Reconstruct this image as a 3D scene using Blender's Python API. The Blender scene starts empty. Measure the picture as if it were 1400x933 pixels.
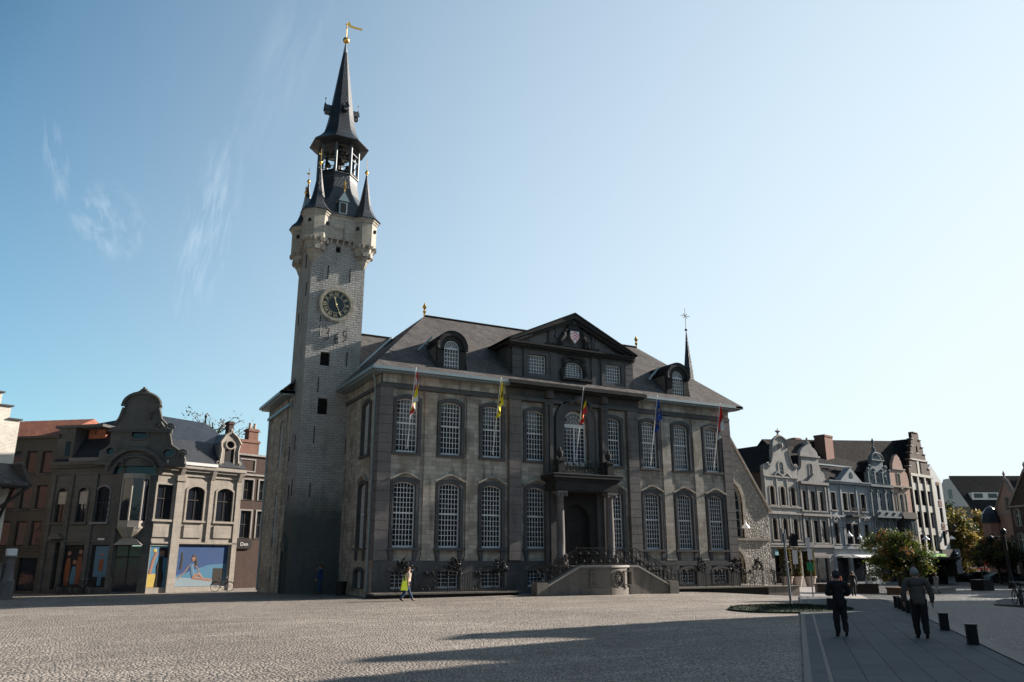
import bpy, bmesh, math, random
from mathutils import Vector, Matrix
from mathutils.geometry import tessellate_polygon
R = math.radians
SC = bpy.context.scene
COL = SC.collection
random.seed(7)

# ------------------------------------------------------------ camera
cam_d = bpy.data.cameras.new("camera")
cam = bpy.data.objects.new("camera", cam_d)
COL.objects.link(cam)
cam.location = (-14.9, -44.92, 2.05)
cam_d.sensor_width = 36.0
cam_d.lens = 27.95
cam_d.clip_end = 3000
cam.rotation_euler = (R(90 + 15.40), 0, R(62.1 - 90 + 0.0) + R(0) )
cam.rotation_euler[2] = R(-(90 - 62.1))
SC.camera = cam

# ------------------------------------------------------------ sky, sun, exposure
SUN_EL, SUN_AZ = 24.5, 3.8        # elevation; angle in front of the hall facade plane
sd = Vector((math.cos(R(SUN_EL)) * math.cos(R(SUN_AZ)), -math.cos(R(SUN_EL)) * math.sin(R(SUN_AZ)), math.sin(R(SUN_EL))))
world = bpy.data.worlds.new("World"); SC.world = world; world.use_nodes = True
wn = world.node_tree; wn.nodes.clear()
def N(nt, t, **kw):
    n = nt.nodes.new(t)
    for k, v in kw.items(): setattr(n, k, v)
    return n
wo = N(wn, 'ShaderNodeOutputWorld'); bg = N(wn, 'ShaderNodeBackground')
sky = N(wn, 'ShaderNodeTexSky'); sky.sky_type = 'NISHITA'; sky.sun_disc = False
sky.sun_elevation = R(SUN_EL)
sky.sun_rotation = R(90) - math.atan2(sd.y, sd.x)
sky.air_density = 1.0; sky.dust_density = 0.6; sky.ozone_density = 1.6; sky.altitude = 30
bg.inputs['Strength'].default_value = 0.052
# thin wisps of cirrus, placed by direction
geo = N(wn, 'ShaderNodeTexCoord')
def wisp_mask(center, right_stretch, up, size_r, size_u, seed, scale):
    c = Vector(center).normalized(); ax = c.cross(Vector((0, 0, 1))).normalized(); ay = ax.cross(c)
    a2 = (ax * math.cos(up) + ay * math.sin(up)); b2 = (-ax * math.sin(up) + ay * math.cos(up))
    def dot(v):
        d = N(wn, 'ShaderNodeVectorMath', operation='DOT_PRODUCT'); wn.links.new(geo.outputs['Generated'], d.inputs[0]); d.inputs[1].default_value = v; return d.outputs['Value']
    X, Y, F = dot(a2), dot(b2), dot(c)
    cmb = N(wn, 'ShaderNodeCombineXYZ')
    def m(op, a, b):
        n = N(wn, 'ShaderNodeMath', operation=op)
        for i, q in enumerate((a, b)):
            if isinstance(q, (int, float)): n.inputs[i].default_value = q
            else: wn.links.new(q, n.inputs[i])
        return n.outputs[0]
    wn.links.new(m('MULTIPLY', X, scale), cmb.inputs[0]); wn.links.new(m('MULTIPLY', Y, scale / right_stretch), cmb.inputs[1]); cmb.inputs[2].default_value = seed
    no = N(wn, 'ShaderNodeTexNoise'); no.inputs['Scale'].default_value = 1; no.inputs['Detail'].default_value = 10; no.inputs['Roughness'].default_value = .6; no.inputs['Distortion'].default_value = .35
    wn.links.new(cmb.outputs[0], no.inputs['Vector'])
    ex = m('POWER', m('DIVIDE', X, size_r), 2); ey = m('POWER', m('DIVIDE', Y, size_u), 2)
    fall = m('SUBTRACT', 1, m('MINIMUM', m('ADD', ex, ey), 1))
    fr = m('MAXIMUM', F, 0); fr = m('MINIMUM', m('MULTIPLY', fr, 5), 1)
    v = m('MAXIMUM', m('SUBTRACT', no.outputs[0], .44), 0)
    return m('MULTIPLY', m('MULTIPLY', v, fall), fr)
WISPS = [((.089, .923, .374), 6, -.12, .032, .13, 3.1, 110, .9), ((-.013, .932, .362), 2.0, .5, .045, .05, 9.3, 90, .8), ((-.072, .908, .412), 6, .28, .014, .05, 5.2, 110, .9), ((.15, .81, .568), 4, -.3, .04, .2, 1.7, 22, .5)]
tot = None
for w in WISPS:
    k = wisp_mask(*w[:7]); mm = N(wn, 'ShaderNodeMath', operation='MULTIPLY'); wn.links.new(k, mm.inputs[0]); mm.inputs[1].default_value = w[7]
    if tot is None: tot = mm.outputs[0]
    else:
        ad = N(wn, 'ShaderNodeMath', operation='ADD'); wn.links.new(tot, ad.inputs[0]); wn.links.new(mm.outputs[0], ad.inputs[1]); tot = ad.outputs[0]
cl = N(wn, 'ShaderNodeMath', operation='MINIMUM'); wn.links.new(tot, cl.inputs[0]); cl.inputs[1].default_value = .55
# bright milky air towards the horizon and towards the sun
def wmath(op, a, b):
    n = N(wn, 'ShaderNodeMath', operation=op)
    for i, q in enumerate((a, b)):
        if isinstance(q, (int, float)): n.inputs[i].default_value = q
        else: wn.links.new(q, n.inputs[i])
    return n.outputs[0]
dd = N(wn, 'ShaderNodeVectorMath', operation='DOT_PRODUCT'); wn.links.new(geo.outputs['Generated'], dd.inputs[0]); dd.inputs[1].default_value = (sd.x, sd.y, sd.z)
sz = N(wn, 'ShaderNodeSeparateXYZ'); wn.links.new(geo.outputs['Generated'], sz.inputs[0])
qq = wmath('ADD', wmath('MULTIPLY', dd.outputs['Value'], .62), wmath('MULTIPLY', wmath('SUBTRACT', 1, wmath('MAXIMUM', sz.outputs[2], 0)), .52))
ww = wmath('MULTIPLY', wmath('POWER', wmath('MAXIMUM', wmath('MINIMUM', wmath('DIVIDE', wmath('SUBTRACT', qq, .23), .69), 1), 0), 1.1), .95)
tn = N(wn, 'ShaderNodeMix', data_type='RGBA', blend_type='MULTIPLY'); tn.inputs[0].default_value = 1; wn.links.new(sky.outputs[0], tn.inputs[6]); tn.inputs[7].default_value = (.76, 1.33, 1.38, 1)
gr = N(wn, 'ShaderNodeMix', data_type='RGBA'); wn.links.new(ww, gr.inputs[0]); wn.links.new(tn.outputs[2], gr.inputs[6]); gr.inputs[7].default_value = (7.3, 8.0, 8.35, 1); graded = gr.outputs[2]
mx = N(wn, 'ShaderNodeMix', data_type='RGBA'); fade = wmath('MAXIMUM', wmath('MINIMUM', wmath('ADD', wmath('MULTIPLY', qq, 3.0), .1), 1), .2)   # the sky is deeper away from the sun
dk = N(wn, 'ShaderNodeVectorMath', operation='SCALE'); wn.links.new(graded, dk.inputs[0]); wn.links.new(fade, dk.inputs[3]); graded = dk.outputs[0]
wn.links.new(cl.outputs[0], mx.inputs[0]); wn.links.new(graded, mx.inputs[6]); mx.inputs[7].default_value = (8.5, 9.3, 10.2, 1)
wn.links.new(mx.outputs[2], bg.inputs['Color']); wn.links.new(bg.outputs[0], wo.inputs['Surface'])
sun_d = bpy.data.lights.new("sun", 'SUN'); sun = bpy.data.objects.new("sun", sun_d); COL.objects.link(sun)
sun_d.energy = 5.0; sun_d.angle = R(.5); sun_d.color = (1.0, .91, .80)
sun.rotation_euler = (-sd).to_track_quat('-Z', 'Y').to_euler()
SC.render.engine = 'CYCLES'
SC.view_settings.view_transform = 'Standard'; SC.view_settings.look = 'None'; SC.view_settings.gamma = 1
SC.view_settings.use_curve_mapping = False
SC.view_settings.exposure = 1.25

# ------------------------------------------------------------ materials
def coords(nt, uv):
    tc = N(nt, 'ShaderNodeTexCoord')
    if not uv: return tc.outputs['Object']
    sp = N(nt, 'ShaderNodeSeparateXYZ'); nt.links.new(tc.outputs['Object'], sp.inputs[0])
    ad = N(nt, 'ShaderNodeMath', operation='ADD'); nt.links.new(sp.outputs[0], ad.inputs[0]); nt.links.new(sp.outputs[1], ad.inputs[1])
    cb = N(nt, 'ShaderNodeCombineXYZ'); nt.links.new(ad.outputs[0], cb.inputs[0]); nt.links.new(sp.outputs[2], cb.inputs[1])
    return cb.outputs[0]
def noise(nt, vec, scale, detail=4, rough=.6, stretch=None):
    if stretch:
        mp = N(nt, 'ShaderNodeMapping'); mp.inputs['Scale'].default_value = stretch; nt.links.new(vec, mp.inputs[0]); vec = mp.outputs[0]
    n = N(nt, 'ShaderNodeTexNoise'); n.inputs['Scale'].default_value = scale; n.inputs['Detail'].default_value = detail; n.inputs['Roughness'].default_value = rough
    nt.links.new(vec, n.inputs['Vector']); return n.outputs[0]
def ramp(nt, fac, stops):
    r = N(nt, 'ShaderNodeValToRGB'); e = r.color_ramp.elements
    e[0].position, e[0].color = stops[0][0], stops[0][1] if len(stops[0][1]) == 4 else (*stops[0][1], 1)
    e[1].position, e[1].color = stops[-1][0], stops[-1][1] if len(stops[-1][1]) == 4 else (*stops[-1][1], 1)
    for p_, c_ in stops[1:-1]:
        q = e.new(p_); q.color = (*c_, 1)
    nt.links.new(fac, r.inputs[0]); return r.outputs[0]
def mixc(nt, fac, a, b, mode='MIX'):
    m = N(nt, 'ShaderNodeMix', data_type='RGBA', blend_type=mode)
    for i, q in ((0, fac), (6, a), (7, b)):
        if isinstance(q, (int, float)): m.inputs[i].default_value = q
        elif isinstance(q, tuple): m.inputs[i].default_value = (*q[:3], 1)
        else: nt.links.new(q, m.inputs[i])
    return m.outputs[2]
def g(v): return (v, v, v)
def newmat(name):
    m = bpy.data.materials.new(name); m.use_nodes = True; nt = m.node_tree
    return m, nt, nt.nodes['Principled BSDF']
def bump(nt, bs, h, strength, dist):
    b = N(nt, 'ShaderNodeBump'); b.inputs['Strength'].default_value = strength; b.inputs['Distance'].default_value = dist
    nt.links.new(h, b.inputs['Height']); nt.links.new(b.outputs[0], bs.inputs['Normal'])
def mat(name, col, rough=.7, metal=0, var=.25, scale=3, bmp=.2, dist=.01, spec=.4):
    m, nt, bs = newmat(name); v = coords(nt, False)
    n = noise(nt, v, scale, 5)
    c = mixc(nt, n, tuple(x * (1 - var) for x in col), tuple(min(1, x * (1 + var)) for x in col))
    nt.links.new(c, bs.inputs['Base Color']); bs.inputs['Roughness'].default_value = rough; bs.inputs['Metallic'].default_value = metal
    bs.inputs['Specular IOR Level'].default_value = spec
    if bmp: bump(nt, bs, noise(nt, v, scale * 6, 4), bmp, dist)
    return m
def masonry(name, c1, c2, mortar, bw, bh, ms=.008, stain=.5, sc=(.1, .1, .1), rough=.85, dist=.012, bstr=.6, rnd=.5, low=None, patch=None):
    m, nt, bs = newmat(name); v = coords(nt, True)
    br = N(nt, 'ShaderNodeTexBrick'); br.inputs['Scale'].default_value = 1; br.inputs['Brick Width'].default_value = bw; br.inputs['Row Height'].default_value = bh
    br.inputs['Mortar Size'].default_value = ms; br.inputs['Mortar Smooth'].default_value = .4; br.inputs['Color1'].default_value = (*c1, 1); br.inputs['Color2'].default_value = (*c2, 1); br.inputs['Mortar'].default_value = (*mortar, 1)
    nv = N(nt, 'ShaderNodeVectorMath', operation='ADD'); wob = N(nt, 'ShaderNodeTexNoise'); wob.inputs['Scale'].default_value = 1.7; nt.links.new(v, wob.inputs['Vector'])
    sc_ = N(nt, 'ShaderNodeVectorMath', operation='SCALE'); sc_.inputs[3].default_value = .05; nt.links.new(wob.outputs['Color'], sc_.inputs[0])
    nt.links.new(v, nv.inputs[0]); nt.links.new(sc_.outputs[0], nv.inputs[1]); nt.links.new(nv.outputs[0], br.inputs['Vector'])
    blot = noise(nt, v, .9, 6, .65); fine = noise(nt, v, 9, 4, .6); streak = noise(nt, v, 1.6, 5, .6, (1.3, .22, 1))
    c = mixc(nt, ramp(nt, blot, [(.3, g(0)), (.7, g(1))]), mixc(nt, .5, br.outputs['Color'], g(.0), 'MIX') if False else br.outputs['Color'], tuple(min(1, x * 1.25) for x in c2))
    c = mixc(nt, rnd, c, br.outputs['Color'])
    c = mixc(nt, ramp(nt, streak, [(.5, g(0)), (.72, g(stain))]), c, sc)
    c = mixc(nt, .35, c, mixc(nt, fine, g(.0), g(1)), 'SOFT_LIGHT')
    if patch:
        pn = noise(nt, v, .55, 3, .5); c = mixc(nt, ramp(nt, pn, [(.56, g(0)), (.63, g(.75))]), c, patch)
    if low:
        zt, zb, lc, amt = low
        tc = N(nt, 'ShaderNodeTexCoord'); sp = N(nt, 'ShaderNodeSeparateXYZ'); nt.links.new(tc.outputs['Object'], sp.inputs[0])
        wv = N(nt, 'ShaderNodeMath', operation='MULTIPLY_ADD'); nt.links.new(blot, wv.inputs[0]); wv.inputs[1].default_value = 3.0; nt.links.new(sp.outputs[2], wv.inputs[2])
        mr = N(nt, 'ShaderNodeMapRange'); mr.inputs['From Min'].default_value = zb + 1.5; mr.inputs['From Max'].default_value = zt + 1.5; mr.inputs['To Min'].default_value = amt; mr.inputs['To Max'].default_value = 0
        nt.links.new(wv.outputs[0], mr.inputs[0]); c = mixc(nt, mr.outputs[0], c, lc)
    nt.links.new(c, bs.inputs['Base Color']); bs.inputs['Roughness'].default_value = rough; bs.inputs['Specular IOR Level'].default_value = .3
    h = N(nt, 'ShaderNodeMath', operation='MULTIPLY_ADD'); inv = N(nt, 'ShaderNodeMath', operation='SUBTRACT'); inv.inputs[0].default_value = 1; nt.links.new(br.outputs['Fac'], inv.inputs[1])
    bn = noise(nt, v, 5, 6, .7); nt.links.new(bn, h.inputs[0]); h.inputs[1].default_value = 1.1; nt.links.new(inv.outputs[0], h.inputs[2])
    bump(nt, bs, h.outputs[0], bstr, dist)
    return m
def cobble(name, c1, c2, cm, size, dist, ang=0, tint=None, rough=.75, wall=False):
    m, nt, bs = newmat(name); tc = N(nt, 'ShaderNodeTexCoord'); mp = N(nt, 'ShaderNodeMapping'); mp.inputs['Rotation'].default_value = (0, 0, ang); nt.links.new(coords(nt, True) if wall else tc.outputs['Object'], mp.inputs[0]); v = mp.outputs[0]
    vo = N(nt, 'ShaderNodeTexVoronoi', feature='F1'); vo.inputs['Scale'].default_value = 1 / size; vo.inputs['Randomness'].default_value = .9; nt.links.new(v, vo.inputs['Vector'])
    ve = N(nt, 'ShaderNodeTexVoronoi', feature='DISTANCE_TO_EDGE'); ve.inputs['Scale'].default_value = 1 / size; ve.inputs['Randomness'].default_value = .9; nt.links.new(v, ve.inputs['Vector'])
    sp = N(nt, 'ShaderNodeSeparateColor'); nt.links.new(vo.outputs['Color'], sp.inputs[0])
    c = mixc(nt, sp.outputs[0], c1, c2)
    big = noise(nt, v, .12, 6, .62); med = noise(nt, v, .9, 5, .6)
    c = mixc(nt, ramp(nt, big, [(.35, g(0)), (.68, g(.55))]), c, tint or tuple(x * .6 for x in c1))
    c = mixc(nt, .45, c, med, 'SOFT_LIGHT')
    tr_ = noise(nt, v, .35, 7, .7, (.5, 1.6, 1)); c = mixc(nt, ramp(nt, tr_, [(.52, g(0)), (.66, g(.4))]), c, tuple(min(1, x * 1.5) for x in c2)); st_ = noise(nt, v, .8, 6, .75); c = mixc(nt, ramp(nt, st_, [(.62, g(0)), (.72, g(.55))]), c, tuple(x * .35 for x in c1))
    c = mixc(nt, ramp(nt, ve.outputs['Distance'], [(.03, g(1)), (.12, g(0))]), c, cm)
    nt.links.new(c, bs.inputs['Base Color']); bs.inputs['Roughness'].default_value = rough; bs.inputs['Specular IOR Level'].default_value = .35
    e = ramp(nt, ve.outputs['Distance'], [(.0, g(0)), (.28, g(1))])
    a = N(nt, 'ShaderNodeMath', operation='MULTIPLY_ADD'); nt.links.new(sp.outputs[1], a.inputs[0]); a.inputs[1].default_value = .8
    b = N(nt, 'ShaderNodeSeparateColor'); nt.links.new(e, b.inputs[0]); nt.links.new(b.outputs[0], a.inputs[2])
    a2 = N(nt, 'ShaderNodeMath', operation='MULTIPLY_ADD'); nt.links.new(med, a2.inputs[0]); a2.inputs[1].default_value = 1.2; nt.links.new(a.outputs[0], a2.inputs[2])
    bump(nt, bs, a2.outputs[0], 1.0, dist)
    return m
def slabs(name, c1, c2, cm, bw, bh, ang):
    m, nt, bs = newmat(name); tc = N(nt, 'ShaderNodeTexCoord'); mp = N(nt, 'ShaderNodeMapping'); mp.inputs['Rotation'].default_value = (0, 0, -ang); nt.links.new(tc.outputs['Object'], mp.inputs[0]); v = mp.outputs[0]
    br = N(nt, 'ShaderNodeTexBrick'); br.inputs['Scale'].default_value = 1; br.inputs['Brick Width'].default_value = bw; br.inputs['Row Height'].default_value = bh; br.inputs['Mortar Size'].default_value = .012
    br.inputs['Color1'].default_value = (*c1, 1); br.inputs['Color2'].default_value = (*c2, 1); br.inputs['Mortar'].default_value = (*cm, 1); nt.links.new(v, br.inputs['Vector'])
    n = noise(nt, v, .5, 6, .65); f = noise(nt, v, 14, 4)
    c = mixc(nt, .5, br.outputs['Color'], n, 'SOFT_LIGHT'); c = mixc(nt, .25, c, f, 'SOFT_LIGHT')
    sp_ = noise(nt, v, 2.2, 5, .7); c = mixc(nt, ramp(nt, sp_, [(.6, g(0)), (.68, g(.35))]), c, tuple(x * .45 for x in c1))
    nt.links.new(c, bs.inputs['Base Color']); bs.inputs['Roughness'].default_value = .8; bs.inputs['Specular IOR Level'].default_value = .2
    inv = N(nt, 'ShaderNodeMath', operation='SUBTRACT'); inv.inputs[0].default_value = 1; nt.links.new(br.outputs['Fac'], inv.inputs[1])
    bump(nt, bs, inv.outputs[0], .5, .01)
    return m
def slates(name, c1, c2, bw=.3, bh=.18, rough=.6, dist=.02, spec=.4):
    m, nt, bs = newmat(name); tc = N(nt, 'ShaderNodeTexCoord'); sp = N(nt, 'ShaderNodeSeparateXYZ'); nt.links.new(tc.outputs['Object'], sp.inputs[0])
    ad = N(nt, 'ShaderNodeMath', operation='ADD'); nt.links.new(sp.outputs[0], ad.inputs[0]); nt.links.new(sp.outputs[1], ad.inputs[1])
    cb = N(nt, 'ShaderNodeCombineXYZ'); nt.links.new(ad.outputs[0], cb.inputs[0]); nt.links.new(sp.outputs[2], cb.inputs[1])
    br = N(nt, 'ShaderNodeTexBrick'); br.inputs['Scale'].default_value = 1; br.inputs['Brick Width'].default_value = bw; br.inputs['Row Height'].default_value = bh; br.inputs['Mortar Size'].default_value = .006
    br.inputs['Color1'].default_value = (*c1, 1); br.inputs['Color2'].default_value = (*c2, 1); br.inputs['Mortar'].default_value = (*[x * .4 for x in c1], 1); nt.links.new(cb.outputs[0], br.inputs['Vector'])
    n = noise(nt, cb.outputs[0], .7, 6, .65); f = noise(nt, cb.outputs[0], 11, 3)
    c = mixc(nt, .6, br.outputs['Color'], n, 'SOFT_LIGHT'); c = mixc(nt, .5, c, f, 'SOFT_LIGHT')
    nt.links.new(c, bs.inputs['Base Color']); bs.inputs['Roughness'].default_value = rough; bs.inputs['Specular IOR Level'].default_value = spec
    h = N(nt, 'ShaderNodeMath', operation='ADD'); nt.links.new(f, h.inputs[0]); inv = N(nt, 'ShaderNodeMath', operation='SUBTRACT'); inv.inputs[0].default_value = 1; nt.links.new(br.outputs['Fac'], inv.inputs[1]); nt.links.new(inv.outputs[0], h.inputs[1])
    bump(nt, bs, h.outputs[0], .6, dist)
    return m
def leafmat(name, c1, c2):
    m, nt, bs = newmat(name); v = coords(nt, False)
    c = mixc(nt, ramp(nt, noise(nt, v, 2.5, 3), [(.35, g(0)), (.65, g(1))]), c1, c2); nt.links.new(c, bs.inputs['Base Color']); bs.inputs['Roughness'].default_value = .55
    tr = N(nt, 'ShaderNodeBsdfTranslucent'); nt.links.new(c, tr.inputs[0]); mx_ = N(nt, 'ShaderNodeMixShader'); mx_.inputs[0].default_value = .35
    nt.links.new(bs.outputs[0], mx_.inputs[1]); nt.links.new(tr.outputs[0], mx_.inputs[2]); nt.links.new(mx_.outputs[0], nt.nodes['Material Output'].inputs[0])
    return m
M = {}
M['hall'] = masonry('hall_sandstone', (0.24, 0.215, 0.182), (0.41, 0.37, 0.317), (0.115, 0.103, 0.0862), .62, .27, .010, .75, (0.0633, 0.0575, 0.0529), dist=.018, bstr=.6, rnd=.75, patch=(0.196, 0.167, 0.138))
M['blue'] = masonry('blue_stone', (0.0659, 0.0659, 0.0698), (0.0852, 0.0838, 0.0852), (0.0465, 0.0465, 0.048), 1.1, .5, .003, .4, (0.0232, 0.0256, 0.0271), dist=.006, bstr=.4)
M['bluel'] = masonry('weathered_blue_stone', (0.109, 0.0975, 0.0975), (0.14, 0.129, 0.125), (0.078, 0.0741, 0.0741), 1.1, .5, .003, .5, (0.039, 0.039, 0.039), dist=.006, bstr=.4)
M['black'] = masonry('soot_and_shade_stone', (0.0175, 0.018, 0.019), (0.0275, 0.0275, 0.0275), (0.015, 0.015, 0.015), .9, .45, .004, .3, (0.0075, 0.0075, 0.0075), dist=.01, bstr=.5)  # soot-black stone; porch panel and terrace front use it as painted shade
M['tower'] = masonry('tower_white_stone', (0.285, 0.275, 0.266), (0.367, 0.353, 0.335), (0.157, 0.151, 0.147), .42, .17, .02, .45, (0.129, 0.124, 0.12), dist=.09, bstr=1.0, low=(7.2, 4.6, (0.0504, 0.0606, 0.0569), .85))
M['towertop'] = masonry('tower_cream_stone', (0.269, 0.246, 0.214), (0.364, 0.333, 0.285), (0.174, 0.158, 0.143), .6, .3, .012, .7, (0.095, 0.0915, 0.0871), dist=.03, bstr=.7)
M['slate'] = slates('spire_slate', (0.0144, 0.0176, 0.024), (0.0256, 0.0288, 0.0368), .28, .2, .42, .015, .5)
M['roof'] = slates('roof_tiles', (0.0844, 0.0765, 0.0744), (0.121, 0.112, 0.109), .22, .13, .9, .02, .08)
M['roofd'] = slates('dark_roof_tiles', (0.0216, 0.0206, 0.0216), (0.036, 0.0336, 0.0336), .22, .15, .95, .02, .05)
M['redtile'] = slates('red_roof_tiles', (.22, .07, .04), (.3, .11, .06), .25, .35, .8, .06)
M['lead'] = mat('zinc', (.22, .27, .29), .45, .3, .2, 1.5, .1)
M['gold'] = mat('gilding', (.75, .45, .12), .3, 1, .15, 4, .05)
M['white'] = mat('white_paint', (0.612, 0.62, 0.629), .5, 0, .06, 4, .05)
M['glass'], nt, bs = newmat('window_glass')
v = coords(nt, False); nt.links.new(mixc(nt, noise(nt, v, .6, 2), (.006, .008, .012), (.02, .024, .032)), bs.inputs['Base Color']); bs.inputs['Roughness'].default_value = .06; bs.inputs['IOR'].default_value = 1.55; bs.inputs['Specular IOR Level'].default_value = .4
bump(nt, bs, noise(nt, v, .9, 3), .5, .02)
M['iron'] = mat('wrought_iron', (.012, .012, .013), .5, .3, .2, 5, .1)
M['door'] = mat('dark_oak_door', (0.01, 0.009, 0.008), .5, 0, .3, 5, .3)
M['dark'] = mat('dark_interior', (.008, .008, .009), .8, 0, .2, 2, 0)
M['woodd'] = mat('dark_timber', (0.018, 0.0144, 0.012), .7, 0, .3, 4, .3)
M['steps'] = masonry('step_stone', (0.14, 0.128, 0.109), (0.178, 0.16, 0.14), (0.0765, 0.0701, 0.0638), 1.4, .6, .004, .6, (0.0382, 0.037, 0.0351), dist=.008, bstr=.5)
M['square'] = cobble('square_cobbles', (.24, .208, .178), (.385, .335, .29), (0.0528, 0.0484, 0.044), .10, .018, tint=(0.132, 0.106, 0.0968))
M['road'] = cobble('road_cobbles', (0.0346, 0.0363, 0.038), (0.0588, 0.0605, 0.0639), (0.0104, 0.0104, 0.0111), .13, .04, tint=(0.0294, 0.0294, 0.0311), rough=.5)
M['walk'] = slabs('granite_slabs', (0.0722, 0.0775, 0.0832), (0.0877, 0.0942, 0.101), (0.0227, 0.0251, 0.0269), 1.5, .55, R(43))
M['plaza'] = slabs('plaza_slabs', (0.257, 0.237, 0.228), (0.314, 0.29, 0.275), (0.114, 0.104, 0.095), 1.2, .4, R(6))
M['kerb'] = mat('kerb_stone', (0.0315, 0.0329, 0.035), .6, 0, .25, 3, .2)
M['kerbl'] = mat('pale_kerb_stone', (.3, .28, .26), .7, 0, .2, 3, .2)
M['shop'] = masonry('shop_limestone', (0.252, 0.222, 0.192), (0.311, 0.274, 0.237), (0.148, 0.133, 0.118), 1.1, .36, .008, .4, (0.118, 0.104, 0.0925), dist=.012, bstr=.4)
M['shopd'] = masonry('shop_dark_limestone', (0.066, 0.063, 0.06), (0.096, 0.09, 0.084), (0.048, 0.045, 0.042), 1.0, .4, .006, .6, (0.03, 0.0288, 0.027), dist=.012, bstr=.5)  # darker limestone for the centre, left facet and gable
M['render'] = mat('ochre_render', (0.078, 0.066, 0.054), .9, 0, .15, 1.2, .1)
M['cream'] = masonry('cream_brick', (.50, .46, .40), (.60, .56, .49), (.33, .3, .27), .26, .085, .012, .3, (.3, .27, .24), dist=.012, bstr=.7)
M['rubble'] = cobble('rubble_stone', (.27, .245, .215), (.45, .41, .36), (.22, .20, .18), .24, .05, tint=(.24, .22, .19), rough=.9, wall=True)
M['grey1'] = masonry('grey_stone_house', (0.234, 0.222, 0.211), (0.289, 0.273, 0.257), (0.156, 0.148, 0.14), 1.0, .4, .006, .5, (0.101, 0.0975, 0.0936), dist=.01, bstr=.4)
M['grey2'] = masonry('pale_stone_house', (0.211, 0.195, 0.191), (0.257, 0.242, 0.234), (0.14, 0.133, 0.125), 1.0, .4, .006, .5, (0.0936, 0.0897, 0.0858), dist=.01, bstr=.4)
M['grey3'] = masonry('bluish_render_house', (0.203, 0.217, 0.232), (0.255, 0.27, 0.289), (0.15, 0.158, 0.165), 1.5, .6, .004, .5, (0.105, 0.112, 0.12), dist=.01, bstr=.3)
M['grey4'] = masonry('teal_grey_house', (0.119, 0.14, 0.154), (0.161, 0.182, 0.196), (0.084, 0.098, 0.105), 1.0, .5, .004, .5, (0.056, 0.0665, 0.0735), dist=.01, bstr=.3)
M['brick'] = masonry('red_brick', (0.165, 0.075, 0.0562), (0.217, 0.105, 0.075), (0.188, 0.15, 0.128), .24, .08, .012, .4, (0.075, 0.0413, 0.0338), dist=.01, bstr=.5)
M['brickp'] = masonry('pinkish_brick', (.34, .20, .16), (.42, .26, .2), (.33, .28, .24), .24, .08, .012, .3, (.2, .13, .11), dist=.01, bstr=.5)
M['brickd'] = masonry('brown_brick', (0.048, 0.0288, 0.024), (0.0672, 0.0408, 0.0336), (0.0576, 0.048, 0.0432), .24, .08, .012, .4, (0.024, 0.0144, 0.0134), dist=.01, bstr=.5)
M['conc'] = mat('pale_concrete_panel', (0.357, 0.34, 0.306), .8, 0, .1, 2, .1)
M['whitew'] = mat('white_render', (.62, .61, .60), .9, 0, .08, 1, .1)
M['bark'] = mat('bark', (.05, .042, .035), .9, 0, .3, 8, .5, .03)
M['lawn'] = mat('grass', (.02, .035, .012), .9, 0, .5, 6, .8, .05)
M['terra'] = mat('pale_terracotta', (.42, .34, .28), .8, 0, .15, 5, .1)
M['lampw'] = mat('white_enamel', (.75, .75, .75), .35, 0, .04, 3, 0)
M['signg'] = mat('green_sign_paint', (.02, .20, .09), .5, 0, .1, 3, 0)
M['awn'] = mat('pale_blue_awning', (.22, .42, .46), .8, 0, .08, 3, .1)
M['leaf1'] = leafmat('green_leaf', (.05, .085, .014), (.12, .14, .025))
M['leaf2'] = leafmat('yellowing_leaf', (.13, .13, .022), (.22, .17, .03))
M['leaf3'] = leafmat('dark_leaf', (.015, .03, .010), (.035, .05, .015))
M['leaf4'] = leafmat('rusty_leaf', (.17, .065, .02), (.22, .11, .025))
M['leaf5'] = leafmat('golden_leaf', (.30, .21, .05), (.38, .28, .08))
M['leaf6'] = leafmat('crimson_leaf', (.22, .02, .03), (.30, .04, .05))

# ------------------------------------------------------------ mesh helpers
def loop_arch(x0, x1, z0, zs, zt, n=10):
    """closed loop: sill left, sill right, right spring, arch, left spring"""
    pts = [(x0, z0), (x1, z0)]
    w = (x1 - x0) / 2; cx = (x0 + x1) / 2; h = zt - zs
    if h < 1e-3: return pts + [(x1, zs), (x0, zs)]
    if h >= w * .99:
        for i in range(n + 1):
            a = math.pi * i / n; pts.append((cx + w * math.cos(a), zs + h * math.sin(a)))
    else:
        r = (w * w + h * h) / (2 * h); t = math.asin(w / r)
        for i in range(n + 1):
            a = t - 2 * t * i / n; pts.append((cx + r * math.sin(a), zs + h - r + r * math.cos(a)))
    return pts
def arch_z(x, x0, x1, zs, zt):
    w = (x1 - x0) / 2; d = abs(x - (x0 + x1) / 2); h = zt - zs
    if h < 1e-3: return zs
    if h >= w * .99: return zs + h * math.sqrt(max(0, 1 - (d / w) ** 2))
    r = (w * w + h * h) / (2 * h); return zs + h - r + math.sqrt(max(0, r * r - d * d))
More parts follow.
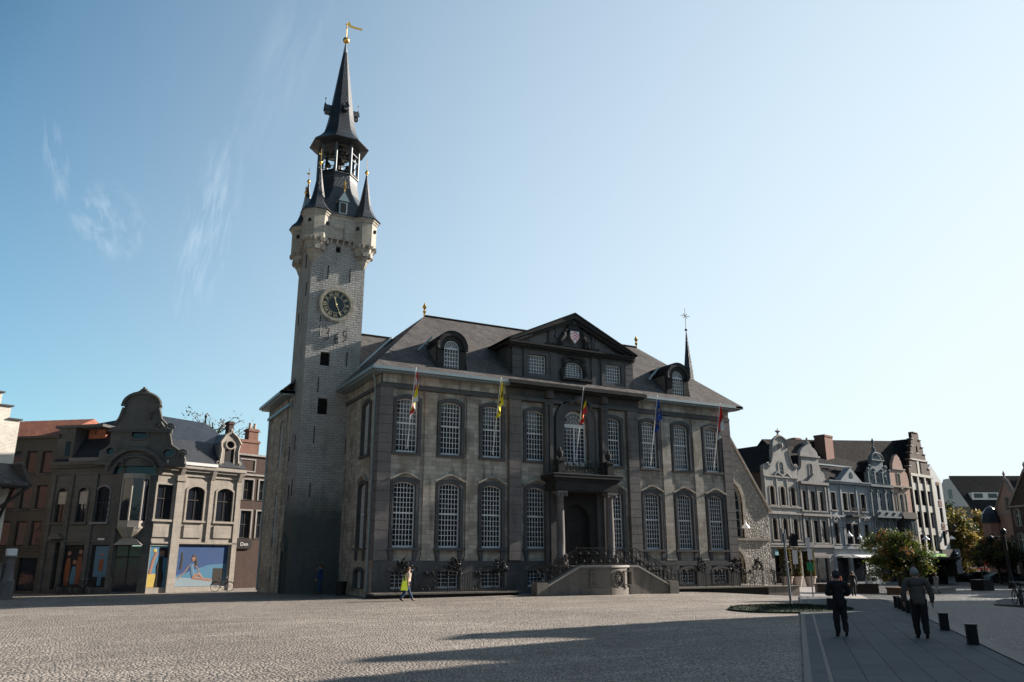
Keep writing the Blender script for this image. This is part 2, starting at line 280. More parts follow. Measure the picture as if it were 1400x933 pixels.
class MB:
    def __init__(s): s.v = []; s.f = []; s.mi = []
    def add(s, vs, fs, mi=0):
        o = len(s.v); s.v += [tuple(p) for p in vs]; s.f += [tuple(i + o for i in f) for f in fs]; s.mi += [mi] * len(fs); return s
    def box(s, x0, y0, z0, x1, y1, z1, mi=0):
        vs = [(x, y, z) for z in (z0, z1) for y in (y0, y1) for x in (x0, x1)]
        return s.add(vs, [(0, 2, 3, 1), (4, 5, 7, 6), (0, 1, 5, 4), (2, 6, 7, 3), (0, 4, 6, 2), (1, 3, 7, 5)], mi)
    def prism(s, pts, a0, a1, axis='y', mi=0):
        mp = {'y': lambda p, a: (p[0], a, p[1]), 'x': lambda p, a: (a, p[0], p[1]), 'z': lambda p, a: (p[0], p[1], a)}[axis]
        n = len(pts); vs = [mp(p, a0) for p in pts] + [mp(p, a1) for p in pts]
        tri = tessellate_polygon([[Vector((p[0], p[1], 0)) for p in pts]])
        fs = [tuple(t) for t in tri] + [tuple(i + n for i in reversed(t)) for t in tri] + [(i, (i + 1) % n, (i + 1) % n + n, i + n) for i in range(n)]
        return s.add(vs, fs, mi)
    def wall(s, outline, holes, y, depth, out=0, mi=0):
        """front sheet at y with holes; reveals run back to y+depth; outer edge runs back 'out'"""
        loops = [outline] + holes; flat = [p for l in loops for p in l]
        tri = tessellate_polygon([[Vector((p[0], p[1], 0)) for p in l] for l in loops])
        s.add([(p[0], y, p[1]) for p in flat], [tuple(t) for t in tri], mi)
        for k, l in enumerate(loops):
            d = out if k == 0 else depth
            if d <= 0: continue
            n = len(l); s.add([(p[0], y, p[1]) for p in l] + [(p[0], y + d, p[1]) for p in l], [(i, (i + 1) % n, (i + 1) % n + n, i + n) for i in range(n)], mi)
        return s
    def ring(s, a, b, y0, y1, mi=0):
        n = len(a); vs = [(p[0], y0, p[1]) for p in a] + [(p[0], y0, p[1]) for p in b] + [(p[0], y1, p[1]) for p in a] + [(p[0], y1, p[1]) for p in b]
        fs = []
        for i in range(n):
            j = (i + 1) % n; fs += [(i, j, j + n, i + n), (i + 2 * n, i + 3 * n, j + 3 * n, j + 2 * n), (i, i + 2 * n, j + 2 * n, j), (i + n, j + n, j + 3 * n, i + 3 * n)]
        return s.add(vs, fs, mi)
    def tube(s, p, q, r0, r1=None, n=8, mi=0, caps=True):
        r1 = r0 if r1 is None else r1; p = Vector(p); q = Vector(q); d = (q - p)
        if d.length < 1e-6: return s
        d.normalize(); a = d.orthogonal().normalized(); b = d.cross(a)
        vs = [p + (a * math.cos(2 * math.pi * i / n) + b * math.sin(2 * math.pi * i / n)) * r0 for i in range(n)] + [q + (a * math.cos(2 * math.pi * i / n) + b * math.sin(2 * math.pi * i / n)) * r1 for i in range(n)]
        fs = [(i, (i + 1) % n, (i + 1) % n + n, i + n) for i in range(n)]
        if caps: fs += [tuple(reversed(range(n))), tuple(range(n, 2 * n))]
        return s.add(vs, fs, mi)
    def path(s, pts, r, n=5, mi=0):
        pts = [Vector(p) for p in pts]; rs = r if isinstance(r, (list, tuple)) else [r] * len(pts); vs = []; m = len(pts)
        prev = None
        for i, p in enumerate(pts):
            d = (pts[min(i + 1, m - 1)] - pts[max(i - 1, 0)]).normalized()
            a = d.orthogonal().normalized() if prev is None else (prev - d * prev.dot(d)).normalized(); prev = a; b = d.cross(a)
            vs += [p + (a * math.cos(2 * math.pi * k / n) + b * math.sin(2 * math.pi * k / n)) * rs[i] for k in range(n)]
        fs = [(i * n + k, i * n + (k + 1) % n, (i + 1) * n + (k + 1) % n, (i + 1) * n + k) for i in range(m - 1) for k in range(n)]
        fs += [tuple(reversed(range(n))), tuple((m - 1) * n + k for k in range(n))]
        return s.add(vs, fs, mi)
    def lathe(s, prof, cx=0, cy=0, n=16, ph=0, mi=0):
        vs = []
        for r, z in prof: vs += [(cx + r * math.cos(ph + 2 * math.pi * k / n), cy + r * math.sin(ph + 2 * math.pi * k / n), z) for k in range(n)]
        fs = [(i * n + k, i * n + (k + 1) % n, (i + 1) * n + (k + 1) % n, (i + 1) * n + k) for i in range(len(prof) - 1) for k in range(n)]
        fs += [tuple(reversed(range(n))), tuple((len(prof) - 1) * n + k for k in range(n))]
        return s.add(vs, fs, mi)
    def ball(s, c, r, n=10, sz=1, mi=0):
        m = max(4, n // 2); prof = [(r * math.sin(math.pi * i / m) + 1e-4, c[2] - r * sz * math.cos(math.pi * i / m)) for i in range(m + 1)]
        return s.lathe(prof, c[0], c[1], n, 0, mi)
    def ellipse_ring(s, cx, cz, rx, rz, w, y0, y1, n=24, mi=0):
        a = [(cx + (rx + w) * math.cos(2 * math.pi * i / n), cz + (rz + w) * math.sin(2 * math.pi * i / n)) for i in range(n)]
        b = [(cx + rx * math.cos(2 * math.pi * i / n), cz + rz * math.sin(2 * math.pi * i / n)) for i in range(n)]
        return s.ring(a, b, y0, y1, mi)
    def scroll(s, cx, cz, r, y, a0=0, turns=1.6, sgn=1, rad=.02, dr=(1, 0), ax='xz', n=18, squeeze=.25):
        pts = []
        for i in range(n):
            t = i / (n - 1); a = a0 + sgn * turns * 2 * math.pi * t; q = r * (1 - (1 - squeeze) * t)
            if ax == 'xz': pts.append((cx + q * math.cos(a), y, cz + q * math.sin(a)))
            else: pts.append((y, cx + q * math.cos(a), cz + q * math.sin(a)))
        return s.path(pts, rad, 4)
    def build(s, name, mats, parent=None, smooth=False, shift=None, ang=None):
        me = bpy.data.meshes.new(name); me.from_pydata(s.v, [], s.f)
        if not isinstance(mats, (list, tuple)): mats = [mats]
        for m in mats: me.materials.append(M[m] if isinstance(m, str) else m)
        if len(mats) > 1: me.polygons.foreach_set('material_index', s.mi)
        bm = bmesh.new(); bm.from_mesh(me); bmesh.ops.recalc_face_normals(bm, faces=bm.faces[:]); bm.to_mesh(me); bm.free()
        if smooth:
            me.polygons.foreach_set('use_smooth', [True] * len(me.polygons)); me.set_sharp_from_angle(angle=R(ang or 40))
        o = bpy.data.objects.new(name, me); COL.objects.link(o)
        if parent: o.parent = parent
        return o
def tag(o, label=None, cat=None, group=None, kind=None):
    for k, v in (('label', label), ('category', cat), ('group', group), ('kind', kind)):
        if v: o[k] = v
    return o
def thing(name, label, cat, loc=(0, 0, 0), rz=0, group=None):
    o = bpy.data.objects.new(name, None); COL.objects.link(o); o.location = loc; o.rotation_euler = (0, 0, R(rz)); o.empty_display_size = .5
    return tag(o, label, cat, group)
def dup_tree(o, parent=None):
    c = o.copy(); COL.objects.link(c)
    if parent: c.parent = parent
    for ch in list(o.children): dup_tree(ch, c)
    return c
def text_part(name, s, size, depth, m, parent, loc, rot, align='CENTER'):
    cu = bpy.data.curves.new(name, 'FONT'); cu.body = s; cu.size = size; cu.extrude = depth; cu.align_x = align; cu.align_y = 'CENTER'; cu.resolution_u = 3
    t = bpy.data.objects.new(name + '_tmp', cu); COL.objects.link(t)
    dg = bpy.context.evaluated_depsgraph_get(); me = bpy.data.meshes.new_from_object(t.evaluated_get(dg)); bpy.data.objects.remove(t); bpy.data.curves.remove(cu)
    me.materials.clear(); me.materials.append(M[m]); me.name = name
    o = bpy.data.objects.new(name, me); COL.objects.link(o); o.parent = parent; o.location = loc; o.rotation_euler = rot
    return o
def window(par, x0, x1, z0, zs, zt, y, cols, rows, trans=None, fm='white', gm='glass', fw=.07, mw=.032, tw=.09, n=10, name='window', fan=False, bottom=None, dbl=False):
    """frame with glazing bars (one mesh) and its pane as a child; y is the front of the frame"""
    b = MB(); L = loop_arch(x0, x1, z0, zs, zt, n)
    I = loop_arch(x0 + fw, x1 - fw, z0 + (bottom or fw), zs, zt - fw, n) if zt - zs > 1e-3 else loop_arch(x0 + fw, x1 - fw, z0 + (bottom or fw), zs - fw, zt - fw, n)
    b.ring(L, I, y, y + .07)
    zbar = z0 + fw
    fy0, fy1 = y + .008, y + .045
    toparch = zs if fan else None
    for i in range(1, cols):
        x = x0 + fw + (x1 - x0 - 2 * fw) * i / cols; w = (.06 if dbl and i * 2 == cols else mw) / 2
        top = (arch_z(x, x0 + fw, x1 - fw, zs, zt - fw) if zt - zs > 1e-3 else zs - fw) + .01
        if fan: top = zs
        b.box(x - w, fy0, z0 + fw / 2, x + w, fy1, top)
    lo = z0 + (bottom or fw); hi = zs if fan else zt - fw
    if trans:
        b.box(x0 + fw / 2, y - .01, trans - tw / 2, x1 - fw / 2, fy1 + .01, trans + tw / 2)
        segs = [(lo, trans - tw / 2, rows[0]), (trans + tw / 2, hi, rows[1])]
    else: segs = [(lo, hi, rows if isinstance(rows, int) else rows[0])]
    for a, c, k in segs:
        for j in range(1, k):
            z = a + (c - a) * j / k; xa, xb = x0 + fw, x1 - fw
            if z > zs and not fan:
                xs = [q for q in [x0 + fw + (x1 - x0 - 2 * fw) * t / 40 for t in range(41)] if arch_z(q, x0 + fw, x1 - fw, zs, zt - fw) >= z]
                if not xs: continue
                xa, xb = min(xs), max(xs)
            b.box(xa - .01, fy0 + .003, z - mw / 2, xb + .01, fy1 - .003, z + mw / 2)
    if fan:
        cx = (x0 + x1) / 2; rr = (x1 - x0) / 2 - fw
        b.box(x0 + fw / 2, y - .01, zs - .04, x1 - fw / 2, fy1, zs + .05)
        for i in range(1, 8):
            a = math.pi * i / 8; b.tube((cx + .12 * rr * math.cos(a), y + .025, zs + .12 * rr * math.sin(a)), (cx + rr * math.cos(a), y + .025, zs + (zt - fw - zs) * math.sin(a)), .014, n=4)
        for q in (.45, .75): b.path([(cx + q * rr * math.cos(math.pi * i / 16), y + .025, zs + q * (zt - fw - zs) * math.sin(math.pi * i / 16)) for i in range(17)], .014, 4)
    o = b.build(name, fm, par)
    p = MB(); p.prism(loop_arch(x0 + .01, x1 - .01, z0 + .01, zs, zt - .01, n), y + .05, y + .06); p.build('pane', gm, o)
    return o
def cornice(b, x0, x1, y, prof, mi=0, e0=0, e1=0):
    """prof: list of (projection, z0, z1); boxes in front of plane y, running a bit round each end"""
    for pr, z0, z1 in prof: b.box(x0 - (pr if e0 else 0), y - pr, z0, x1 + (pr if e1 else 0), y + .3, z1, mi)
    return b
def sstep(a, b, x):
    t = max(0, min(1, (x - a) / (b - a))); return t * t * (3 - 2 * t)
GP = [(-60, -.25), (-20, -.15), (0, 0), (12, .06), (20, .02), (34, -.5), (50, -.72), (90, -.95), (150, -1.15), (900, -1.3)]
def gz(u, v):
    z = GP[0][1]
    for (a, za), (b_, zb) in zip(GP, GP[1:]):
        if u >= a: z = za + (zb - za) * min(1, sstep(0, 1, (u - a) / (b_ - a)))
    return z - .15 * sstep(9, 17, v) * (1 - sstep(0, 8, u))

# ------------------------------------------------------------ ground
def sheet(name, m, us, vs, lift, fn=None, kind='structure'):
    b = MB(); n = len(vs)
    P = [(fn(u, v) if fn else (u, v)) for u in us for v in vs]
    b.add([(p[0], p[1], gz(*p) + lift) for p in P], [(i * n + j, (i + 1) * n + j, (i + 1) * n + j + 1, i * n + j + 1) for i in range(len(us) - 1) for j in range(n - 1)])
    o = b.build(name, m, None, True, ang=60); tag(o, kind=kind); return o
def rng(a, b, st): return [a + (b - a) * i / max(1, round((b - a) / st)) for i in range(max(1, round((b - a) / st)) + 1)]
sheet('ground', 'square', [-900, -400, -150, -80] + rng(-60, 160, 1.0) + [200, 300, 500, 900], [-900, -400, -150, -80] + rng(-60, 90, 1.5) + [120, 200, 500, 900], 0)
E1 = (math.cos(R(43)), math.sin(R(43))); E2 = (math.sin(R(43)), -math.cos(R(43)))
def rot(e1, e2): return (e1 * E1[0] + e2 * E2[0], e1 * E1[1] + e2 * E2[1])
sheet('pavement', 'walk', rng(-60, 14, .5), rng(22.75, 26.7, .5), .05, rot)
def edge_strip(name, m, e1a, e1b, e2a, e2b, z0, z1):
    b = MB(); es = rng(e1a, e1b, .5); vs = []
    for e in es:
        for (q, z) in ((e2a, z0), (e2a, z1), (e2b, z1), (e2b, z0)):
            p = rot(e, q); vs.append((p[0], p[1], gz(*p) + z))
    fs = [(i * 4 + k, i * 4 + k + 1, i * 4 + k + 5, i * 4 + k + 4) for i in range(len(es) - 1) for k in range(3)] + [(0, 1, 2, 3), tuple(len(vs) - 4 + k for k in range(4))]
    o = b.add(vs, fs).build(name, m); tag(o, kind='structure'); return o
edge_strip('pavement_edge', 'kerb', -60, 14, 22.62, 22.75, -.05, .054)
edge_strip('drain_channel', 'kerb', -60, 14, 23.02, 23.10, .0, .057)
edge_strip('kerb', 'kerb', -60, 14, 26.7, 27.05, -.05, .075)
sheet('road', 'road', rng(-60, 150, 1), rng(27.05, 42, 1), .02, rot)
# pale plaza paving in front of the far row and chapel
sheet('plaza_paving', 'plaza', rng(30, 62, 1), rng(-6, 20, 1), .012, lambda u, v: (u, v))
sheet('street', 'road', rng(62, 150, 2), rng(-16, 30, 2), .014, lambda u, v: (u, v))
# raised traffic island on the right of the road
isl = [(31.6, -15.7), (27, -19.2), (20, -25.5), (24, -31), (62, -10), (60, -3.5), (46, -8.2), (36, -13.0)]
b = MB(); cx = sum(p[0] for p in isl) / 8; cy = sum(p[1] for p in isl) / 8
fine = []
for i in range(8):
    p, q = isl[i], isl[(i + 1) % 8]
    for k in range(10): fine.append((p[0] + (q[0] - p[0]) * k / 10, p[1] + (q[1] - p[1]) * k / 10))
def ringpts(sc_, z): return [(cx + (p[0] - cx) * sc_, cy + (p[1] - cy) * sc_, gz(cx + (p[0] - cx) * sc_, cy + (p[1] - cy) * sc_) + z) for p in fine]
n = len(fine); vs = ringpts(1.0, -.1) + ringpts(1.0, .12)
for s_ in (.975, .75, .5, .25): vs += ringpts(s_, .125)
vs.append((cx, cy, gz(cx, cy) + .125)); fs = [(k * n + i, k * n + (i + 1) % n, (k + 1) * n + (i + 1) % n, (k + 1) * n + i) for k in range(5) for i in range(n)] + [(5 * n + i, 5 * n + (i + 1) % n, 6 * n) for i in range(n)]
b.add(vs, fs); b.mi = [0] * (2 * n) + [1] * (len(fs) - 2 * n); o = b.build('traffic_island', ['kerb', 'walk']); tag(o, kind='structure')
# round lawn, a low swell of short grass
b = MB(); prof = []; n = 48; vs = []; C0 = (11.6, -19.6)
for r, z in ((2.75, -.05), (2.7, .06), (2.3, .11), (1.5, .14), (.7, .16), (.01, .16)):
    vs += [(C0[0] + r * math.cos(2 * math.pi * k / n), C0[1] + .85 * r * math.sin(2 * math.pi * k / n), gz(*C0) + z) for k in range(n)]
b.add(vs, [(i * n + k, i * n + (k + 1) % n, (i + 1) * n + (k + 1) % n, (i + 1) * n + k) for i in range(5) for k in range(n)])
random.seed(3)
for i in range(4500):
    a = random.random() * 6.283; r = 2.65 * math.sqrt(random.random()); x = C0[0] + r * math.cos(a); y = C0[1] + .85 * r * math.sin(a); z = gz(*C0) + .06 + .10 * (1 - (r / 2.7) ** 2)
    h = .03 + random.random() * .05; t = random.random() * 3.14; dx, dy = .02 * math.cos(t), .02 * math.sin(t)
    b.add([(x - dx, y - dy, z), (x + dx, y + dy, z), (x + random.uniform(-.03, .03), y + random.uniform(-.03, .03), z + h)], [(0, 1, 2)])
tag(b.build('lawn', 'lawn'), kind='structure')

# ------------------------------------------------------------ town hall
def rect_(x0, x1, z0, z1): return [(x0, z0), (x1, z0), (x1, z1), (x0, z1)]
W_ = 27.4; CX = 13.7; EV = 13.05
WX = [1.77, 4.65, 7.5, 10.67, 16.73, 19.9, 22.75, 25.63]
hall = thing('town_hall', 'broad grey stone town hall with pedimented centre and tall white-barred windows', 'town hall', (CX, 0, 0))
def H(b, name, m, smooth=False, parent=None, kind=None):
    o = b.build(name, m, hall if parent is None else parent, smooth)
    for v_ in o.data.vertices: v_.co.x -= CX
    return o
# helper: windows are built at absolute u, then shifted into the hall's frame
def hshift(o):
    for q in [o] + list(o.children):
        for v_ in q.data.vertices: v_.co.x -= CX
    return o
front = MB(); holes = []
for x in WX:
    holes.append(loop_arch(x - .70, x + .70, 2.74, 6.32, 6.54)); holes.append(loop_arch(x - .70, x + .70, 8.26, 11.33, 11.55)); 
    holes.append(loop_arch(x - .70, x + .70, .44, 1.36, 1.5))
door_u = loop_arch(CX - .95, CX + .95, 8.2, 10.85, 11.8, 14); door_l = loop_arch(CX - 1.0, CX + 1.0, 1.7, 4.6, 5.55, 14)
holes += [door_u, door_l]
front.wall([(0, -.6), (W_, -.6), (W_, EV), (0, EV)], holes, .12, .28)
H(front, 'front_wall', 'hall')
# left side wall with its windows (u = 0)
SW = 2.75
side = MB(); sh = [loop_arch(SW - .7, SW + .7, 2.74, 6.32, 6.54), loop_arch(SW - .7, SW + .7, 8.26, 11.33, 11.55), loop_arch(SW - .7, SW + .7, .44, 1.36, 1.5)]
side.wall([(.12, -.6), (7.4, -.6), (7.4, EV), (.12, EV)], sh, 0, .25)
so = side.build('side_wall', 'hall', hall); so.location = (-CX + .1, 0, 0); so.rotation_euler = (0, 0, 0)
def to_side(o, u0=.1, flip=False):
    """turn a mesh drawn in (x along, y into wall, z) so that x runs along +v on the left wall, y into +u"""
    for q in [o] + list(o.children):
        for v_ in q.data.vertices: x, y, z = v_.co; v_.co = (y + u0 - CX, x, z)
so.location = (0, 0, 0); to_side(so)
b = MB(); b.box(.12, .42, -.6, .4, 7.4, 0); b.box(27.1, .14, -.6, 27.4, 12, EV); b.box(-2.9, 11.2, -.6, .1, 11.5, EV); b.box(.3, 11.9, -.6, 27.3, 12.2, EV)
H(b, 'rear_wall', 'hall')
b = MB(); b.wall([(11.0, -.6), (16.6, -.6), (16.6, EV), (11.0, EV)], [loop_arch(11.9, 12.9, 8.3, 11.3, 11.6), loop_arch(12.0, 12.9, 2.9, 6.3, 6.6), loop_arch(12.2, 12.8, .6, 1.5, 1.6)], 0, .25)
o = b.build('wing_wall', 'hall', hall); to_side(o, -3.1)
b = MB(); b.box(-3.09, 16.3, -.6, 6, 16.6, EV); b.box(-3.09, 10.9, -.6, -2.6, 11.2, EV - .01); H(b, 'wing_rear_wall', 'hall')
for (z0, zs, zt, tr, rw, xx) in ((8.3, 11.3, 11.6, 10, (5, 5), (11.9, 12.9)), (2.9, 6.3, 6.6, 4.7, (5, 6), (12.0, 12.9)), (.6, 1.5, 1.6, None, 3, (12.2, 12.8))):
    to_side(window(hall, xx[0], xx[1], z0, zs, zt, .12, 4, rw, tr), -3.1)
# dark stone surrounds, hoods, sills, panes
def surround(x, z0, zs, zt, sgn=1, to=None, y=.12, hood=False, sill=True):
    b = MB(); O = loop_arch(x - .90, x + .90, z0 - .0, zs + .2, zt + .24, 10); I = loop_arch(x - .69, x + .69, z0, zs, zt, 10)
    b.ring(O, I, y - .10, y + .1)
    I2 = loop_arch(x - .80, x + .80, z0, zs + .1, zt + .12, 10); b.ring(I2, I, y - .125, y - .09)
    return b
def hoodbar(x, z, y, hw=1.0, rise=.36):
    pts = []
    for i in range(17):
        t = -1 + i / 8; w = math.cos(t * math.pi) * .5 + .5; pts.append((x + hw * t, z + rise * w ** .8))
    b = MB(); up = [(p[0], p[1] + .11) for p in reversed(pts)]
    b.prism(pts + up, y - .20, y + .02); return b
def hall_window(x, where='front', row='low'):
    z0, zs, zt, tr, rw = {'low': (2.74, 6.32, 6.54, 4.72, (6, 6)), 'up': (8.26, 11.33, 11.55, 10.03, (5, 5)), 'base': (.44, 1.36, 1.5, None, 4)}[row]
    y = .12 if where == 'front' else 0.0
    f = hshift if where == 'front' else to_side
    out = []
    if row != 'base':
        s = surround(x, z0, zs, zt, y=y)
        if row == 'low':
            s.box(x - 1.03, y - .22, 2.60, x + 1.03, y + .1, 2.735)
            for sx in (-1, 1): s.prism([(x + sx * .62, 2.0), (x + sx * .80, 2.0), (x + sx * .92, 2.59), (x + sx * .60, 2.59)], y - .13, y + .01)
        else: s.box(x - .92, y - .16, 8.12, x + .92, y + .1, 8.255)
        o = s.build('window_surround', 'blue', hall); out.append(o)
        if row == 'low': out.append(hoodbar(x, 6.62, y).build('hood_mould', 'hall', hall))
    else:
        s = MB(); s.ring(loop_arch(x - .86, x + .86, z0 - .02, zs + .06, zt + .16, 10), loop_arch(x - .69, x + .69, z0, zs, zt, 10), y - .15, y + .1); out.append(s.build('window_surround', 'blue', hall))
    out.append(window(hall, x - .68, x + .68, z0 + .01, zs, zt - .01, y + .13, 6 if row != 'base' else 5, rw, tr, bottom=.11, dbl=(row == 'base')))
    for o in out: f(o)
for x in WX:
    for r in ('low', 'up', 'base'): hall_window(x, 'front', r)
for r in ('low', 'up', 'base'): hall_window(SW, 'side', r)
# plinth, piers between windows, quoins, entablature
b = MB(); xs = [0] + [q for x in WX for q in (x - .86, x + .86)] + [W_]
segs = [(xs[i], xs[i + 1]) for i in range(0, len(xs), 2)]
for a, c in segs:
    if a < CX < c: b.box(a, -.02, -.6, CX - 1.02, .125, 2.0); b.box(CX + 1.02, -.02, -.6, c, .125, 2.0)
    else: b.box(a, -.02, -.6, c, .125, 2.0)
for x in WX: b.box(x - .86, -.02, 1.68, x + .86, .124, 2.0); b.box(x - .86, -.02, -.6, x + .86, .124, .42)
H(b, 'plinth', 'blue')
b = MB()
for x0, x1 in ((2.87, 3.67), (5.68, 6.48), (20.95, 21.72), (23.8, 24.58)):
    b.box(x0 + .02, .0, 2.02, x1 - .02, .125, 12.0); b.box(x0 - .06, -.03, 2.02, x1 + .06, .124, 2.22); b.box(x0 - .05, -.02, 11.72, x1 + .05, .123, 12.0)
    b.box(x0 + .12, -.05, 11.80, x1 - .12, .01, 11.90)
H(b, 'pier', 'hall')
def quoins(b, x0, x1, y0, y1, z0, z1, n, gap=.03):
    h = (z1 - z0) / n
    for i in range(n):
        b.box(x0, y0, z0 + i * h + gap / 2, x1, y1, z0 + (i + 1) * h - gap / 2)
    b.box(x0 + .025, y0 + .03, z0, x1 - .025, y1, z1)
b = MB(); quoins(b, -.02, .80, -.04, .14, 2.02, 12.1, 18); quoins(b, 26.6, W_ + .02, -.04, .14, 2.02, 12.1, 18)
quoins(b, 8.62, 9.5, -.18, .13, 2.02, 12.1, 18); quoins(b, 17.9, 18.78, -.18, .13, 2.02, 12.1, 18)
for i in range(18):
    z = 2.02 + i * .56; b.box(-.02, .145, z + .015, .13, .75, z + .545)
H(b, 'quoins', 'bluel')
b = MB()
for y in (2.9, 4.1): pass
for a, c, pr in ((-.02, W_ + .02, 0), (8.6, 18.8, .16)):
    b.box(a, -.06 - pr, 12.1, c, .13, 12.32); b.box(a, -.02 - pr, 12.32, c, .128, 12.36)
b.box(.02, .0, 12.36, W_ - .02, .127, EV - .1)
b.box(-.04, .14, 12.1, .12, 7.2, 12.32)
H(b, 'entablature', 'blue')
b = MB(); random.seed(5)
b.box(.1, -.03, 12.40, 8.4, .02, 12.95); b.box(19, -.03, 12.40, 27.3, .02, 12.95)
H(b, 'frieze', 'hall')
# gutter cornice
b = MB()
for x0, x1 in ((-.72, 8.55), (18.85, W_ + .72)):
    b.box(x0, -.8, 13.02, x1, .1, 13.2); b.box(x0 + .1, -.6, 12.93, x1 - .1, .1, 13.02)
b.box(-.8, -.785, 13.0, -.1, 7.15, 13.19); b.box(-.6, -.59, 12.91, 0, 7.15, 13.0)
b.box(W_ + .1, -.8, 13.0, W_ + .8, 12, 13.19)
b.box(-3.98, 9.15, 13.02, -3.05, 16.8, 13.2); b.box(-3.8, 9.3, 12.92, -3.05, 16.7, 13.02); b.box(-3.98, 9.15, 13.02, -2.9, 9.5, 13.19)
b.box(-3.35, 9.5, 12.2, -3.1, 16.6, 12.4)
H(b, 'gutter', 'lead')
b = MB(); b.box(-3.04, 9.9, -.6, -2.85, 10.98, EV); H(b, 'wing_front_wall', 'hall')
b = MB(); b.box(8.3, -.95, 13.02, 19.1, .1, 13.2); b.box(8.45, -.75, 12.9, 18.95, .1, 13.02); b.box(8.3, -.85, 13.2, 19.1, -.2, 13.28)
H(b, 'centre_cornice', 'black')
# down pipes
b = MB()
b.path([(-.35, .55, 13.0), (-.1, .75, 12.5), (-.02, .98, 12.2), (-.02, .98, 0)], .065, 8)
b.path([(-3.3, 15.9, 13), (-3.25, 15.9, 0)], .07, 8)
H(b, 'downpipe', 'lead', True)
# roof
VE = 11.65; VB = 12.3
b = MB(); RZ = 18.5
P = [(-.78, -.78, 13.19), (W_ + .78, -.78, 13.19), (22.83, 4.98, RZ), (4.57, 4.98, RZ), (-.78, VB, 13.19), (W_ + .78, VB, 13.19), (4.57, VE, RZ), (22.83, VE, RZ), (4.57, VB, 17.9), (22.83, VB, 17.9)]
b.add(P, [(0, 1, 2, 3), (0, 3, 6, 8, 4), (1, 5, 9, 7, 2), (3, 2, 7, 6), (6, 7, 9, 8), (4, 8, 9, 5)])
b.add([(4.57, VE, RZ), (.3, 7.38, 14.28), (-2.2, 7.9, 14.6), (-2.0, VE, RZ)], [(0, 1, 2, 3)])
b.add([(-3.96, 9.2, 13.19), (-2.0, 9.5, 14.6), (1.6, VE, RZ), (-3.96, 16.7, 13.19), (4.57, VE, RZ), (6.5, 16.7, 13.19)], [(0, 1, 2), (0, 2, 3), (2, 4, 5, 3)])
H(b, 'roof', 'roof')
b = MB()
b.path([(4.57, 4.98, RZ + .03), (22.83, 4.98, RZ + .03)], .09, 6); b.path([(4.57, VE, RZ + .03), (1.5, VE, RZ + .03)], .09, 6)
H(b, 'ridge', 'roofd')
b = MB(); b.path([(4.57, VE, RZ + .06), (.1, 7.2, 14.15)], .12, 6); H(b, 'valley_flashing', 'lead')
for x in (4.57, 22.83):
    b = MB(); b.lathe([(.03, RZ - .1), (.08, RZ + .08), (.04, RZ + .16), (.13, RZ + .34), (.04, RZ + .46), (.16, RZ + .68), (.09, RZ + .8), (.015, RZ + 1.0)], x, 4.98, 10); H(b, 'roof_finial', 'gold', True)
# attic storey and pediment
att = MB(); AX0, AX1 = 8.8, 18.45
ah = [[(10.08, 13.98), (11.42, 13.98), (11.42, 15.25), (10.08, 15.25)], loop_arch(13.0, 14.5, 13.98, 14.75, 15.08, 8), [(16.2, 13.98), (17.54, 13.98), (17.54, 15.25), (16.2, 15.25)]]
ah = [[(p[0] - .2 + (.12 if i != 1 else 0), p[1]) for p in h] for i, h in enumerate(ah)]
att.wall([(AX0, 13.2), (AX1, 13.2), (AX1, 15.85), (AX0, 15.85)], ah, -.2, .2)
att.box(AX0, .0, 13.2, AX0 + .2, 3.2, 15.85); att.box(AX1 - .2, .0, 13.2, AX1, 3.2, 15.85)
H(att, 'attic_wall', 'blue')
for i, h in enumerate(ah):
    x0 = min(p[0] for p in h); x1 = max(p[0] for p in h)
    s = MB()
    if i != 1:
        s.ring([(x0 - .3, 13.72), (x1 + .3, 13.72), (x1 + .3, 15.52), (x0 - .3, 15.52)], h, -.27, -.15); s.ring([(x0 - .38, 13.64), (x1 + .38, 13.64), (x1 + .38, 15.6), (x0 - .38, 15.6)], [(x0 - .3, 13.72), (x1 + .3, 13.72), (x1 + .3, 15.52), (x0 - .3, 15.52)], -.33, -.16)
        H(s, 'window_surround', 'blue'); hshift(window(hall, x0, x1, 13.98, 15.25, 15.25, -.08, 6, 5, bottom=.08))
    else:
        s.ring([(q[0] + (q[0] - CX + .2) * .28, q[1] + (.12 if q[1] > 14.5 else -.05)) for q in h], h, -.30, -.15)
        s.box(12.5, -.5, 13.78, 14.9, -.2, 13.92)
        for sx in (-1, 1):
            s.path([(13.5 + sx * (.85 + .16 * math.sin(k * .9)), -.3, 13.95 + k * .17) for k in range(8)], .11, 6); s.path([(13.5 + sx * (.9 - .9 * k / 8), -.3, 15.1 + .34 * math.sin(k / 8 * 2.2)) for k in range(9)], .13, 6)
        s.ball((13.5, -.32, 15.4), .2, 8)
        H(s, 'window_surround', 'black'); hshift(window(hall, x0, x1, 13.98, 14.75, 15.08, -.08, 6, 6, bottom=.08, n=8))
b = MB()
for a, c in ((11.72, 12.2), (14.95, 15.42)): b.box(a, -.3, 13.2, c, -.19, 15.7); b.box(a - .05, -.34, 13.2, c + .05, -.19, 13.5)
quoins(b, AX0 - .02, 9.42, -.27, -.19, 13.25, 15.6, 5); quoins(b, 17.9, AX1 + .02, -.27, .0, 13.25, 15.6, 5)
for i in range(5): b.box(AX1 + .004, .0, 13.27 + i * .47, AX1 + .03, .6, 13.71 + i * .47); b.box(AX0 - .03, .0, 13.27 + i * .47, AX0, .6, 13.71 + i * .47)
H(b, 'attic_pilasters', 'blue')
b = MB(); b.box(8.6, -.42, 15.58, 18.55, 0, 15.7); b.box(8.42, -.62, 15.7, 18.45, 0, 15.82); b.box(8.32, -.75, 15.82, 18.4, .1, 15.93)
ax, az = 13.36, 18.34
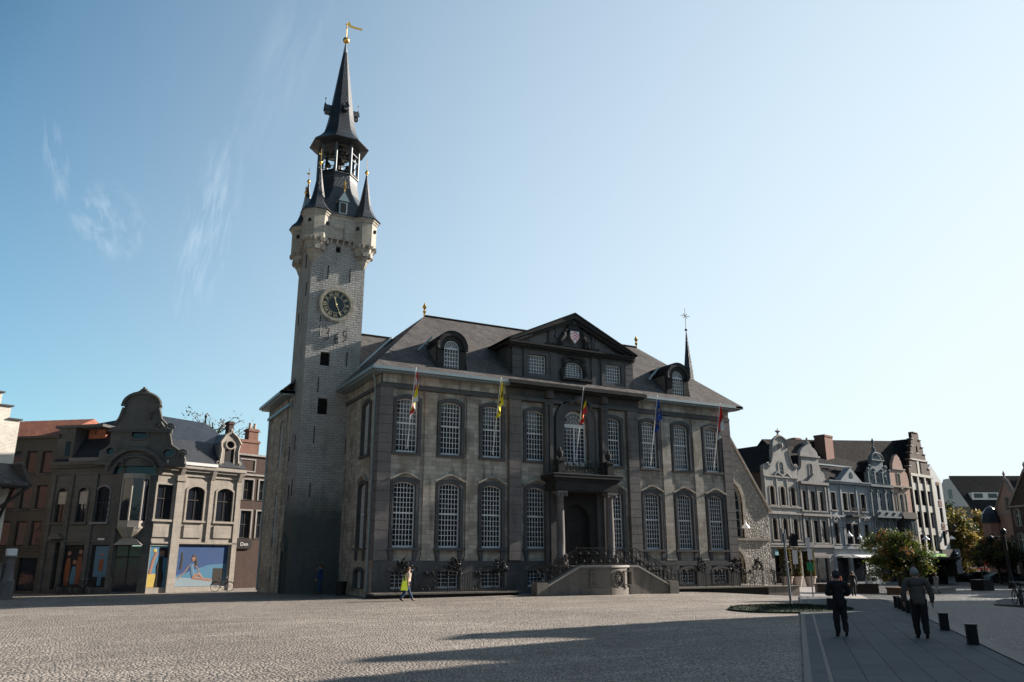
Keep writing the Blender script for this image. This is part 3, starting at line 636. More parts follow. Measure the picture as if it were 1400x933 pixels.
for s_ in (-1, 1):
    e = 4.95; pts = [(ax + s_ * e, 15.93), (ax, az - .28), (ax, az + .02), (ax + s_ * (e + .12), 16.12)]; b.prism(pts, -.78, .1)
    pts = [(ax + s_ * (e - .5), 15.93), (ax, az - .52), (ax, az - .28), (ax + s_ * e, 15.93)]; b.prism(pts, -.6, .05)
b.box(8.32, .1, 15.8, 8.6, 2.5, 15.97); b.box(18.3, .1, 15.8, 18.6, 2.5, 15.97)
H(b, 'pediment_cornice', 'black')
b = MB(); b.prism([(8.75, 15.92), (18.0, 15.92), (ax, az - .45)], -.28, .1); H(b, 'tympanum', 'bluel')
b = MB()
for s_ in (-1, 1):
    b.path([(ax + s_ * 3.9, -.32, 16.05), (ax + s_ * 1.9, -.32, 16.05), (ax + s_ * 1.9, -.32, 17.15), (ax + s_ * 3.9, -.32, 16.05)], .05, 4)
    b.box(ax + s_ * 1.75 - .1, -.36, 15.95, ax + s_ * 1.75 + .1, -.27, 17.4)
H(b, 'tympanum_panels', 'blue')
b = MB(); z16 = 16.02
b.add([(8.2, -.85, 16.05), (ax, -.85, az + .12), (ax, 5.3, az + .12), (8.2, 2.75, 16.05), (18.52, -.85, 16.05), (18.52, 2.75, 16.05)], [(0, 1, 2, 3), (1, 4, 5, 2)])
b.add([(8.2, -.85, 15.95), (ax, -.85, az + .02), (ax, 5.3, az + .02), (8.2, 2.75, 15.95), (18.52, -.85, 15.95), (18.52, 2.75, 15.95)], [(0, 1, 2, 3), (1, 4, 5, 2)])
b.add([(8.2, -.85, 15.95), (ax, -.85, az + .02), (18.52, -.85, 15.95), (8.2, -.85, 16.05), (ax, -.85, az + .12), (18.52, -.85, 16.05)], [(0, 1, 4, 3), (1, 2, 5, 4)])
H(b, 'pediment_roof', 'roofd')
# coat of arms
coa = MB(); random.seed(11)
for s_ in (-1, 1):
    # supporters: rearing beasts either side of the shield
    coa.path([(ax + s_ * .9, -.5, 16.25), (ax + s_ * 1.05, -.55, 16.6), (ax + s_ * .8, -.6, 16.95), (ax + s_ * .75, -.6, 17.2)], [.13, .2, .2, .14], 7)
    coa.ball((ax + s_ * .66, -.62, 17.33), .15, 8); coa.path([(ax + s_ * .7, -.62, 17.1), (ax + s_ * .42, -.66, 17.15)], [.08, .05], 5); coa.path([(ax + s_ * .8, -.62, 16.9), (ax + s_ * .45, -.66, 16.8)], [.08, .05], 5)
    coa.path([(ax + s_ * 1.0, -.5, 16.5), (ax + s_ * 1.25, -.5, 16.3), (ax + s_ * 1.35, -.5, 16.1)], [.1, .08, .06], 5)
    coa.path([(ax + s_ * 1.1, -.5, 16.6), (ax + s_ * 1.5, -.5, 16.8), (ax + s_ * 1.35, -.5, 17.2), (ax + s_ * 1.55, -.5, 17.35)], [.05, .05, .04, .06], 5)
    for k in range(7): coa.ball((ax + s_ * (1.3 + .13 * k), -.42, 16.2 + .09 * random.random()), .13, 6)
coa.prism([(ax - .5, 17.35), (ax + .5, 17.35), (ax + .34, 17.8), (ax - .34, 17.8)], -.6, -.3); coa.ball((ax, -.5, 17.9), .26, 10)
for k in range(5): coa.ball((ax - .4 + .2 * k, -.55, 17.6 + .1 * (2 - abs(k - 2))), .09, 6)
for k in range(9): coa.ball((ax - .7 + .17 * k, -.5, 16.16), .12, 6)
coa.v = [(p[0], p[1], p[2] - .17) for p in coa.v]
co = H(coa, 'coat_of_arms', 'black', True)
b = MB(); sh_ = [(ax - .34, 17.3), (ax + .34, 17.3), (ax + .34, 16.85), (ax, 16.45), (ax - .34, 16.85)]; b.prism(sh_[::-1], -.72, -.6, mi=0)
for k in range(3):
    z = 17.08 - k * .2; w = .31 if k < 2 else .2
    b.prism([(ax - w, z - .10), (ax, z + .12), (ax + w, z - .10), (ax + w, z - .02), (ax, z + .20), (ax - w, z - .02)], -.735, -.71, mi=1)
M['redp'] = mat('heraldic_red_paint', (.35, .02, .05), .5, 0, .1, 3, 0)
b.v = [(p[0], p[1] - .02, p[2] - .17) for p in b.v]; H(b, 'shield', ['white', 'redp'], parent=co)
# dormers
for i, dx in enumerate((4.42, 22.42)):
    dz0, dy = 13.18, -.35
    b = MB(); O = loop_arch(dx - .98, dx + .98, dz0, 14.98, 15.9, 16); I = loop_arch(dx - .52, dx + .52, 13.5, 14.88, 15.42, 16); b.ring(O, I, dy, dy + .25)
    b.prism([(dx - 1.2, dz0), (dx - .95, dz0), (dx - .95, 14.3)], dy, dy + .2); b.prism([(dx + 1.2, dz0), (dx + .95, dz0), (dx + .95, 14.3)], dy, dy + .2)
    b.ring(loop_arch(dx - 1.0, dx + 1.0, 14.78, 15.03, 15.98, 16), loop_arch(dx - .8, dx + .8, 14.78, 14.98, 15.73, 16), dy - .12, dy + .02)
    for s_ in (-1, 1): b.lathe([(.01, 14.75), (.16, 14.85), (.13, 15.1), (.16, 15.25), (.01, 15.35)], dx + s_ * .98, dy, 8)
    d = H(b, 'dormer', 'black')
    w = window(d, dx - .52, dx + .52, 13.5, 14.88, 15.42, dy + .1, 5, 5, fan=True, n=16); hshift(w)
    b = MB(); L = loop_arch(dx - 1.05, dx + 1.05, 14.88, 15.03, 16.03, 16)[1:]; n = len(L)
    b.add([(p[0], dy - .15, p[1]) for p in L] + [(p[0], 3.2, p[1]) for p in L], [(k, k + 1, k + 1 + n, k + n) for k in range(n - 1)])
    H(b, 'dormer_roof', 'roofd', True, parent=d)
    b = MB(); b.box(dx - .97, dy + .25, 13.1, dx - .9, 2.5, 15.2); b.box(dx + .9, dy + .25, 13.1, dx + .97, 2.5, 15.2); H(b, 'dormer_cheek', 'bluel', parent=d)
    b = MB(); b.box(dx - 1.45, .55, 15.2, dx - 1.3, 1.0, 15.3); b.path([(dx - 1.02, .5, 15.75), (dx - 1.95, .5, 14.75)], .07, 5); H(b, 'dormer_gutter', 'lead', parent=d)
# centre bay: niche round the balcony door, pilasters
b = MB(); O = loop_arch(CX - 1.5, CX + 1.5, 8.0, 11.1, 12.45, 16); I = loop_arch(CX - .95, CX + .95, 8.0, 10.85, 11.8, 16); b.ring(O, I, -.14, .11)
O2 = loop_arch(CX - 1.62, CX + 1.62, 8.0, 11.1, 12.58, 16); b.ring(O2, O, -.22, .11)
H(b, 'door_niche', 'blue')
b = MB()
for s_ in (-1, 1):
    for k, px in enumerate((2.05, 2.35)):
        b.box(CX + s_ * px - .12, -.32 + .06 * k, 7.4, CX + s_ * px + .12, .1, 11.9); b.box(CX + s_ * px - .16, -.38 + .06 * k, 11.9, CX + s_ * px + .16, .1, 12.08)
        b.box(CX + s_ * (px) - .12, -.32 + .06 * k, 1.8, CX + s_ * (px) + .12, .1, 6.3)
    b.prism([(CX + s_ * 1.9, 12.4), (CX + s_ * 2.4, 12.4), (CX + s_ * 2.35, 12.9), (CX + s_ * 1.95, 12.9)], -.5, -.1); b.ball((CX + s_ * 2.15, -.5, 12.6), .14, 8)
b.ball((CX, -.4, 12.45), .3, 10); b.path([(CX - .6, -.35, 12.2), (CX, -.42, 12.5), (CX + .6, -.35, 12.2)], .12, 6)
H(b, 'centre_pilasters', 'blue')
w = window(hall, CX - .92, CX + .92, 8.22, 10.72, 11.75, .22, 6, 9, fan=True, n=16, name='balcony_door', fw=.12); hshift(w)
b = MB(); b.box(CX - .05, .19, 8.25, CX + .05, .27, 10.7); b.box(CX - .9, .17, 10.62, CX + .9, .27, 10.86); o = b.build('door_post', 'white', w); hshift(o)
# lower entrance door
b = MB(); b.prism(door_l, .34, .42); o = H(b, 'front_door', 'door')
b = MB(); b.box(CX - .03, .32, 1.75, CX + .03, .35, 4.6); b.box(CX - .98, .30, 4.55, CX + .98, .35, 4.68)
for s_ in (-1, 1):
    for z in (1.95, 3.0): b.ring([(CX + s_ * .5 - .36, z), (CX + s_ * .5 + .36, z), (CX + s_ * .5 + .36, z + .85), (CX + s_ * .5 - .36, z + .85)], [(CX + s_ * .5 - .28, z + .08), (CX + s_ * .5 + .28, z + .08), (CX + s_ * .5 + .28, z + .77), (CX + s_ * .5 - .28, z + .77)], .31, .35)
H(b, 'door_panels', 'door', parent=o)
b = MB(); b.ball((CX + .1, .3, 2.85), .05, 8); H(b, 'door_knob', 'gold', parent=o)
b = MB(); b.wall(rect_(12.06, 15.28, 1.76, 6.28), [loop_arch(CX - .98, CX + .98, 1.77, 4.6, 5.53, 14)], .04, .29, .06); H(b, 'porch_shade_panel', 'black')  # dark panel and reveals stand in for the shade inside the porch
# portico: two columns, entablature slab
por = MB()
por.box(11.3, -1.35, 6.35, 16.05, .1, 6.95); por.box(11.2, -1.45, 6.95, 16.15, .1, 7.1); por.box(11.05, -1.6, 7.1, 16.35, .1, 7.32)
por.box(11.35, -1.3, 6.28, 16.0, 0, 6.36)
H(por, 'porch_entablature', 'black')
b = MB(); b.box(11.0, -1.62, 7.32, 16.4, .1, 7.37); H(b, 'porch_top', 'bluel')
for cxp in (11.78, 15.55):
    b = MB(); cy_ = -1.05
    b.box(cxp - .34, cy_ - .34, 1.76, cxp + .34, cy_ + .34, 2.1); b.lathe([(.33, 2.1), (.36, 2.18), (.29, 2.26), (.31, 2.32), (.255, 2.4), (.265, 3.2), (.25, 4.5), (.215, 5.75), (.24, 5.8), (.21, 5.85), (.3, 6.0), (.33, 6.12)], cxp, cy_, 20)
    b.box(cxp - .36, cy_ - .36, 6.12, cxp + .36, cy_ + .36, 6.29)
    for s_ in (-1, 1): b.ball((cxp + s_ * .3, cy_ - .28, 6.03), .1, 8)
    H(b, 'column', 'bluel', True)
    b = MB(); b.box(cxp - .3, -.12, 1.76, cxp + .3, .11, 6.28); H(b, 'half_pilaster', 'blue')
    b = MB(); b.ball((cxp, -1.5, 2.02), .2, 8, 1.1); b.ball((cxp, -1.62, 2.28), .15, 8); b.path([(cxp, -1.6, 1.9), (cxp - .1, -1.72, 1.77)], .06, 5); b.path([(cxp, -1.6, 1.9), (cxp + .1, -1.72, 1.77)], .06, 5); b.path([(cxp, -1.4, 1.9), (cxp, -1.4, 1.77)], .16, 6)
    H(b, 'stone_lion', 'bluel', True)
# balcony pedestals, urns, railing
for cxp in (11.75, 15.5):
    b = MB(); b.box(cxp - .3, -1.45, 7.37, cxp + .3, -.85, 7.55); b.box(cxp - .24, -1.39, 7.55, cxp + .24, -.91, 8.15); b.box(cxp - .32, -1.47, 8.15, cxp + .32, -.83, 8.28); pd = H(b, 'balcony_pedestal', 'black')
    b = MB(); b.lathe([(.12, 8.28), (.06, 8.36), (.17, 8.5), (.22, 8.68), (.2, 8.8), (.1, 8.86), (.12, 8.92), (.03, 9.08)], cxp, -1.15, 12); H(b, 'urn', 'black', True, parent=pd)
def ironwork(b, x0, x1, y, z0, z1, seed=0, n=None, slope=0, plane='x'):
    rr = random.Random(seed); L = x1 - x0; n = n or max(1, round(L / (z1 - z0) / .62)); w = L / n; h = z1 - z0
    def q(x, z): return (x, y, z + slope * (x - x0)) if plane == 'x' else (y, x, z + slope * (x - x0))
    b.path([q(x0, z0), q(x1, z0)], .022, 4); b.path([q(x0, z1), q(x1, z1)], .028, 4)
    for i in range(n + 1): b.path([q(x0 + i * w, z0), q(x0 + i * w, z1)], .018, 4)
    for i in range(n):
        c = x0 + (i + .5) * w
        for sx in (-1, 1):
            for sz in (-1, 1):
                r = min(w, h) * .23; px, pz = c + sx * w * .23, (z0 + z1) / 2 + sz * h * .25; pts = []
                for k in range(13):
                    a = sz * k / 12 * 8.5 + (1.57 if sx > 0 else 1.57); q_ = r * (1 - .7 * k / 12); pts.append(q(px + sx * q_ * math.cos(a), pz + q_ * math.sin(a)))
                b.path(pts, .016, 3)
        b.path([q(c - w * .1, z0), q(c, (z0 + z1) / 2), q(c + w * .1, z1)], .016, 3); b.path([q(c + w * .1, z0), q(c, (z0 + z1) / 2), q(c - w * .1, z1)], .016, 3)
b = MB(); ironwork(b, 12.05, 15.2, -1.2, 7.5, 8.22, 1); ironwork(b, -.85, .05, 11.75, 7.5, 8.22, 2, plane='y'); ironwork(b, -.85, .05, 15.5, 7.5, 8.22, 2, plane='y')
H(b, 'balcony_railing', 'iron')
# stairs
SY0, SY1 = -3.5, -1.7
b = MB()
b.box(11.55, -3.3, -.5, 15.85, .0, 1.70)                      # landing core
for s_, (xa, xb) in ((-1, (11.55, 9.35)), (1, (15.85, 18.15))):
    for k in range(10):
        xs0 = xa + (xb - xa) * k / 10; xs1 = xa + (xb - xa) * (k + 1) / 10; b.box(min(xs0, xs1), -3.3, -.5, max(xs0, xs1), -1.7, 1.7 - (k + 1) * .158)
H(b, 'stair_steps', 'steps')
b = MB()
b.prism([(9.33, -.5), (11.62, -.5), (11.62, 1.62), (9.33, .52)], -3.5, -3.31); b.prism([(15.32, -.5), (18.14, -.5), (18.14, .52), (15.85, 1.62), (15.32, 1.62)], -3.5, -3.31)
n = 14; arc = [(11.62 + 3.5 * i / n, -3.5 - .62 * math.sin(math.pi * i / n)) for i in range(n + 1)]
b.prism(arc + [(15.12, -3.32), (11.62, -3.32)], -.5, 1.62, 'z'); b.prism([(p[0] + (.03 if i == n else -.03 if i == 0 else 0), p[1] - .06) for i, p in enumerate(arc)] + [(15.15, -3.3), (11.59, -3.3)], -.5, .46, 'z')
b.box(15.05, -3.66, -.5, 15.35, -3.3, 1.60)
for xa, xb in ((8.6, 9.33), (18.15, 18.85)): b.box(xa, -3.62, -.5, xb, -2.9, .74); b.box(xa + .02, -3.6, .739, xb - .02, -2.92, .78)
H(b, 'stair_wall', 'steps')
b = MB()
b.prism([(9.33, .53), (11.62, 1.63), (11.62, 1.74), (9.33, .64)], -3.58, -3.2); b.prism([(18.14, .53), (15.8, 1.63), (15.8, 1.74), (18.14, .64)], -3.58, -3.2)
b.prism([(p[0], p[1] - .09) for p in arc] + [(15.8, -3.59), (15.8, -3.2), (11.62, -3.2)], 1.625, 1.745, 'z')
H(b, 'stair_coping', 'kerbl')
b = MB(); cxm, czm, ym = 13.62, .98, -4.12
b.ellipse_ring(cxm + .25, czm, .36, .42, .07, ym - .03, ym + .12, 28); b.ellipse_ring(cxm + .25, czm, .27, .33, .03, ym - .01, ym + .12, 28)
for k in range(6):
    a = k * 1.047; b.ball((cxm + .25 + .13 * math.cos(a), ym + .02, czm + .16 * math.sin(a)), .075, 6)
b.ball((cxm + .25, ym, czm), .09, 8); b.ball((cxm + .25, ym + .02, czm + .25), .07, 6)
for xx in (12.35, 14.72): b.ring([(xx - .32, .58), (xx + .3, .58), (xx + .3, 1.42), (xx - .32, 1.42)], [(xx - .26, .64), (xx + .24, .64), (xx + .24, 1.36), (xx - .26, 1.36)], ym + .14, ym + .34)
H(b, 'stair_medallion', 'steps')
b = MB(); ironwork(b, 11.6, 15.8, -3.4, 1.82, 2.74, 5)
ironwork(b, 15.8, 18.15, -3.4, 1.80, 2.72, 6, slope=-.46); ironwork(b, 18.15, 18.8, -3.4, .82, 1.72, 7)
b.path([(18.8, -3.4, 1.72), (19.0, -3.4, 1.75), (19.05, -3.4, 1.62)], .03, 4)
ironwork(b, 9.35, 11.6, -3.4, .78, 1.70, 8, slope=.46); ironwork(b, 8.7, 9.3, -3.4, .8, 1.66, 9); H(b, 'stair_railing', 'iron')
b = MB(); ironwork(b, 15.8, 18.15, -1.75, 1.80, 2.72, 12, slope=-.46); H(b, 'stair_railing', 'iron')
# terrace in front of the hall
for nm, x0, x1 in (('terrace', -.35, 8.6), ('terrace', 18.85, 28.6)):
    b = MB(); b.box(x0, -1.38, -.9, x1, -.03, .2, 1); b.box(x0 - .05, -1.58, .2, x1 + .05, -.03, .29)  # front face coloured dark for the shade under the slab
    o = b.build('terrace', ['steps', 'black']); tag(o, kind='structure')
b = MB(); b.box(28.6, -1.5, -1.0, 31.6, 3.9, .22); b.box(28.6, -1.56, .22, 31.65, 3.9, .27); tag(b.build('terrace', 'steps'), kind='structure')

# wrought iron fences on the terrace
def fence(x0, x1, crests, label, y=-1.3):
    t = thing('iron_fence', label, 'fence', (x0, y, .27))
    b = MB(); n = int((x1 - x0) / .155)
    for i in range(n + 1):
        x = (x1 - x0) * i / n; h = 1.02 + .16 * math.cos(2 * math.pi * x / 2.9)
        b.path([(x, 0, 0), (x, 0, h)], .015, 4); b.path([(x, 0, h), (x, 0, h + .12)], [.018, .003], 4)
    b.path([(0, 0, .07), (x1 - x0, 0, .07)], .018, 4)
    m = int((x1 - x0) / .12); b.path([((x1 - x0) * i / m, 0, 1.0 + .16 * math.cos(2 * math.pi * (x1 - x0) * i / m / 2.9)) for i in range(m + 1)], .03, 4)
    b.build('railing', 'iron', t)
    for c in crests:
        rr = random.Random(int(c * 10)); b = MB(); c0 = c - x0
        for sx in (-1, 1):
            b.path([(c0 + sx * .42, 0, 0), (c0 + sx * .42, 0, 1.35)], .022, 5); b.path([(c0 + sx * .3, -.02, 0), (c0 + sx * .3, -.02, 1.3)], .016, 4)
            for k in range(26):
                z = 1.0 + rr.random() * .85; wmx = .5 * (1 - max(0, z - 1.35) / .7) + .04; x = c0 + sx * rr.random() * wmx; r = .05 + rr.random() * .08; a0 = rr.random() * 6; s = rr.choice((-1, 1))
                b.path([(x + r * (1 - .75 * q / 9) * math.cos(a0 + s * q * .75), -.03 + rr.uniform(-.05, .05), z + r * (1 - .75 * q / 9) * math.sin(a0 + s * q * .75)) for q in range(10)], .015, 3)
                for q_ in range(3):
                  a = rr.random() * 6; x_ = x; z += rr.uniform(-.06, .06); x += rr.uniform(-.06, .06); b.add([(x, -.04, z), (x + .07 * math.cos(a), -.06, z + .07 * math.sin(a)), (x + .13 * math.cos(a + .3), -.02, z + .13 * math.sin(a + .3)), (x + .06 * math.cos(a + .9), -.01, z + .06 * math.sin(a + .9))], [(0, 1, 2, 3)])
        b.path([(c0, 0, 1.6), (c0, 0, 1.98)], [.03, .01], 5); b.ball((c0, 0, 1.86), .05, 6)
        b.build('crest', 'iron', t)
        for dx in (-1.35, 1.35):
            if 0.3 < c0 + dx < x1 - x0 - .2:
                b = MB()
                for s, zz, r in ((1, .25, .17), (-1, .25, .13), (1, .95, .15), (-1, .95, .12), (1, .6, .08)):
                    b.path([(c0 + dx + s * .12 + s * r * (1 - .75 * q / 11) * math.cos(q * .75 * (1 if zz < .5 else -1)), 0, zz + r * (1 - .75 * q / 11) * math.sin(q * .75 * (1 if zz < .5 else -1))) for q in range(12)], .016, 4)
                b.path([(c0 + dx - .1, 0, .1), (c0 + dx + .14, 0, .6), (c0 + dx - .1, 0, 1.1)], .016, 4); b.ball((c0 + dx, -.02, 1.08), .09, 6); b.ball((c0 + dx + .07, -.02, .95), .06, 6)
                b.build('scroll_panel', 'iron', t)
    return t
fence(.25, 8.4, (1.35, 4.45, 7.35), 'black wrought iron fence with scrolled crests left of the stairs')
fence(19.1, 28.4, (22.7, 25.8, 27.9), 'black wrought iron fence with scrolled crests right of the stairs')
fence(28.8, 31.4, (30.6,), 'short end stretch of black wrought iron fence before the rubble stone chapel')

# flag poles and flags
M['fl_r'] = mat('red_flag_cloth', (.50, .02, .02), .9, 0, .1, 4, .1); M['fl_y'] = mat('yellow_flag_cloth', (.75, .58, .02), .9, 0, .1, 4, .1); M['fl_k'] = mat('black_flag_cloth', (.01, .01, .01), .9, 0, .1, 4, .1)
M['fl_b'] = mat('blue_flag_cloth', (.01, .05, .28), .9, 0, .1, 4, .1); M['fl_w'] = mat('white_flag_cloth', (.6, .58, .57), .9, 0, .1, 4, .1); M['fl_o'] = mat('orange_flag_cloth', (.75, .2, .02), .9, 0, .1, 4, .1)
LION = ["0000000000", "0001100000", "0011110010", "0001100110", "0111110100", "0001111100", "0000111000", "0011111000", "0110011100", "0010001000", "0110011000", "0000000000"]
def flag_color(kind, s, t):   # s along the fly, t down the hoist, 0..1
    if kind == 'be': return 'fl_k' if s < .33 else ('fl_y' if s < .66 else 'fl_r')
    if kind == 'fl':
        i, j = int((t) * 12), int((s - .1) / .8 * 10)
        return 'fl_k' if 0 <= j < 10 and 0 <= i < 12 and LION[i][j] == '1' else 'fl_y'
    if kind == 'eu':
        for k in range(12):
            if math.hypot(s - .5 - .3 * math.cos(k * .5236), (t - .5 - .32 * math.sin(k * .5236))) < .045: return 'fl_y'
        return 'fl_b'
    if kind == 'an': return ('fl_r', 'fl_y', 'fl_b', 'fl_w', 'fl_y', 'fl_o')[(int(s * 4.99) * 2 + int(t * 3.99) * 3 + (int(s * 4.99) > 2)) % 6]
    return 'fl_r' if s < .5 else 'fl_w'
def flag(x, kind, drop, fly, label, plabel, top=.15, hoist=1.5, sway=.1):
    pole = MB(); a, c = Vector((x, .0, 8.45)), Vector((x, -1.12, 13.15)); pole.path([a, c], [.035, .025], 8); pole.ball(tuple(c), .05, 8)
    po = pole.build('flagpole', 'white'); tag(po, plabel, 'flagpole', 'flagpoles on the upper window sills')
    mats = ['fl_r', 'fl_y', 'fl_k', 'fl_b', 'fl_w', 'fl_o']; b = MB(); nS, nT = 30, 24; P_ = []
    d = (a - c).normalized()
    for side in (0, 1):
        for i in range(nS + 1):
            for j in range(nT + 1):
                s, t = i / nS, j / nT; p = c + d * (top + hoist * t)
                p = p + Vector((sway * math.sin(s * 4 + 1) + .16 * math.sin(t * 9 + s * 2) * s, -.12 * fly * s ** .5 - fly * .55 * s * (1 - t * .8) + .07 * math.sin(t * 11 + 1) * s, -drop * s * (1 - .35 * t)))
                P_.append(p + Vector((.006 * (side * 2 - 1), 0, 0)))
    k0 = (nS + 1) * (nT + 1); b.v = [tuple(p) for p in P_]
    for side in (0, 1):
        for i in range(nS):
            for j in range(nT):
                o_ = side * k0 + i * (nT + 1) + j; b.f.append((o_, o_ + 1, o_ + nT + 2, o_ + nT + 1)); b.mi.append(mats.index(flag_color(kind, (i + .5) / nS, (j + .5) / nT)))
    fo = b.build('flag', mats, None, True, ang=80); tag(fo, label, 'flag', 'flags along the upper windows'); return fo
flag(1.77, 'an', 1.9, .75, 'limp chequered flag of red, yellow, blue, white and orange', 'slanting white flagpole carrying the chequered flag')
flag(7.5, 'fl', 1.55, .6, 'limp bright yellow flag with a black lion', 'slanting white flagpole carrying the yellow flag')
flag(13.7, 'be', 1.6, .55, 'limp black, yellow and red striped flag over the balcony', 'slanting white flagpole carrying the black, yellow and red flag', top=.1, hoist=1.45)
flag(19.85, 'eu', 1.5, .75, 'limp dark blue flag with a ring of yellow stars', 'slanting white flagpole carrying the dark blue flag')
flag(25.6, 'rw', 1.7, .6, 'limp red and white flag near the right end of the hall', 'slanting white flagpole carrying the red and white flag')

# ------------------------------------------------------------ bell tower
TU, TV = -1.1, 9.1; TH = 1.9
tw = thing('bell_tower', 'slender whitish stone belfry with round clock and dark slate spire', 'tower', (TU, TV, -.15))
def T(b, name, m, smooth=False, parent=None, ang=None): return b.build(name, m, parent or tw, smooth, ang=ang)
Z = .15  # local z = world z + .15
b = MB(); F = -TH
holes = [[(-.86, 14.87), (-.22, 14.87), (-.22, 15.8), (-.86, 15.8)], [(-.83, 11.56), (-.16, 11.56), (-.16, 12.64), (-.83, 12.64)], [(-.26, 23.14), (.10, 23.14), (.10, 23.58), (-.26, 23.58)]]
b.wall([(-TH, -.5), (TH, -.5), (TH, 25.6), (-TH, 25.6)], holes, F, .35)
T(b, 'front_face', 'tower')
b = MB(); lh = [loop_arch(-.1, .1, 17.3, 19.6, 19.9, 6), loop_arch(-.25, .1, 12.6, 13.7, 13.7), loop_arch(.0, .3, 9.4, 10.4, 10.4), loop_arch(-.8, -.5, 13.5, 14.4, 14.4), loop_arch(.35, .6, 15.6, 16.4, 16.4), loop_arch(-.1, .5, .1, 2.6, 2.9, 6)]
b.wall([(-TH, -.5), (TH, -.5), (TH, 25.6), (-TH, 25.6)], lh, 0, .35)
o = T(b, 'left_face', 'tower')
for v_ in o.data.vertices: x, y, z = v_.co; v_.co = (-TH + y, -x, z)
b = MB(); b.box(TH - .3, -TH + .02, -.5, TH - .004, TH, 25.59); b.box(-TH + .3, TH - .3, -.5, TH - .3, TH, 25.6); b.box(-TH + .36, -TH + .36, -.4, TH - .31, -TH + .4, 25.5); b.box(-TH + .36, -TH + .4, -.4, -TH + .4, TH - .3, 25.5)
T(b, 'rear_faces', 'tower')
b = MB()
for h in holes:
    x0, z0, x1, z1 = h[0][0], h[0][1], h[2][0], h[2][1]; b.box(x0 + .01, F + .30, z0 + .01, x1 - .01, F + .33, z1 - .01)
    if z1 - z0 > .6:
        for k in range(1, 8): z = z0 + (z1 - z0) * k / 8; b.prism([(F + .14, z - .05), (F + .18, z - .02), (F + .3, z - .12), (F + .26, z - .15)], x0 + .01, x1 - .01, 'x')
T(b, 'louvres', 'dark')
b = MB()
for x, z0, z1 in ((-.95, 9.55, 10.7), (-.98, 6.1, 7.0), (-.9, 13.0, 14.0), (1.2, 9.0, 10.1), (-.72, 21.05, 22.05), (.85, 21.05, 22.05), (-1.05, 17.9, 18.3), (.95, 15.0, 16.0)): b.box(x - .028, F - .05, z0, x + .028, F + .02, z1)
for y, z0, z1 in ((-.9, 6.2, 7.3), (.0, 6.0, 7.0), (-.9, 9.2, 10.2), (.6, 8.6, 9.6), (-.9, 19.9, 20.9), (-.3, 22.2, 23.2), (.8, 18.2, 19.1)): b.box(-TH - .05, y - .028, z0, -TH + .02, y + .028, z1)
T(b, 'wall_anchors', 'iron')
# small door surround on the left face
b = MB(); b.ring([(-.75, -.1), (.35, -.1), (.35, 3.0), (-.75, 3.0)], [(-.55, -.1), (.15, -.1), (.15, 2.75), (-.55, 2.75)], 0, .2)
b.prism([(-.85, 3.0), (.45, 3.0), (.3, 3.3), (-.2, 3.9), (-.7, 3.3)], 0, .25)
for v_ in range(len(b.v)): x, y, z = b.v[v_]; b.v[v_] = (-TH - y + .02, -x - .4, z)
T(b, 'side_door_surround', 'tower')
b = MB(); b.box(-TH - .06, -.15 - .4 + .3, -.1, -TH + .02, .55 - .4 + .3, 2.75)
T(b, 'side_door', 'door')
# clock
CZ = 19.11 + Z; CU = -.03
b = MB(); b.ellipse_ring(CU, CZ, 1.02, 1.02, .17, F - .16, F + .02, 40); b.ellipse_ring(CU, CZ, 1.19, 1.19, .1, F - .08, F + .02, 40)
ck = T(b, 'clock', 'towertop', True)
b = MB(); b.prism([(CU + 1.03 * math.cos(2 * math.pi * i / 40), CZ + 1.03 * math.sin(2 * math.pi * i / 40)) for i in range(40)], F - .05, F - .02)
M['dial'] = mat('dark_blue_dial', (.008, .014, .024), .4, 0, .1, 3, 0)
T(b, 'clock_dial', 'dial', parent=ck)
M['goldp'] = mat('gold_leaf_paint', (.62, .52, .30), .5, .2, .1, 5, 0)
b = MB(); b.ellipse_ring(CU, CZ, .98, .98, .05, F - .08, F - .045, 40); b.ellipse_ring(CU, CZ, .58, .58, .018, F - .07, F - .045, 36)
for k in range(60): a = k * math.pi / 30; b.tube((CU + .93 * math.cos(a), F - .06, CZ + .93 * math.sin(a)), (CU + .97 * math.cos(a), F - .06, CZ + .97 * math.sin(a)), .01, n=4)
T(b, 'chapter_ring', 'goldp', parent=ck)
for k, s in enumerate(('XII', 'I', 'II', 'III', 'IV', 'V', 'VI', 'VII', 'VIII', 'IX', 'X', 'XI')):
    a = math.pi / 2 - k * math.pi / 6
    o = text_part('numeral', s, .36, .006, 'goldp', ck, (CU + .76 * math.cos(a), F - .062, CZ + .76 * math.sin(a)), (R(90), 0, 0))
    o.matrix_local = Matrix.Translation((CU + .76 * math.cos(a), F - .062, CZ + .76 * math.sin(a))) @ Matrix.Rotation(math.pi / 2 - a, 4, 'Y') @ Matrix.Rotation(R(90), 4, 'X') @ Matrix.Diagonal((.72 if len(s) > 2 else .95, 1.0, 1, 1))
def hand(L_, w, ang, y, back=.16):
    b = MB(); d = Vector((math.sin(ang), 0, math.cos(ang))); n_ = Vector((math.cos(ang), 0, -math.sin(ang))); c = Vector((CU, y, CZ))
    pts = [c - d * back - n_ * w * .5, c - d * back + n_ * w * .5, c + n_ * w * .55, c + d * L_ * .6 + n_ * w * .4, c + d * L_ * .68 + n_ * w * 1.5, c + d * L_, c + d * L_ * .68 - n_ * w * 1.5, c + d * L_ * .6 - n_ * w * .4, c - n_ * w * .55]
    b.prism([(p.x, p.z) for p in pts], y, y - .02); b.ball((CU, y, CZ), .07, 10); T(b, 'clock_hand', 'goldp', parent=ck)
hand(.62, .055, R(-13), F - .09); hand(.90, .04, R(156), F - .12)
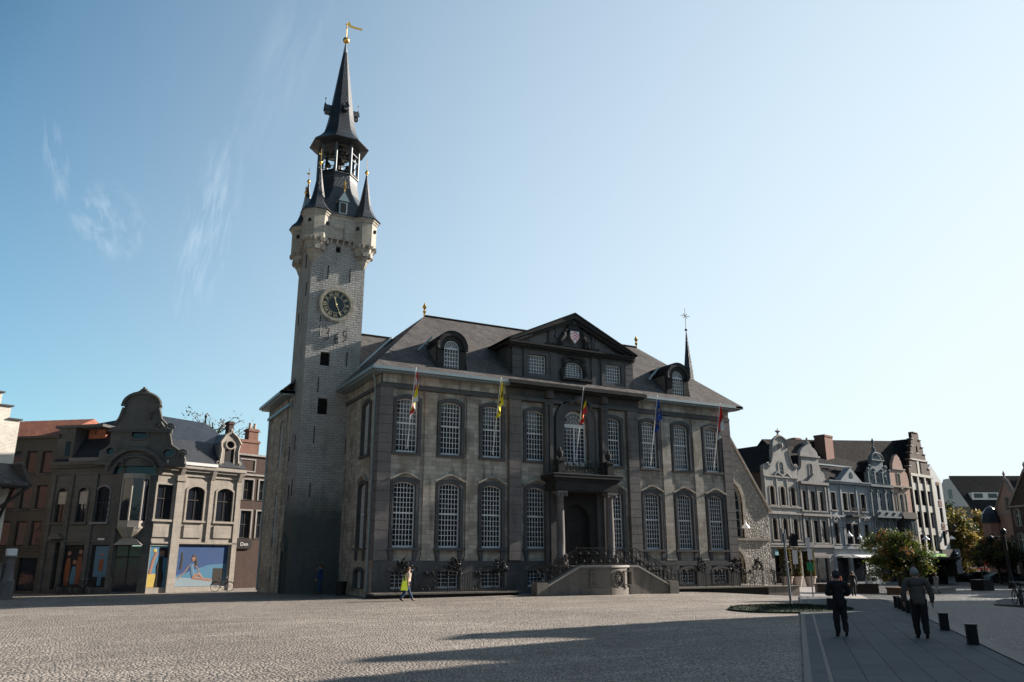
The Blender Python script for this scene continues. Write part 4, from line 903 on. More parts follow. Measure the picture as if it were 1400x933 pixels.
# iron date below
for k, (ch, x, z, s_) in enumerate((('1', -1.0, 17.1, 1.0), ('3', -.52, 16.98, 1.0), ('6', .16, 16.72, .95), ('9', .7, 16.92, .95))):
    # digits drawn as bent iron bars
    b = MB(); h = .72 * s_; w = .34 * s_; zz = z + Z
    strokes = {'1': [[(-.1, .3), (0, .5), (0, -.5)], [(-.12, -.5), (.12, -.5)]],
               '3': [[(-.35, .4), (0, .5), (.3, .3), (.2, .08), (-.05, .02)], [(-.05, .02), (.3, -.1), (.35, -.3), (0, -.5), (-.35, -.4)]],
               '6': [[(.2, .5), (-.2, .25), (-.33, -.15), (-.2, -.45), (.1, -.5), (.33, -.3), (.25, -.05), (0, .02), (-.3, -.12)]],
               '9': [[(-.25, -.5), (.15, -.3), (.33, .1), (.22, .42), (0, .5), (-.25, .38), (-.3, .15), (-.1, -.02), (.3, .1)]]}[ch]
    for st in strokes: b.path([(x + p[0] * w * 1.3, F - .07, zz + p[1] * h * 1.15) for p in st], .034, 5)
    T(b, 'iron_digit', 'iron')
# parapet walls and corbel table
b = MB(); PR = .30
for (ax0, ay0, ax1, ay1) in ((-TH - PR + .2, -TH - PR, TH + PR - .2, -TH - PR + .3), (-TH - PR + .2, TH + PR - .3, TH + PR - .2, TH + PR), (-TH - PR, -TH - PR + .2, -TH - PR + .3, TH + PR - .2), (TH + PR - .3, -TH - PR + .2, TH + PR, TH + PR - .2)):
    b.box(ax0, ay0, 24.1, ax1, ay1, 25.75)
b.box(-TH - PR + .02, -TH - PR + .02, 24.0, TH + PR - .02, TH + PR - .02, 24.09)
for k in range(8):
    t_ = -TH + .35 + k * .44
    for (xx, yy) in ((t_, -TH - PR + .03), (t_, TH + .01)): b.prism([(yy + (0 if yy < 0 else PR - .04), 24.0), (yy + (PR if yy < 0 else 0), 24.0), (yy + (PR if yy < 0 else 0), 23.55)], xx - .08, xx + .08, 'x')
    for (xx, yy) in ((-TH - PR + .03, t_), (TH + .01, t_)): b.prism([(xx + (0 if xx < 0 else PR - .04), 24.0), (xx + (PR if xx < 0 else 0), 24.0), (xx + (PR if xx < 0 else 0), 23.55)], yy - .08, yy + .08, 'y')
b.box(-.6, -TH - PR - .05, 24.75, .25, -TH - PR, 25.15)
T(b, 'parapet', 'towertop')
b = MB(); e = TH + PR; b.box(-e - .08, -e - .08, 25.75, e + .08, e + .08, 25.88); T(b, 'parapet_cornice', 'towertop')
# corner turrets
k8 = math.pi / 8; C = 1.0 / math.cos(k8)
turret_v = None
for i, (sx, sy) in enumerate(((-1, -1), (1, -1), (-1, 1), (1, 1))):
    cx_, cy_ = sx * 1.72, sy * 1.72
    b = MB(); b.lathe([(r * .86, z + Z) for r, z in ((.12, 21.75), (.28, 22.1), (.34, 22.2), (.5, 22.55), (.58, 22.62), (.8, 23.1), (.86, 23.2), (.88, 23.45), (1.02, 23.6), (1.06, 23.7), (1.08, 25.35), (1.16, 25.42), (1.17, 25.5), (1.26, 25.55), (1.28, 25.68), (.9, 25.69))], cx_, cy_, 8, k8)
    for q in range(8):
        for d_ in (-.22, .22):
            a = q * math.pi / 4; px = cx_ + 0.86 * math.cos(a) - d_ * math.sin(a); py = cy_ + 0.86 * math.sin(a) + d_ * math.cos(a); b.box(px - .07, py - .07, 23.55, px + .07, py + .07, 23.82)
        a = q * math.pi / 4; b.prism([(cx_ + .52 * math.cos(a) + s_ * .17 * math.sin(a), cy_ + .52 * math.sin(a) - s_ * .17 * math.cos(a)) for s_ in (-1, 1)] + [(cx_ + .74 * math.cos(a) - s_ * .17 * math.sin(a), cy_ + .74 * math.sin(a) + s_ * .17 * math.cos(a)) for s_ in (-1, 1)], 23.0, 23.3, 'z')
    t_ = T(b, 'corner_turret', 'towertop')
    b = MB()
    for q in range(8):
        a = q * math.pi / 4
        if q % 2 == 1 or True: b.box(cx_ + 0.885 * math.cos(a) - .09, cy_ + 0.885 * math.sin(a) - .09, 24.9, cx_ + 0.885 * math.cos(a) + .09, cy_ + 0.885 * math.sin(a) + .09, 25.1) if q in (5, 3, 7) else None
    T(b, 'turret_slit', 'dark', parent=t_)
    b = MB(); b.lathe([(r, z + Z) for r, z in ((1.2, 25.69), (1.16, 25.74), (.84, 26.1), (.62, 26.5), (.46, 27.0), (.36, 27.5), (.28, 28.0), (.2, 28.5), (.13, 28.95), (.08, 29.3), (.05, 29.5))], cx_, cy_, 8, k8); T(b, 'turret_roof', 'slate', parent=t_)
    b = MB(); b.lathe([(.05, 29.6), (.06, 29.7), (.14, 29.82), (.14, 29.9), (.05, 30.0), (.02, 30.1), (.018, 30.9), (.003, 31.0)], cx_, cy_, 8); b.box(cx_ - .16, cy_ - .01, 30.45, cx_ + .05, cy_ + .01, 30.58) if sx < 0 else None; T(b, 'turret_finial', 'gold', parent=t_, smooth=True)
# skirt roof (square to octagon)
b = MB(); rows = []
def sq_oct(h, z, k):   # k 0 square .. 1 octagon, half width h
    c = h * (1 - k * (1 - math.tan(k8))) if k else h; c = h * (1 - k) + h * math.tan(k8) * k; pts = []
    for (sx, sy) in ((1, -1), (1, 1), (-1, 1), (-1, -1)):
        if sx * sy < 0: pts += [(sx * c, sy * h, z + Z), (sx * h, sy * c, z + Z)]
        else: pts += [(sx * h, sy * c, z + Z), (sx * c, sy * h, z + Z)]
    return pts
for h, z, k in ((2.34, 25.72, 0), (2.24, 25.8, 0), (2.02, 26.1, .15), (1.84, 26.6, .45), (1.68, 27.2, .75), (1.54, 27.9, .95), (1.44, 28.6, 1), (1.38, 29.0, 1), (1.36, 29.45, 1)): rows.append(sq_oct(h, z, k))
vs = [p for r in rows for p in r]; b.add(vs, [(i * 8 + k, i * 8 + (k + 1) % 8, (i + 1) * 8 + (k + 1) % 8, (i + 1) * 8 + k) for i in range(len(rows) - 1) for k in range(8)] + [tuple(range((len(rows) - 1) * 8, len(rows) * 8))])
T(b, 'skirt_roof', 'slate')
b = MB(); b.lathe([(1.44 * C, 29.42 + Z), (1.44 * C, 29.5 + Z), (1.32 * C, 29.52 + Z)], 0, 0, 8, k8)
for q in range(24): a = q * math.pi / 12; b.tube((1.42 * math.cos(a), 1.42 * math.sin(a), 29.65), (1.42 * math.cos(a), 1.42 * math.sin(a), 29.82), .02, n=4)
b.lathe([(1.40 * C, 29.80), (1.40 * C, 29.83), (1.37 * C, 29.83)], 0, 0, 8, k8)
T(b, 'lantern_sill', 'slate')
# lantern posts and bells
b = MB()
for q in range(8):
    a = k8 + q * math.pi / 4; px, py = 1.34 * C * math.cos(a), 1.34 * C * math.sin(a); b.tube((px, py, 29.6), (px, py, 32.4), .11, n=6); b.path([(px, py, 31.6), (px * .98, py * .98, 32.0), (px * 1.15, py * 1.15, 32.4)], .08, 5)
    a2 = a + math.pi / 4; qx, qy = 1.34 * C * math.cos(a2), 1.34 * C * math.sin(a2)
    for z in (30.9, 31.45, 31.85): b.tube((px, py, z), (qx, qy, z), .035, n=5)
M['leadd'] = mat('dark_lead', (.07, .085, .095), .45, .2, .2, 2, .1)
lan = T(b, 'lantern', 'leadd')
M['bronze'] = mat('bell_bronze', (.05, .05, .045), .4, .8, .2, 4, .1)
random.seed(21)
for (bx, by, bz, r) in ((0, -.75, 30.6, .3), (-.6, -.5, 31.2, .2), (.55, -.6, 31.2, .22), (.75, .1, 30.6, .28), (-.75, .1, 30.6, .26), (-.2, -.95, 31.35, .16), (.25, -.95, 31.35, .15), (.0, .6, 30.7, .35)):
    b = MB(); b.lathe([(r, bz), (r * .93, bz + .05), (r * .68, bz + r * .6), (r * .55, bz + r * 1.1), (r * .3, bz + r * 1.35), (.03, bz + r * 1.45), (.02, bz + r * 1.7)], bx, by, 14); T(b, 'bell', 'bronze', True, parent=lan)
b = MB(); b.lathe([(1.1, 29.9), (1.1, 30.0)], 0, 0, 8, k8); b.tube((0, 0, 29.9), (0, 0, 32.6), .16, n=8)
for a in range(4): b.tube((1.2 * math.cos(a * .785), 1.2 * math.sin(a * .785), 31.6), (-1.2 * math.cos(a * .785), -1.2 * math.sin(a * .785), 31.6), .05, n=4)
T(b, 'bell_frame', 'woodd', parent=lan)
b = MB(); sp = ((2.06, 32.05), (2.0, 32.13), (1.62, 32.5), (1.36, 32.85), (1.17, 33.25), (1.05, 33.7), (.95, 34.2), (.87, 34.7), (.72, 35.9), (.56, 37.2), (.39, 38.6), (.23, 39.9), (.15, 40.5))
b.lathe([(1.3 * C, 32.0), (2.02 * C, 32.15)] + [(r * C, z + Z) for r, z in sp], 0, 0, 8, k8); T(b, 'spire', 'slate')
b = MB(); b.lathe([(.18, 40.55), (.14, 40.9), (.06, 41.5)], 0, 0, 8); T(b, 'spire_tip', 'lead')
b = MB(); b.ball((0, 0, 41.72), .27, 14); b.tube((0, 0, 41.9), (0, 0, 43.4), .025, n=6); b.ball((0, 0, 42.9), .07, 8)
b.prism([(-.18, 43.15), (.2, 43.05), (.55, 43.0), (1.15, 43.06), (1.2, 42.98), (1.24, 43.25), (1.1, 43.22), (.55, 43.2), (.3, 43.25), (.12, 43.55), (0, 43.25)], -.02, .02)
T(b, 'weather_vane', 'gold', True)
for q in range(4):
    a = -math.pi / 2 + q * math.pi / 2; ca, sa = math.cos(a), math.sin(a)
    b = MB(); pts = [(-.16, 34.9), (.16, 34.9), (.16, 35.25), (0, 35.65), (-.16, 35.25)]; b.prism(pts, -1.28, -.7); b.prism([(-.24, 35.2), (0, 35.72), (.24, 35.2), (.2, 35.16), (0, 35.6), (-.2, 35.16)], -1.36, -.6)
    b.lathe([(.05, 35.68), (.07, 35.76), (.015, 35.85), (.012, 36.1), (.05, 36.15), (.05, 36.22), (.003, 36.3)], 0, -1.28, 6)
    for i_, (x, y, z) in enumerate(b.v): b.v[i_] = (x * -sa - y * ca * -1 * -1 if False else (x * math.cos(a + math.pi / 2) - y * math.sin(a + math.pi / 2)), x * math.sin(a + math.pi / 2) + y * math.cos(a + math.pi / 2), z)
    T(b, 'spire_lucarne', 'slate')
    b = MB(); b.box(-.3, -2.2, 25.95, .3, -1.6, 27.0); lz = [(-.4, 26.95), (0, 27.7), (.4, 26.95)]; b.prism(lz, -2.32, -1.5)
    for i_, (x, y, z) in enumerate(b.v): b.v[i_] = (x * math.cos(a + math.pi / 2) - y * math.sin(a + math.pi / 2), x * math.sin(a + math.pi / 2) + y * math.cos(a + math.pi / 2), z)
    d = T(b, 'skirt_dormer', 'lead')
    b = MB(); b.box(-.2, -2.215, 26.1, .2, -2.19, 26.8); 
    for i_, (x, y, z) in enumerate(b.v): b.v[i_] = (x * math.cos(a + math.pi / 2) - y * math.sin(a + math.pi / 2), x * math.sin(a + math.pi / 2) + y * math.cos(a + math.pi / 2), z)
    T(b, 'dormer_shutter', 'dark', parent=d)
    b = MB(); b.lathe([(.04, 27.7), (.07, 27.85), (.03, 27.95), (.13, 28.1), (.03, 28.25), (.08, 28.4), (.01, 28.6)], 0, -2.25, 6)
    for i_, (x, y, z) in enumerate(b.v): b.v[i_] = (x * math.cos(a + math.pi / 2) - y * math.sin(a + math.pi / 2), x * math.sin(a + math.pi / 2) + y * math.cos(a + math.pi / 2), z)
    T(b, 'dormer_finial', 'gold', parent=d)

# ------------------------------------------------------------ houses
def rect(x0, x1, z0, z1): return [(x0, z0), (x1, z0), (x1, z1), (x0, z1)]
def house(name, label, cat, loc, rz, group=None):
    return thing(name, label, cat, loc, rz, group)
def wins(par, specs, y, fm='woodd', cols=2, tr=.62, mw=.05, rows=(1, 1), sur=None, sp=.12, sill=None, curt=None):
    for (x0, x1, z0, zs, zt) in specs:
        t = z0 + (zt - z0) * tr if tr else None
        window(par, x0, x1, z0, zs, zt, y + .12, cols, rows, t, fm, mw=mw, tw=.07, fw=.05, n=8)
        if sur:
            b = MB(); fl = zt - zs < .01; I = loop_arch(x0 - .01, x1 + .01, z0 - .01, zt + .01 if fl else zs, zt + .01, 8); O = loop_arch(x0 - sp, x1 + sp, z0 - .02, zt + sp if fl else zs + sp * .6, zt + sp, 8)
            b.ring(O, I, y - .06, y + .1)
            if sill: b.box(x0 - sp - .08, y - .16, z0 - .16, x1 + sp + .08, y + .02, z0 - .02)
            b.build('window_surround', sur, par)
def hl(specs): return [loop_arch(a - .02, b_ + .02, c - .02, e + .02 if e - d < .01 else d, e + .02, 8) for a, b_, c, d, e in specs]
def body(par, W, D, H_, m, y0=.4, x0=0, zb=-.8):
    b = MB(); b.box(x0 + .02, y0, zb, x0 + W - .02, y0 + D, H_); b.build('side_walls', m, par)

# A: house with scrolled bell gable
RA = (50.11, 19.87, -.7); rr_ = R(5.6)
def along(s, dep=0, o=RA, r=rr_): return (o[0] + math.cos(r) * s - math.sin(r) * dep, o[1] + math.sin(r) * s + math.cos(r) * dep, o[2])
G_ = 'houses of the far row'
def scurve(x0, z0, x1, z1, n=8):    # concave swoop
    return [(x0 + (x1 - x0) * (1 - math.cos(i / n * math.pi / 2)) if False else x0 + (x1 - x0) * math.sin(i / n * math.pi / 2), z0 + (z1 - z0) * (1 - math.cos(i / n * math.pi / 2))) for i in range(n + 1)]
def gable_roof(par, x0, x1, zE, zR, y0, y1, m, over=.15):
    xm = (x0 + x1) / 2; b = MB(); b.prism([(x0 - over, zE), (x1 + over, zE), (xm, zR)], y0, y1); return b.build('roof', m, par)
def chimney(par, x, y, z0, z1, w=.9, d=.7, m='brick', pots=2):
    b = MB(); b.box(x - w / 2, y - d / 2, z0, x + w / 2, y + d / 2, z1); b.box(x - w / 2 - .07, y - d / 2 - .07, z1 - .25, x + w / 2 + .07, y + d / 2 + .07, z1 - .08)
    c = b.build('chimney', m, par)
    for k in range(pots):
        b = MB(); xx = x - w / 2 + w * (k + .5) / pots; b.lathe([(.13, z1), (.11, z1 + .4), (.13, z1 + .42), (.13, z1 + .5)], xx, y, 8); b.build('chimney_pot', 'terra', c)
A = house('gabled_house', 'grey house with swooping bell gable and cross finial, next to the rubble chapel', 'house', along(0), 5.6, G_); o7 = .7
def zz(v): return v + .7
fw3 = [(1.35, 2.1, zz(7.9), zz(9.65), zz(9.95)), (3.1, 3.85, zz(7.9), zz(9.65), zz(9.95)), (4.87, 5.65, zz(7.9), zz(9.65), zz(9.95))]
fw2 = [(1.35, 2.1, zz(4.18), zz(6.2), zz(6.48)), (3.08, 3.85, zz(4.18), zz(6.2), zz(6.48)), (4.84, 5.64, zz(4.18), zz(6.2), zz(6.48))]
gw = [(3.25, 3.95, zz(11.35), zz(12.3), zz(12.65))]
prof = [(.55, -.8), (6.4, -.8), (6.4, zz(12.1)), (6.1, zz(12.35))] + [(6.0 - .9 * math.sin(i / 8 * 1.57), zz(12.0) + 2.0 * (1 - math.cos(i / 8 * 1.57))) for i in range(9)][1:] + [(5.0, zz(14.1)), (5.05, zz(14.3))] + [(3.68 + 1.22 * math.cos(i / 10 * math.pi), zz(14.35) + 1.15 * math.sin(i / 10 * math.pi)) for i in range(11)] + [(2.35, zz(14.3)), (2.4, zz(14.1))] + [(1.4 + .9 * math.sin((8 - i) / 8 * 1.57), zz(12.0) + 2.0 * (1 - math.cos((8 - i) / 8 * 1.57))) for i in range(9)][:-1] + [(1.1, zz(12.35)), (.55, zz(12.1))]
sh_ = [rect(1.25, 5.2, .35, 3.65)]
b = MB(); b.wall(prof, hl(fw3) + hl(fw2) + hl(gw) + sh_, 0, .35, .4); b.build('front_wall', 'grey1', A)
body(A, 5.85, 11, zz(11.4), 'brickd', x0=.55); gable_roof(A, .55, 6.4, zz(11.4), zz(14.8), .4, 11.4, 'roofd')
wins(A, fw3 + fw2, 0, sur='shop', sill=True); wins(A, gw, 0, fm='white', rows=(2, 2), cols=3, sur='grey1', sp=.2)
b = MB()
for z in (7.72, 7.0, 3.75, 11.0): b.box(.5, -.14 if z != 7.0 else -.25, zz(z) - .1, 6.42, .0, zz(z) + .06)
b.box(.5, -.3, zz(3.4), 6.42, 0, zz(3.52))
for x in (.6, 2.55, 4.3, 6.1): b.box(x - .06, -.1, zz(3.9), x + .14, 0, zz(7.0)); b.box(x - .06, -.08, zz(7.8), x + .14, 0, zz(10.9))
b.build('string_course', 'grey1', A)
b = MB(); b.path([(3.68 + 1.3 * math.cos(i / 12 * math.pi), -.05, zz(14.35) + 1.25 * math.sin(i / 12 * math.pi)) for i in range(13)], .13, 6)
for s in (-1, 1): b.scroll(3.72 + s * 2.35, zz(12.2), .38, -.02, 0, 1.4, s, .09); b.path([(3.72 + s * (2.35 - .95 * math.sin(i / 8 * 1.57)), -.04, zz(12.2) + 1.9 * (1 - math.cos(i / 8 * 1.57))) for i in range(9)], .10, 5)
b.path([(2.2, -.05, zz(11.0)), (2.7, -.06, zz(11.5)), (3.6, -.06, zz(11.1)), (4.4, -.06, zz(11.5)), (5.1, -.05, zz(11.0))], .12, 6)
b.ball((3.68, -.1, zz(14.5)), .35, 8); b.build('gable_scrolls', 'grey2', A, True)
b = MB(); b.lathe([(.28, zz(15.5)), (.2, zz(15.7)), (.08, zz(15.85)), (.1, zz(15.95)), (.3, zz(16.15)), (.05, zz(16.3)), (.02, zz(16.5))], 3.68, .1, 8); b.path([(3.3, .1, zz(16.15)), (4.06, .1, zz(16.15))], .08, 6); b.build('gable_finial', 'grey1', A)
b = MB(); b.box(1.3, .3, .35, 5.15, .34, 3.6); b.build('shop_window', 'glass', A)
b = MB(); b.box(1.25, -.12, 3.25, 5.25, .28, 3.75); b.build('awning', 'awn', A)
b = MB(); b.box(3.9, -.05, .3, 4.02, .3, 3.6); b.box(2.4, -.05, .3, 2.5, .3, 3.6); b.build('shop_frame', 'woodd', A)

B_ = house('gabled_house', 'pale house with curved shouldered gable, right of the cross-topped one', 'house', along(6.42), 5.6, G_)
p = 6.42
uw = [(6.92 - p, 7.55 - p, zz(7.48), zz(9.62), zz(9.62)), (8.34 - p, 9.2 - p, zz(7.48), zz(9.62), zz(9.62)), (10.0 - p, 10.65 - p, zz(7.48), zz(9.62), zz(9.62))]
lw = [(7.0 - p, 7.6 - p, zz(3.96), zz(6.33), zz(6.33)), (8.42 - p, 9.2 - p, zz(3.96), zz(6.33), zz(6.33)), (10.02 - p, 10.66 - p, zz(3.96), zz(6.33), zz(6.33))]
gw = [(2.2, 2.7, zz(11.4), zz(12.6), zz(12.8))]
prof = [(0, -.8), (5.0, -.8), (5.0, zz(11.0)), (4.9, zz(11.8)), (4.35, zz(12.1)), (4.1, zz(12.6)), (4.0, zz(13.6)), (4.1, zz(13.8)), (3.95, zz(14.2)), (3.5, zz(14.6)), (3.05, zz(14.8)), (2.95, zz(15.1)), (2.45, zz(15.35)), (1.95, zz(15.1)), (1.85, zz(14.8)), (1.4, zz(14.6)), (.95, zz(14.2)), (.8, zz(13.8)), (.95, zz(13.6)), (.85, zz(12.6)), (.6, zz(12.1)), (.1, zz(11.8)), (0, zz(11.0))]
b = MB(); b.wall(prof, hl(uw) + hl(lw) + hl(gw) + [rect(.7, 4.2, .3, 3.2)], 0, .3, .4); b.build('front_wall', 'grey2', B_)
body(B_, 5.0, 11, zz(11), 'brickd'); gable_roof(B_, 0, 5, zz(11), zz(14.0), .4, 11.4, 'roofd', 0)
wins(B_, uw + lw, 0, sur='grey1', sill=True, sp=.1); wins(B_, gw, 0, fm='white', rows=(1, 1), cols=2, sur='grey2')
b = MB()
for x in (.15, 1.45, 3.1, 4.6): b.box(x - .1, -.16, zz(3.8), x + .14, 0, zz(6.7)); b.box(x - .1, -.16, zz(7.3), x + .14, 0, zz(10.2))
b.box(0, -.3, zz(6.85), 5.0, 0, zz(7.1)); b.box(0, -.2, zz(3.4), 5.0, 0, zz(3.75)); b.box(-.02, -.4, zz(10.4), 5.02, 0, zz(10.7)); b.prism([(1.2, zz(10.7)), (3.9, zz(10.7)), (2.5, zz(11.6))], -.38, -.05); b.box(.6, -.15, zz(13.55), 4.25, 0, zz(13.75))
b.build('cornice_and_pilasters', 'grey2', B_)
b = MB(); b.lathe([(.3, zz(15.2)), (.12, zz(15.4)), (.06, zz(15.55)), (.14, zz(15.7)), (.02, zz(15.9))], 2.45, .15, 8); b.build('gable_finial', 'grey1', B_)
b = MB(); b.box(.72, .28, .3, 4.18, .32, 3.2); b.build('shop_window', 'glass', B_)
b = MB(); b.box(.7, .0, 2.98, 4.2, .25, 3.2); b.box(2.4, .2, .3, 2.46, .3, 3.0); b.build('shop_frame', 'steps', B_)
b = MB(); b.prism([(0, 15.6 - .7 + .2), (6.5, 15.3), (6.5, 12.0), (0, 12.0)], 5.0, 10.5); 
C_ = house('mansard_house', 'wide bluish grey house with a small white triangular pediment under a mansard roof', 'house', along(11.5), 5.6, G_)
p = 11.5; W = 8.3
uw = [(12.0 - p, 12.95 - p, zz(7.7), zz(9.7), zz(9.7)), (14.3 - p, 15.15 - p, zz(7.7), zz(9.7), zz(9.7)), (15.75 - p, 16.6 - p, zz(7.7), zz(9.7), zz(9.7)), (17.85 - p, 18.8 - p, zz(7.7), zz(9.7), zz(9.7))]
lw = [(12.1 - p, 12.95 - p, zz(3.86), zz(6.15), zz(6.15)), (14.35 - p, 15.5 - p, zz(3.86), zz(6.15), zz(6.15)), (15.75 - p, 16.9 - p, zz(3.86), zz(6.15), zz(6.15)), (18.0 - p, 18.85 - p, zz(3.86), zz(6.15), zz(6.15))]
b = MB(); b.wall(rect(0, W, -.8, zz(11.0)), hl(uw) + hl(lw) + [rect(.6, 3.0, .2, 3.2), rect(3.6, 7.5, .3, 3.2)], 0, .3, .4); b.build('front_wall', 'grey3', C_)
body(C_, W, 11, zz(11.0), 'brickd')
wins(C_, uw + lw, 0, sur='grey1', sill=True, sp=.1)
b = MB(); b.box(-.02, -.35, zz(10.75), W + .02, 0, zz(11.0)); b.box(-.02, -.45, zz(11.0), W + .02, .3, zz(11.1)); b.box(0, -.14, zz(6.9), W, 0, zz(7.1)); b.box(0, -.22, zz(3.3), W, 0, zz(3.6)); b.prism([(2.2, zz(11.1)), (6.5, zz(11.1)), (4.4, zz(12.75))], -.4, .5)
for x in (.0, 2.3, 5.4, 8.0): b.box(x + .03, -.12, zz(3.6), x + .28, 0, zz(10.75))
b.build('cornice_and_pediment', 'grey3', C_)
b = MB(); b.prism([(4.1, zz(11.5)), (4.7, zz(11.5)), (4.7, zz(11.95)), (4.4, zz(12.25)), (4.1, zz(11.95))], -.43, -.38); b.build('pediment_window', 'glass', C_)
b = MB(); b.box(2.9, -1.0, zz(6.95), 5.6, 0, zz(7.1)); 
for k in range(14): b.tube((2.95 + k * .2, -.95, zz(7.1)), (2.95 + k * .2, -.95, zz(7.9)), .02, n=4)
b.path([(2.9, -.95, zz(7.9)), (5.6, -.95, zz(7.9))], .03, 4); b.build('balcony', 'iron', C_)
b = MB()
for x0, x1 in ((.4, 1.65), (6.3, 7.55)): b.path([(x0, -.15, zz(6.5)), (x0 + .15, -.2, zz(6.75)), ((x0 + x1) / 2, -.2, zz(6.95)), (x1 - .15, -.2, zz(6.75)), (x1, -.15, zz(6.5))], .09, 5); b.ball(((x0 + x1) / 2, -.15, zz(6.6)), .14, 6)
b.build('window_hood', 'grey1', C_)
b = MB(); b.prism([(.4, zz(11.05)), (2.0, zz(13.2)), (2.3, zz(13.3)), (7.2, zz(15.8)), (11.4, zz(13)), (11.4, zz(11.05))], -.0, W, 'x'); 
o = b.build('mansard_roof', 'roofd', C_)
b = MB(); b.box(-.05, 1.85, zz(13.15), W + .05, 2.2, zz(13.3)); b.build('roof_gutter', 'lead', C_)
b = MB(); b.add([(.6, 3.9, zz(14.15)), (2.1, 3.9, zz(14.15)), (2.1, 5.0, zz(14.70)), (.6, 5.0, zz(14.70))], [(0, 1, 2, 3)]); b.add([(.6, 3.9, zz(14.05)), (2.1, 3.9, zz(14.05)), (2.1, 5.0, zz(14.6)), (.6, 5.0, zz(14.6))], [(0, 1, 2, 3)]); b.build('roof_light', 'whitew', C_)
b = MB(); b.box(.6, .9, zz(11.3), 1.3, 2.2, zz(12.5)); d_ = b.build('roof_dormer', 'roofd', C_); b = MB(); b.box(.7, .86, zz(11.5), 1.2, .9, zz(12.3)); b.build('dormer_window', 'glass', d_)
chimney(C_, 4.4, 7.0, zz(14.5), zz(17.2), 1.2, .9, 'brick', 0); chimney(C_, 2.9, 7.4, zz(14.5), zz(16.6), 1.8, .7, 'brickd', 3); chimney(C_, 8.6, 6.4, zz(13.0), zz(16.9), 1.7, 1.0, 'brick', 0)
b = MB(); b.box(.4, -.9, zz(2.35), 3.3, 0, zz(2.42)); b.prism([(-.9, zz(2.3)), (0, zz(2.3)), (0, zz(2.62)), (-.9, zz(2.4))], 3.7, 7.4, 'x'); b.build('awning', 'whitew', C_)
b = MB(); b.box(.62, .26, .2, 2.98, .3, 3.2); b.box(3.62, .26, .3, 7.48, .3, 3.2); b.build('shop_window', 'glass', C_)

D_ = house('ornate_house', 'teal-grey house with an ornate three-part baroque gable and tall dark finial', 'house', along(19.8), 5.6, G_)
W = 4.75
uw = [(.45, 1.15, zz(7.95), zz(10.05), zz(10.05)), (1.95, 2.75, zz(7.95), zz(10.05), zz(10.05)), (3.45, 4.2, zz(7.95), zz(10.05), zz(10.05))]
lw = [(.45, 1.15, zz(4.4), zz(6.6), zz(6.6)), (1.95, 2.75, zz(4.4), zz(6.6), zz(6.6)), (3.45, 4.2, zz(4.4), zz(6.6), zz(6.6))]
gw = [(1.75, 2.45, zz(11.3), zz(12.4), zz(12.6)), (3.4, 3.95, zz(11.2), zz(12.0), zz(12.2))]
prof = [(0, -.8), (W, -.8), (W, zz(12.4)), (4.5, zz(12.5)), (4.2, zz(13.1)), (3.7, zz(13.3)), (3.6, zz(13.9)), (3.75, zz(14.1))] + [(2.35 + 1.2 * math.cos(i / 8 * math.pi), zz(14.1) + .85 * math.sin(i / 8 * math.pi)) for i in range(9)] + [(1.1, zz(14.1)), (1.2, zz(13.9)), (1.1, zz(13.3)), (.6, zz(13.1)), (.3, zz(12.5)), (0, zz(12.4))]
b = MB(); b.wall(prof, hl(uw) + hl(lw) + hl(gw) + [rect(.6, 4.2, .2, 3.2)], 0, .3, .4); b.build('front_wall', 'grey4', D_)
body(D_, W, 11, zz(11.2), 'brickd'); gable_roof(D_, 0, W, zz(11.2), zz(14.0), .4, 11.4, 'roofd', 0)
wins(D_, uw + lw, 0, fm='whitew', sur='grey3', sp=.14, mw=.07); wins(D_, gw, 0, fm='whitew', sur='grey4', sp=.12)
b = MB()
for x in (.0, 1.3, 2.95, 4.5): b.box(x, -.2, zz(3.9), x + .22, 0, zz(10.5)); b.box(x + .03, -.15, zz(11.2), x + .2, 0, zz(12.6)); b.ball((x + .12, -.1, zz(12.85)), .2, 6); b.ball((x + .12, -.22, zz(10.2)), .15, 6)
b.box(-.02, -.4, zz(10.75), W + .02, 0, zz(11.0)); b.box(0, -.2, zz(3.4), W, 0, zz(3.8))
for s in (-1, 1): b.scroll(2.35 + s * 1.65, zz(13.2), .35, -.03, 0, 1.3, s, .08); b.scroll(2.35 + s * 1.4, zz(12.0), .3, -.06, 1, 1.2, s, .07)
b.box(1.05, -.25, zz(14.0), 3.65, 0, zz(14.15)); b.path([(2.35 + 1.25 * math.cos(i / 10 * math.pi), -.12, zz(14.15) + .85 * math.sin(i / 10 * math.pi)) for i in range(11)], .1, 5)
b.build('gable_ornament', 'grey4', D_)
b = MB(); b.lathe([(.5, zz(14.8)), (.3, zz(15.1)), (.2, zz(15.5)), (.28, zz(15.65)), (.1, zz(15.8)), (.08, zz(16.1)), (.2, zz(16.35)), (.14, zz(16.6)), (.02, zz(16.9))], 2.3, .2, 8); b.build('gable_finial', 'grey4', D_)
b = MB(); b.box(-.1, -.9, zz(7.0), 4.9, 0, zz(7.18)); b.box(-.05, -.85, zz(7.2), 4.85, -.78, zz(7.75)); b.box(-.05, -.85, zz(7.75), 4.85, -.7, zz(7.85))
for x in (.1, 1.6, 3.1, 4.6): b.prism([(-.8, zz(7.0)), (0, zz(7.0)), (0, zz(6.4))], x - .08, x + .08, 'x'); b.scroll(x + .3, zz(7.5), .22, -.9, 0, 1.2, 1, .05)
b.build('balcony', 'grey4', D_)
b = MB(); b.box(.62, .26, .2, 4.18, .3, 3.2); b.build('shop_window', 'glass', D_)

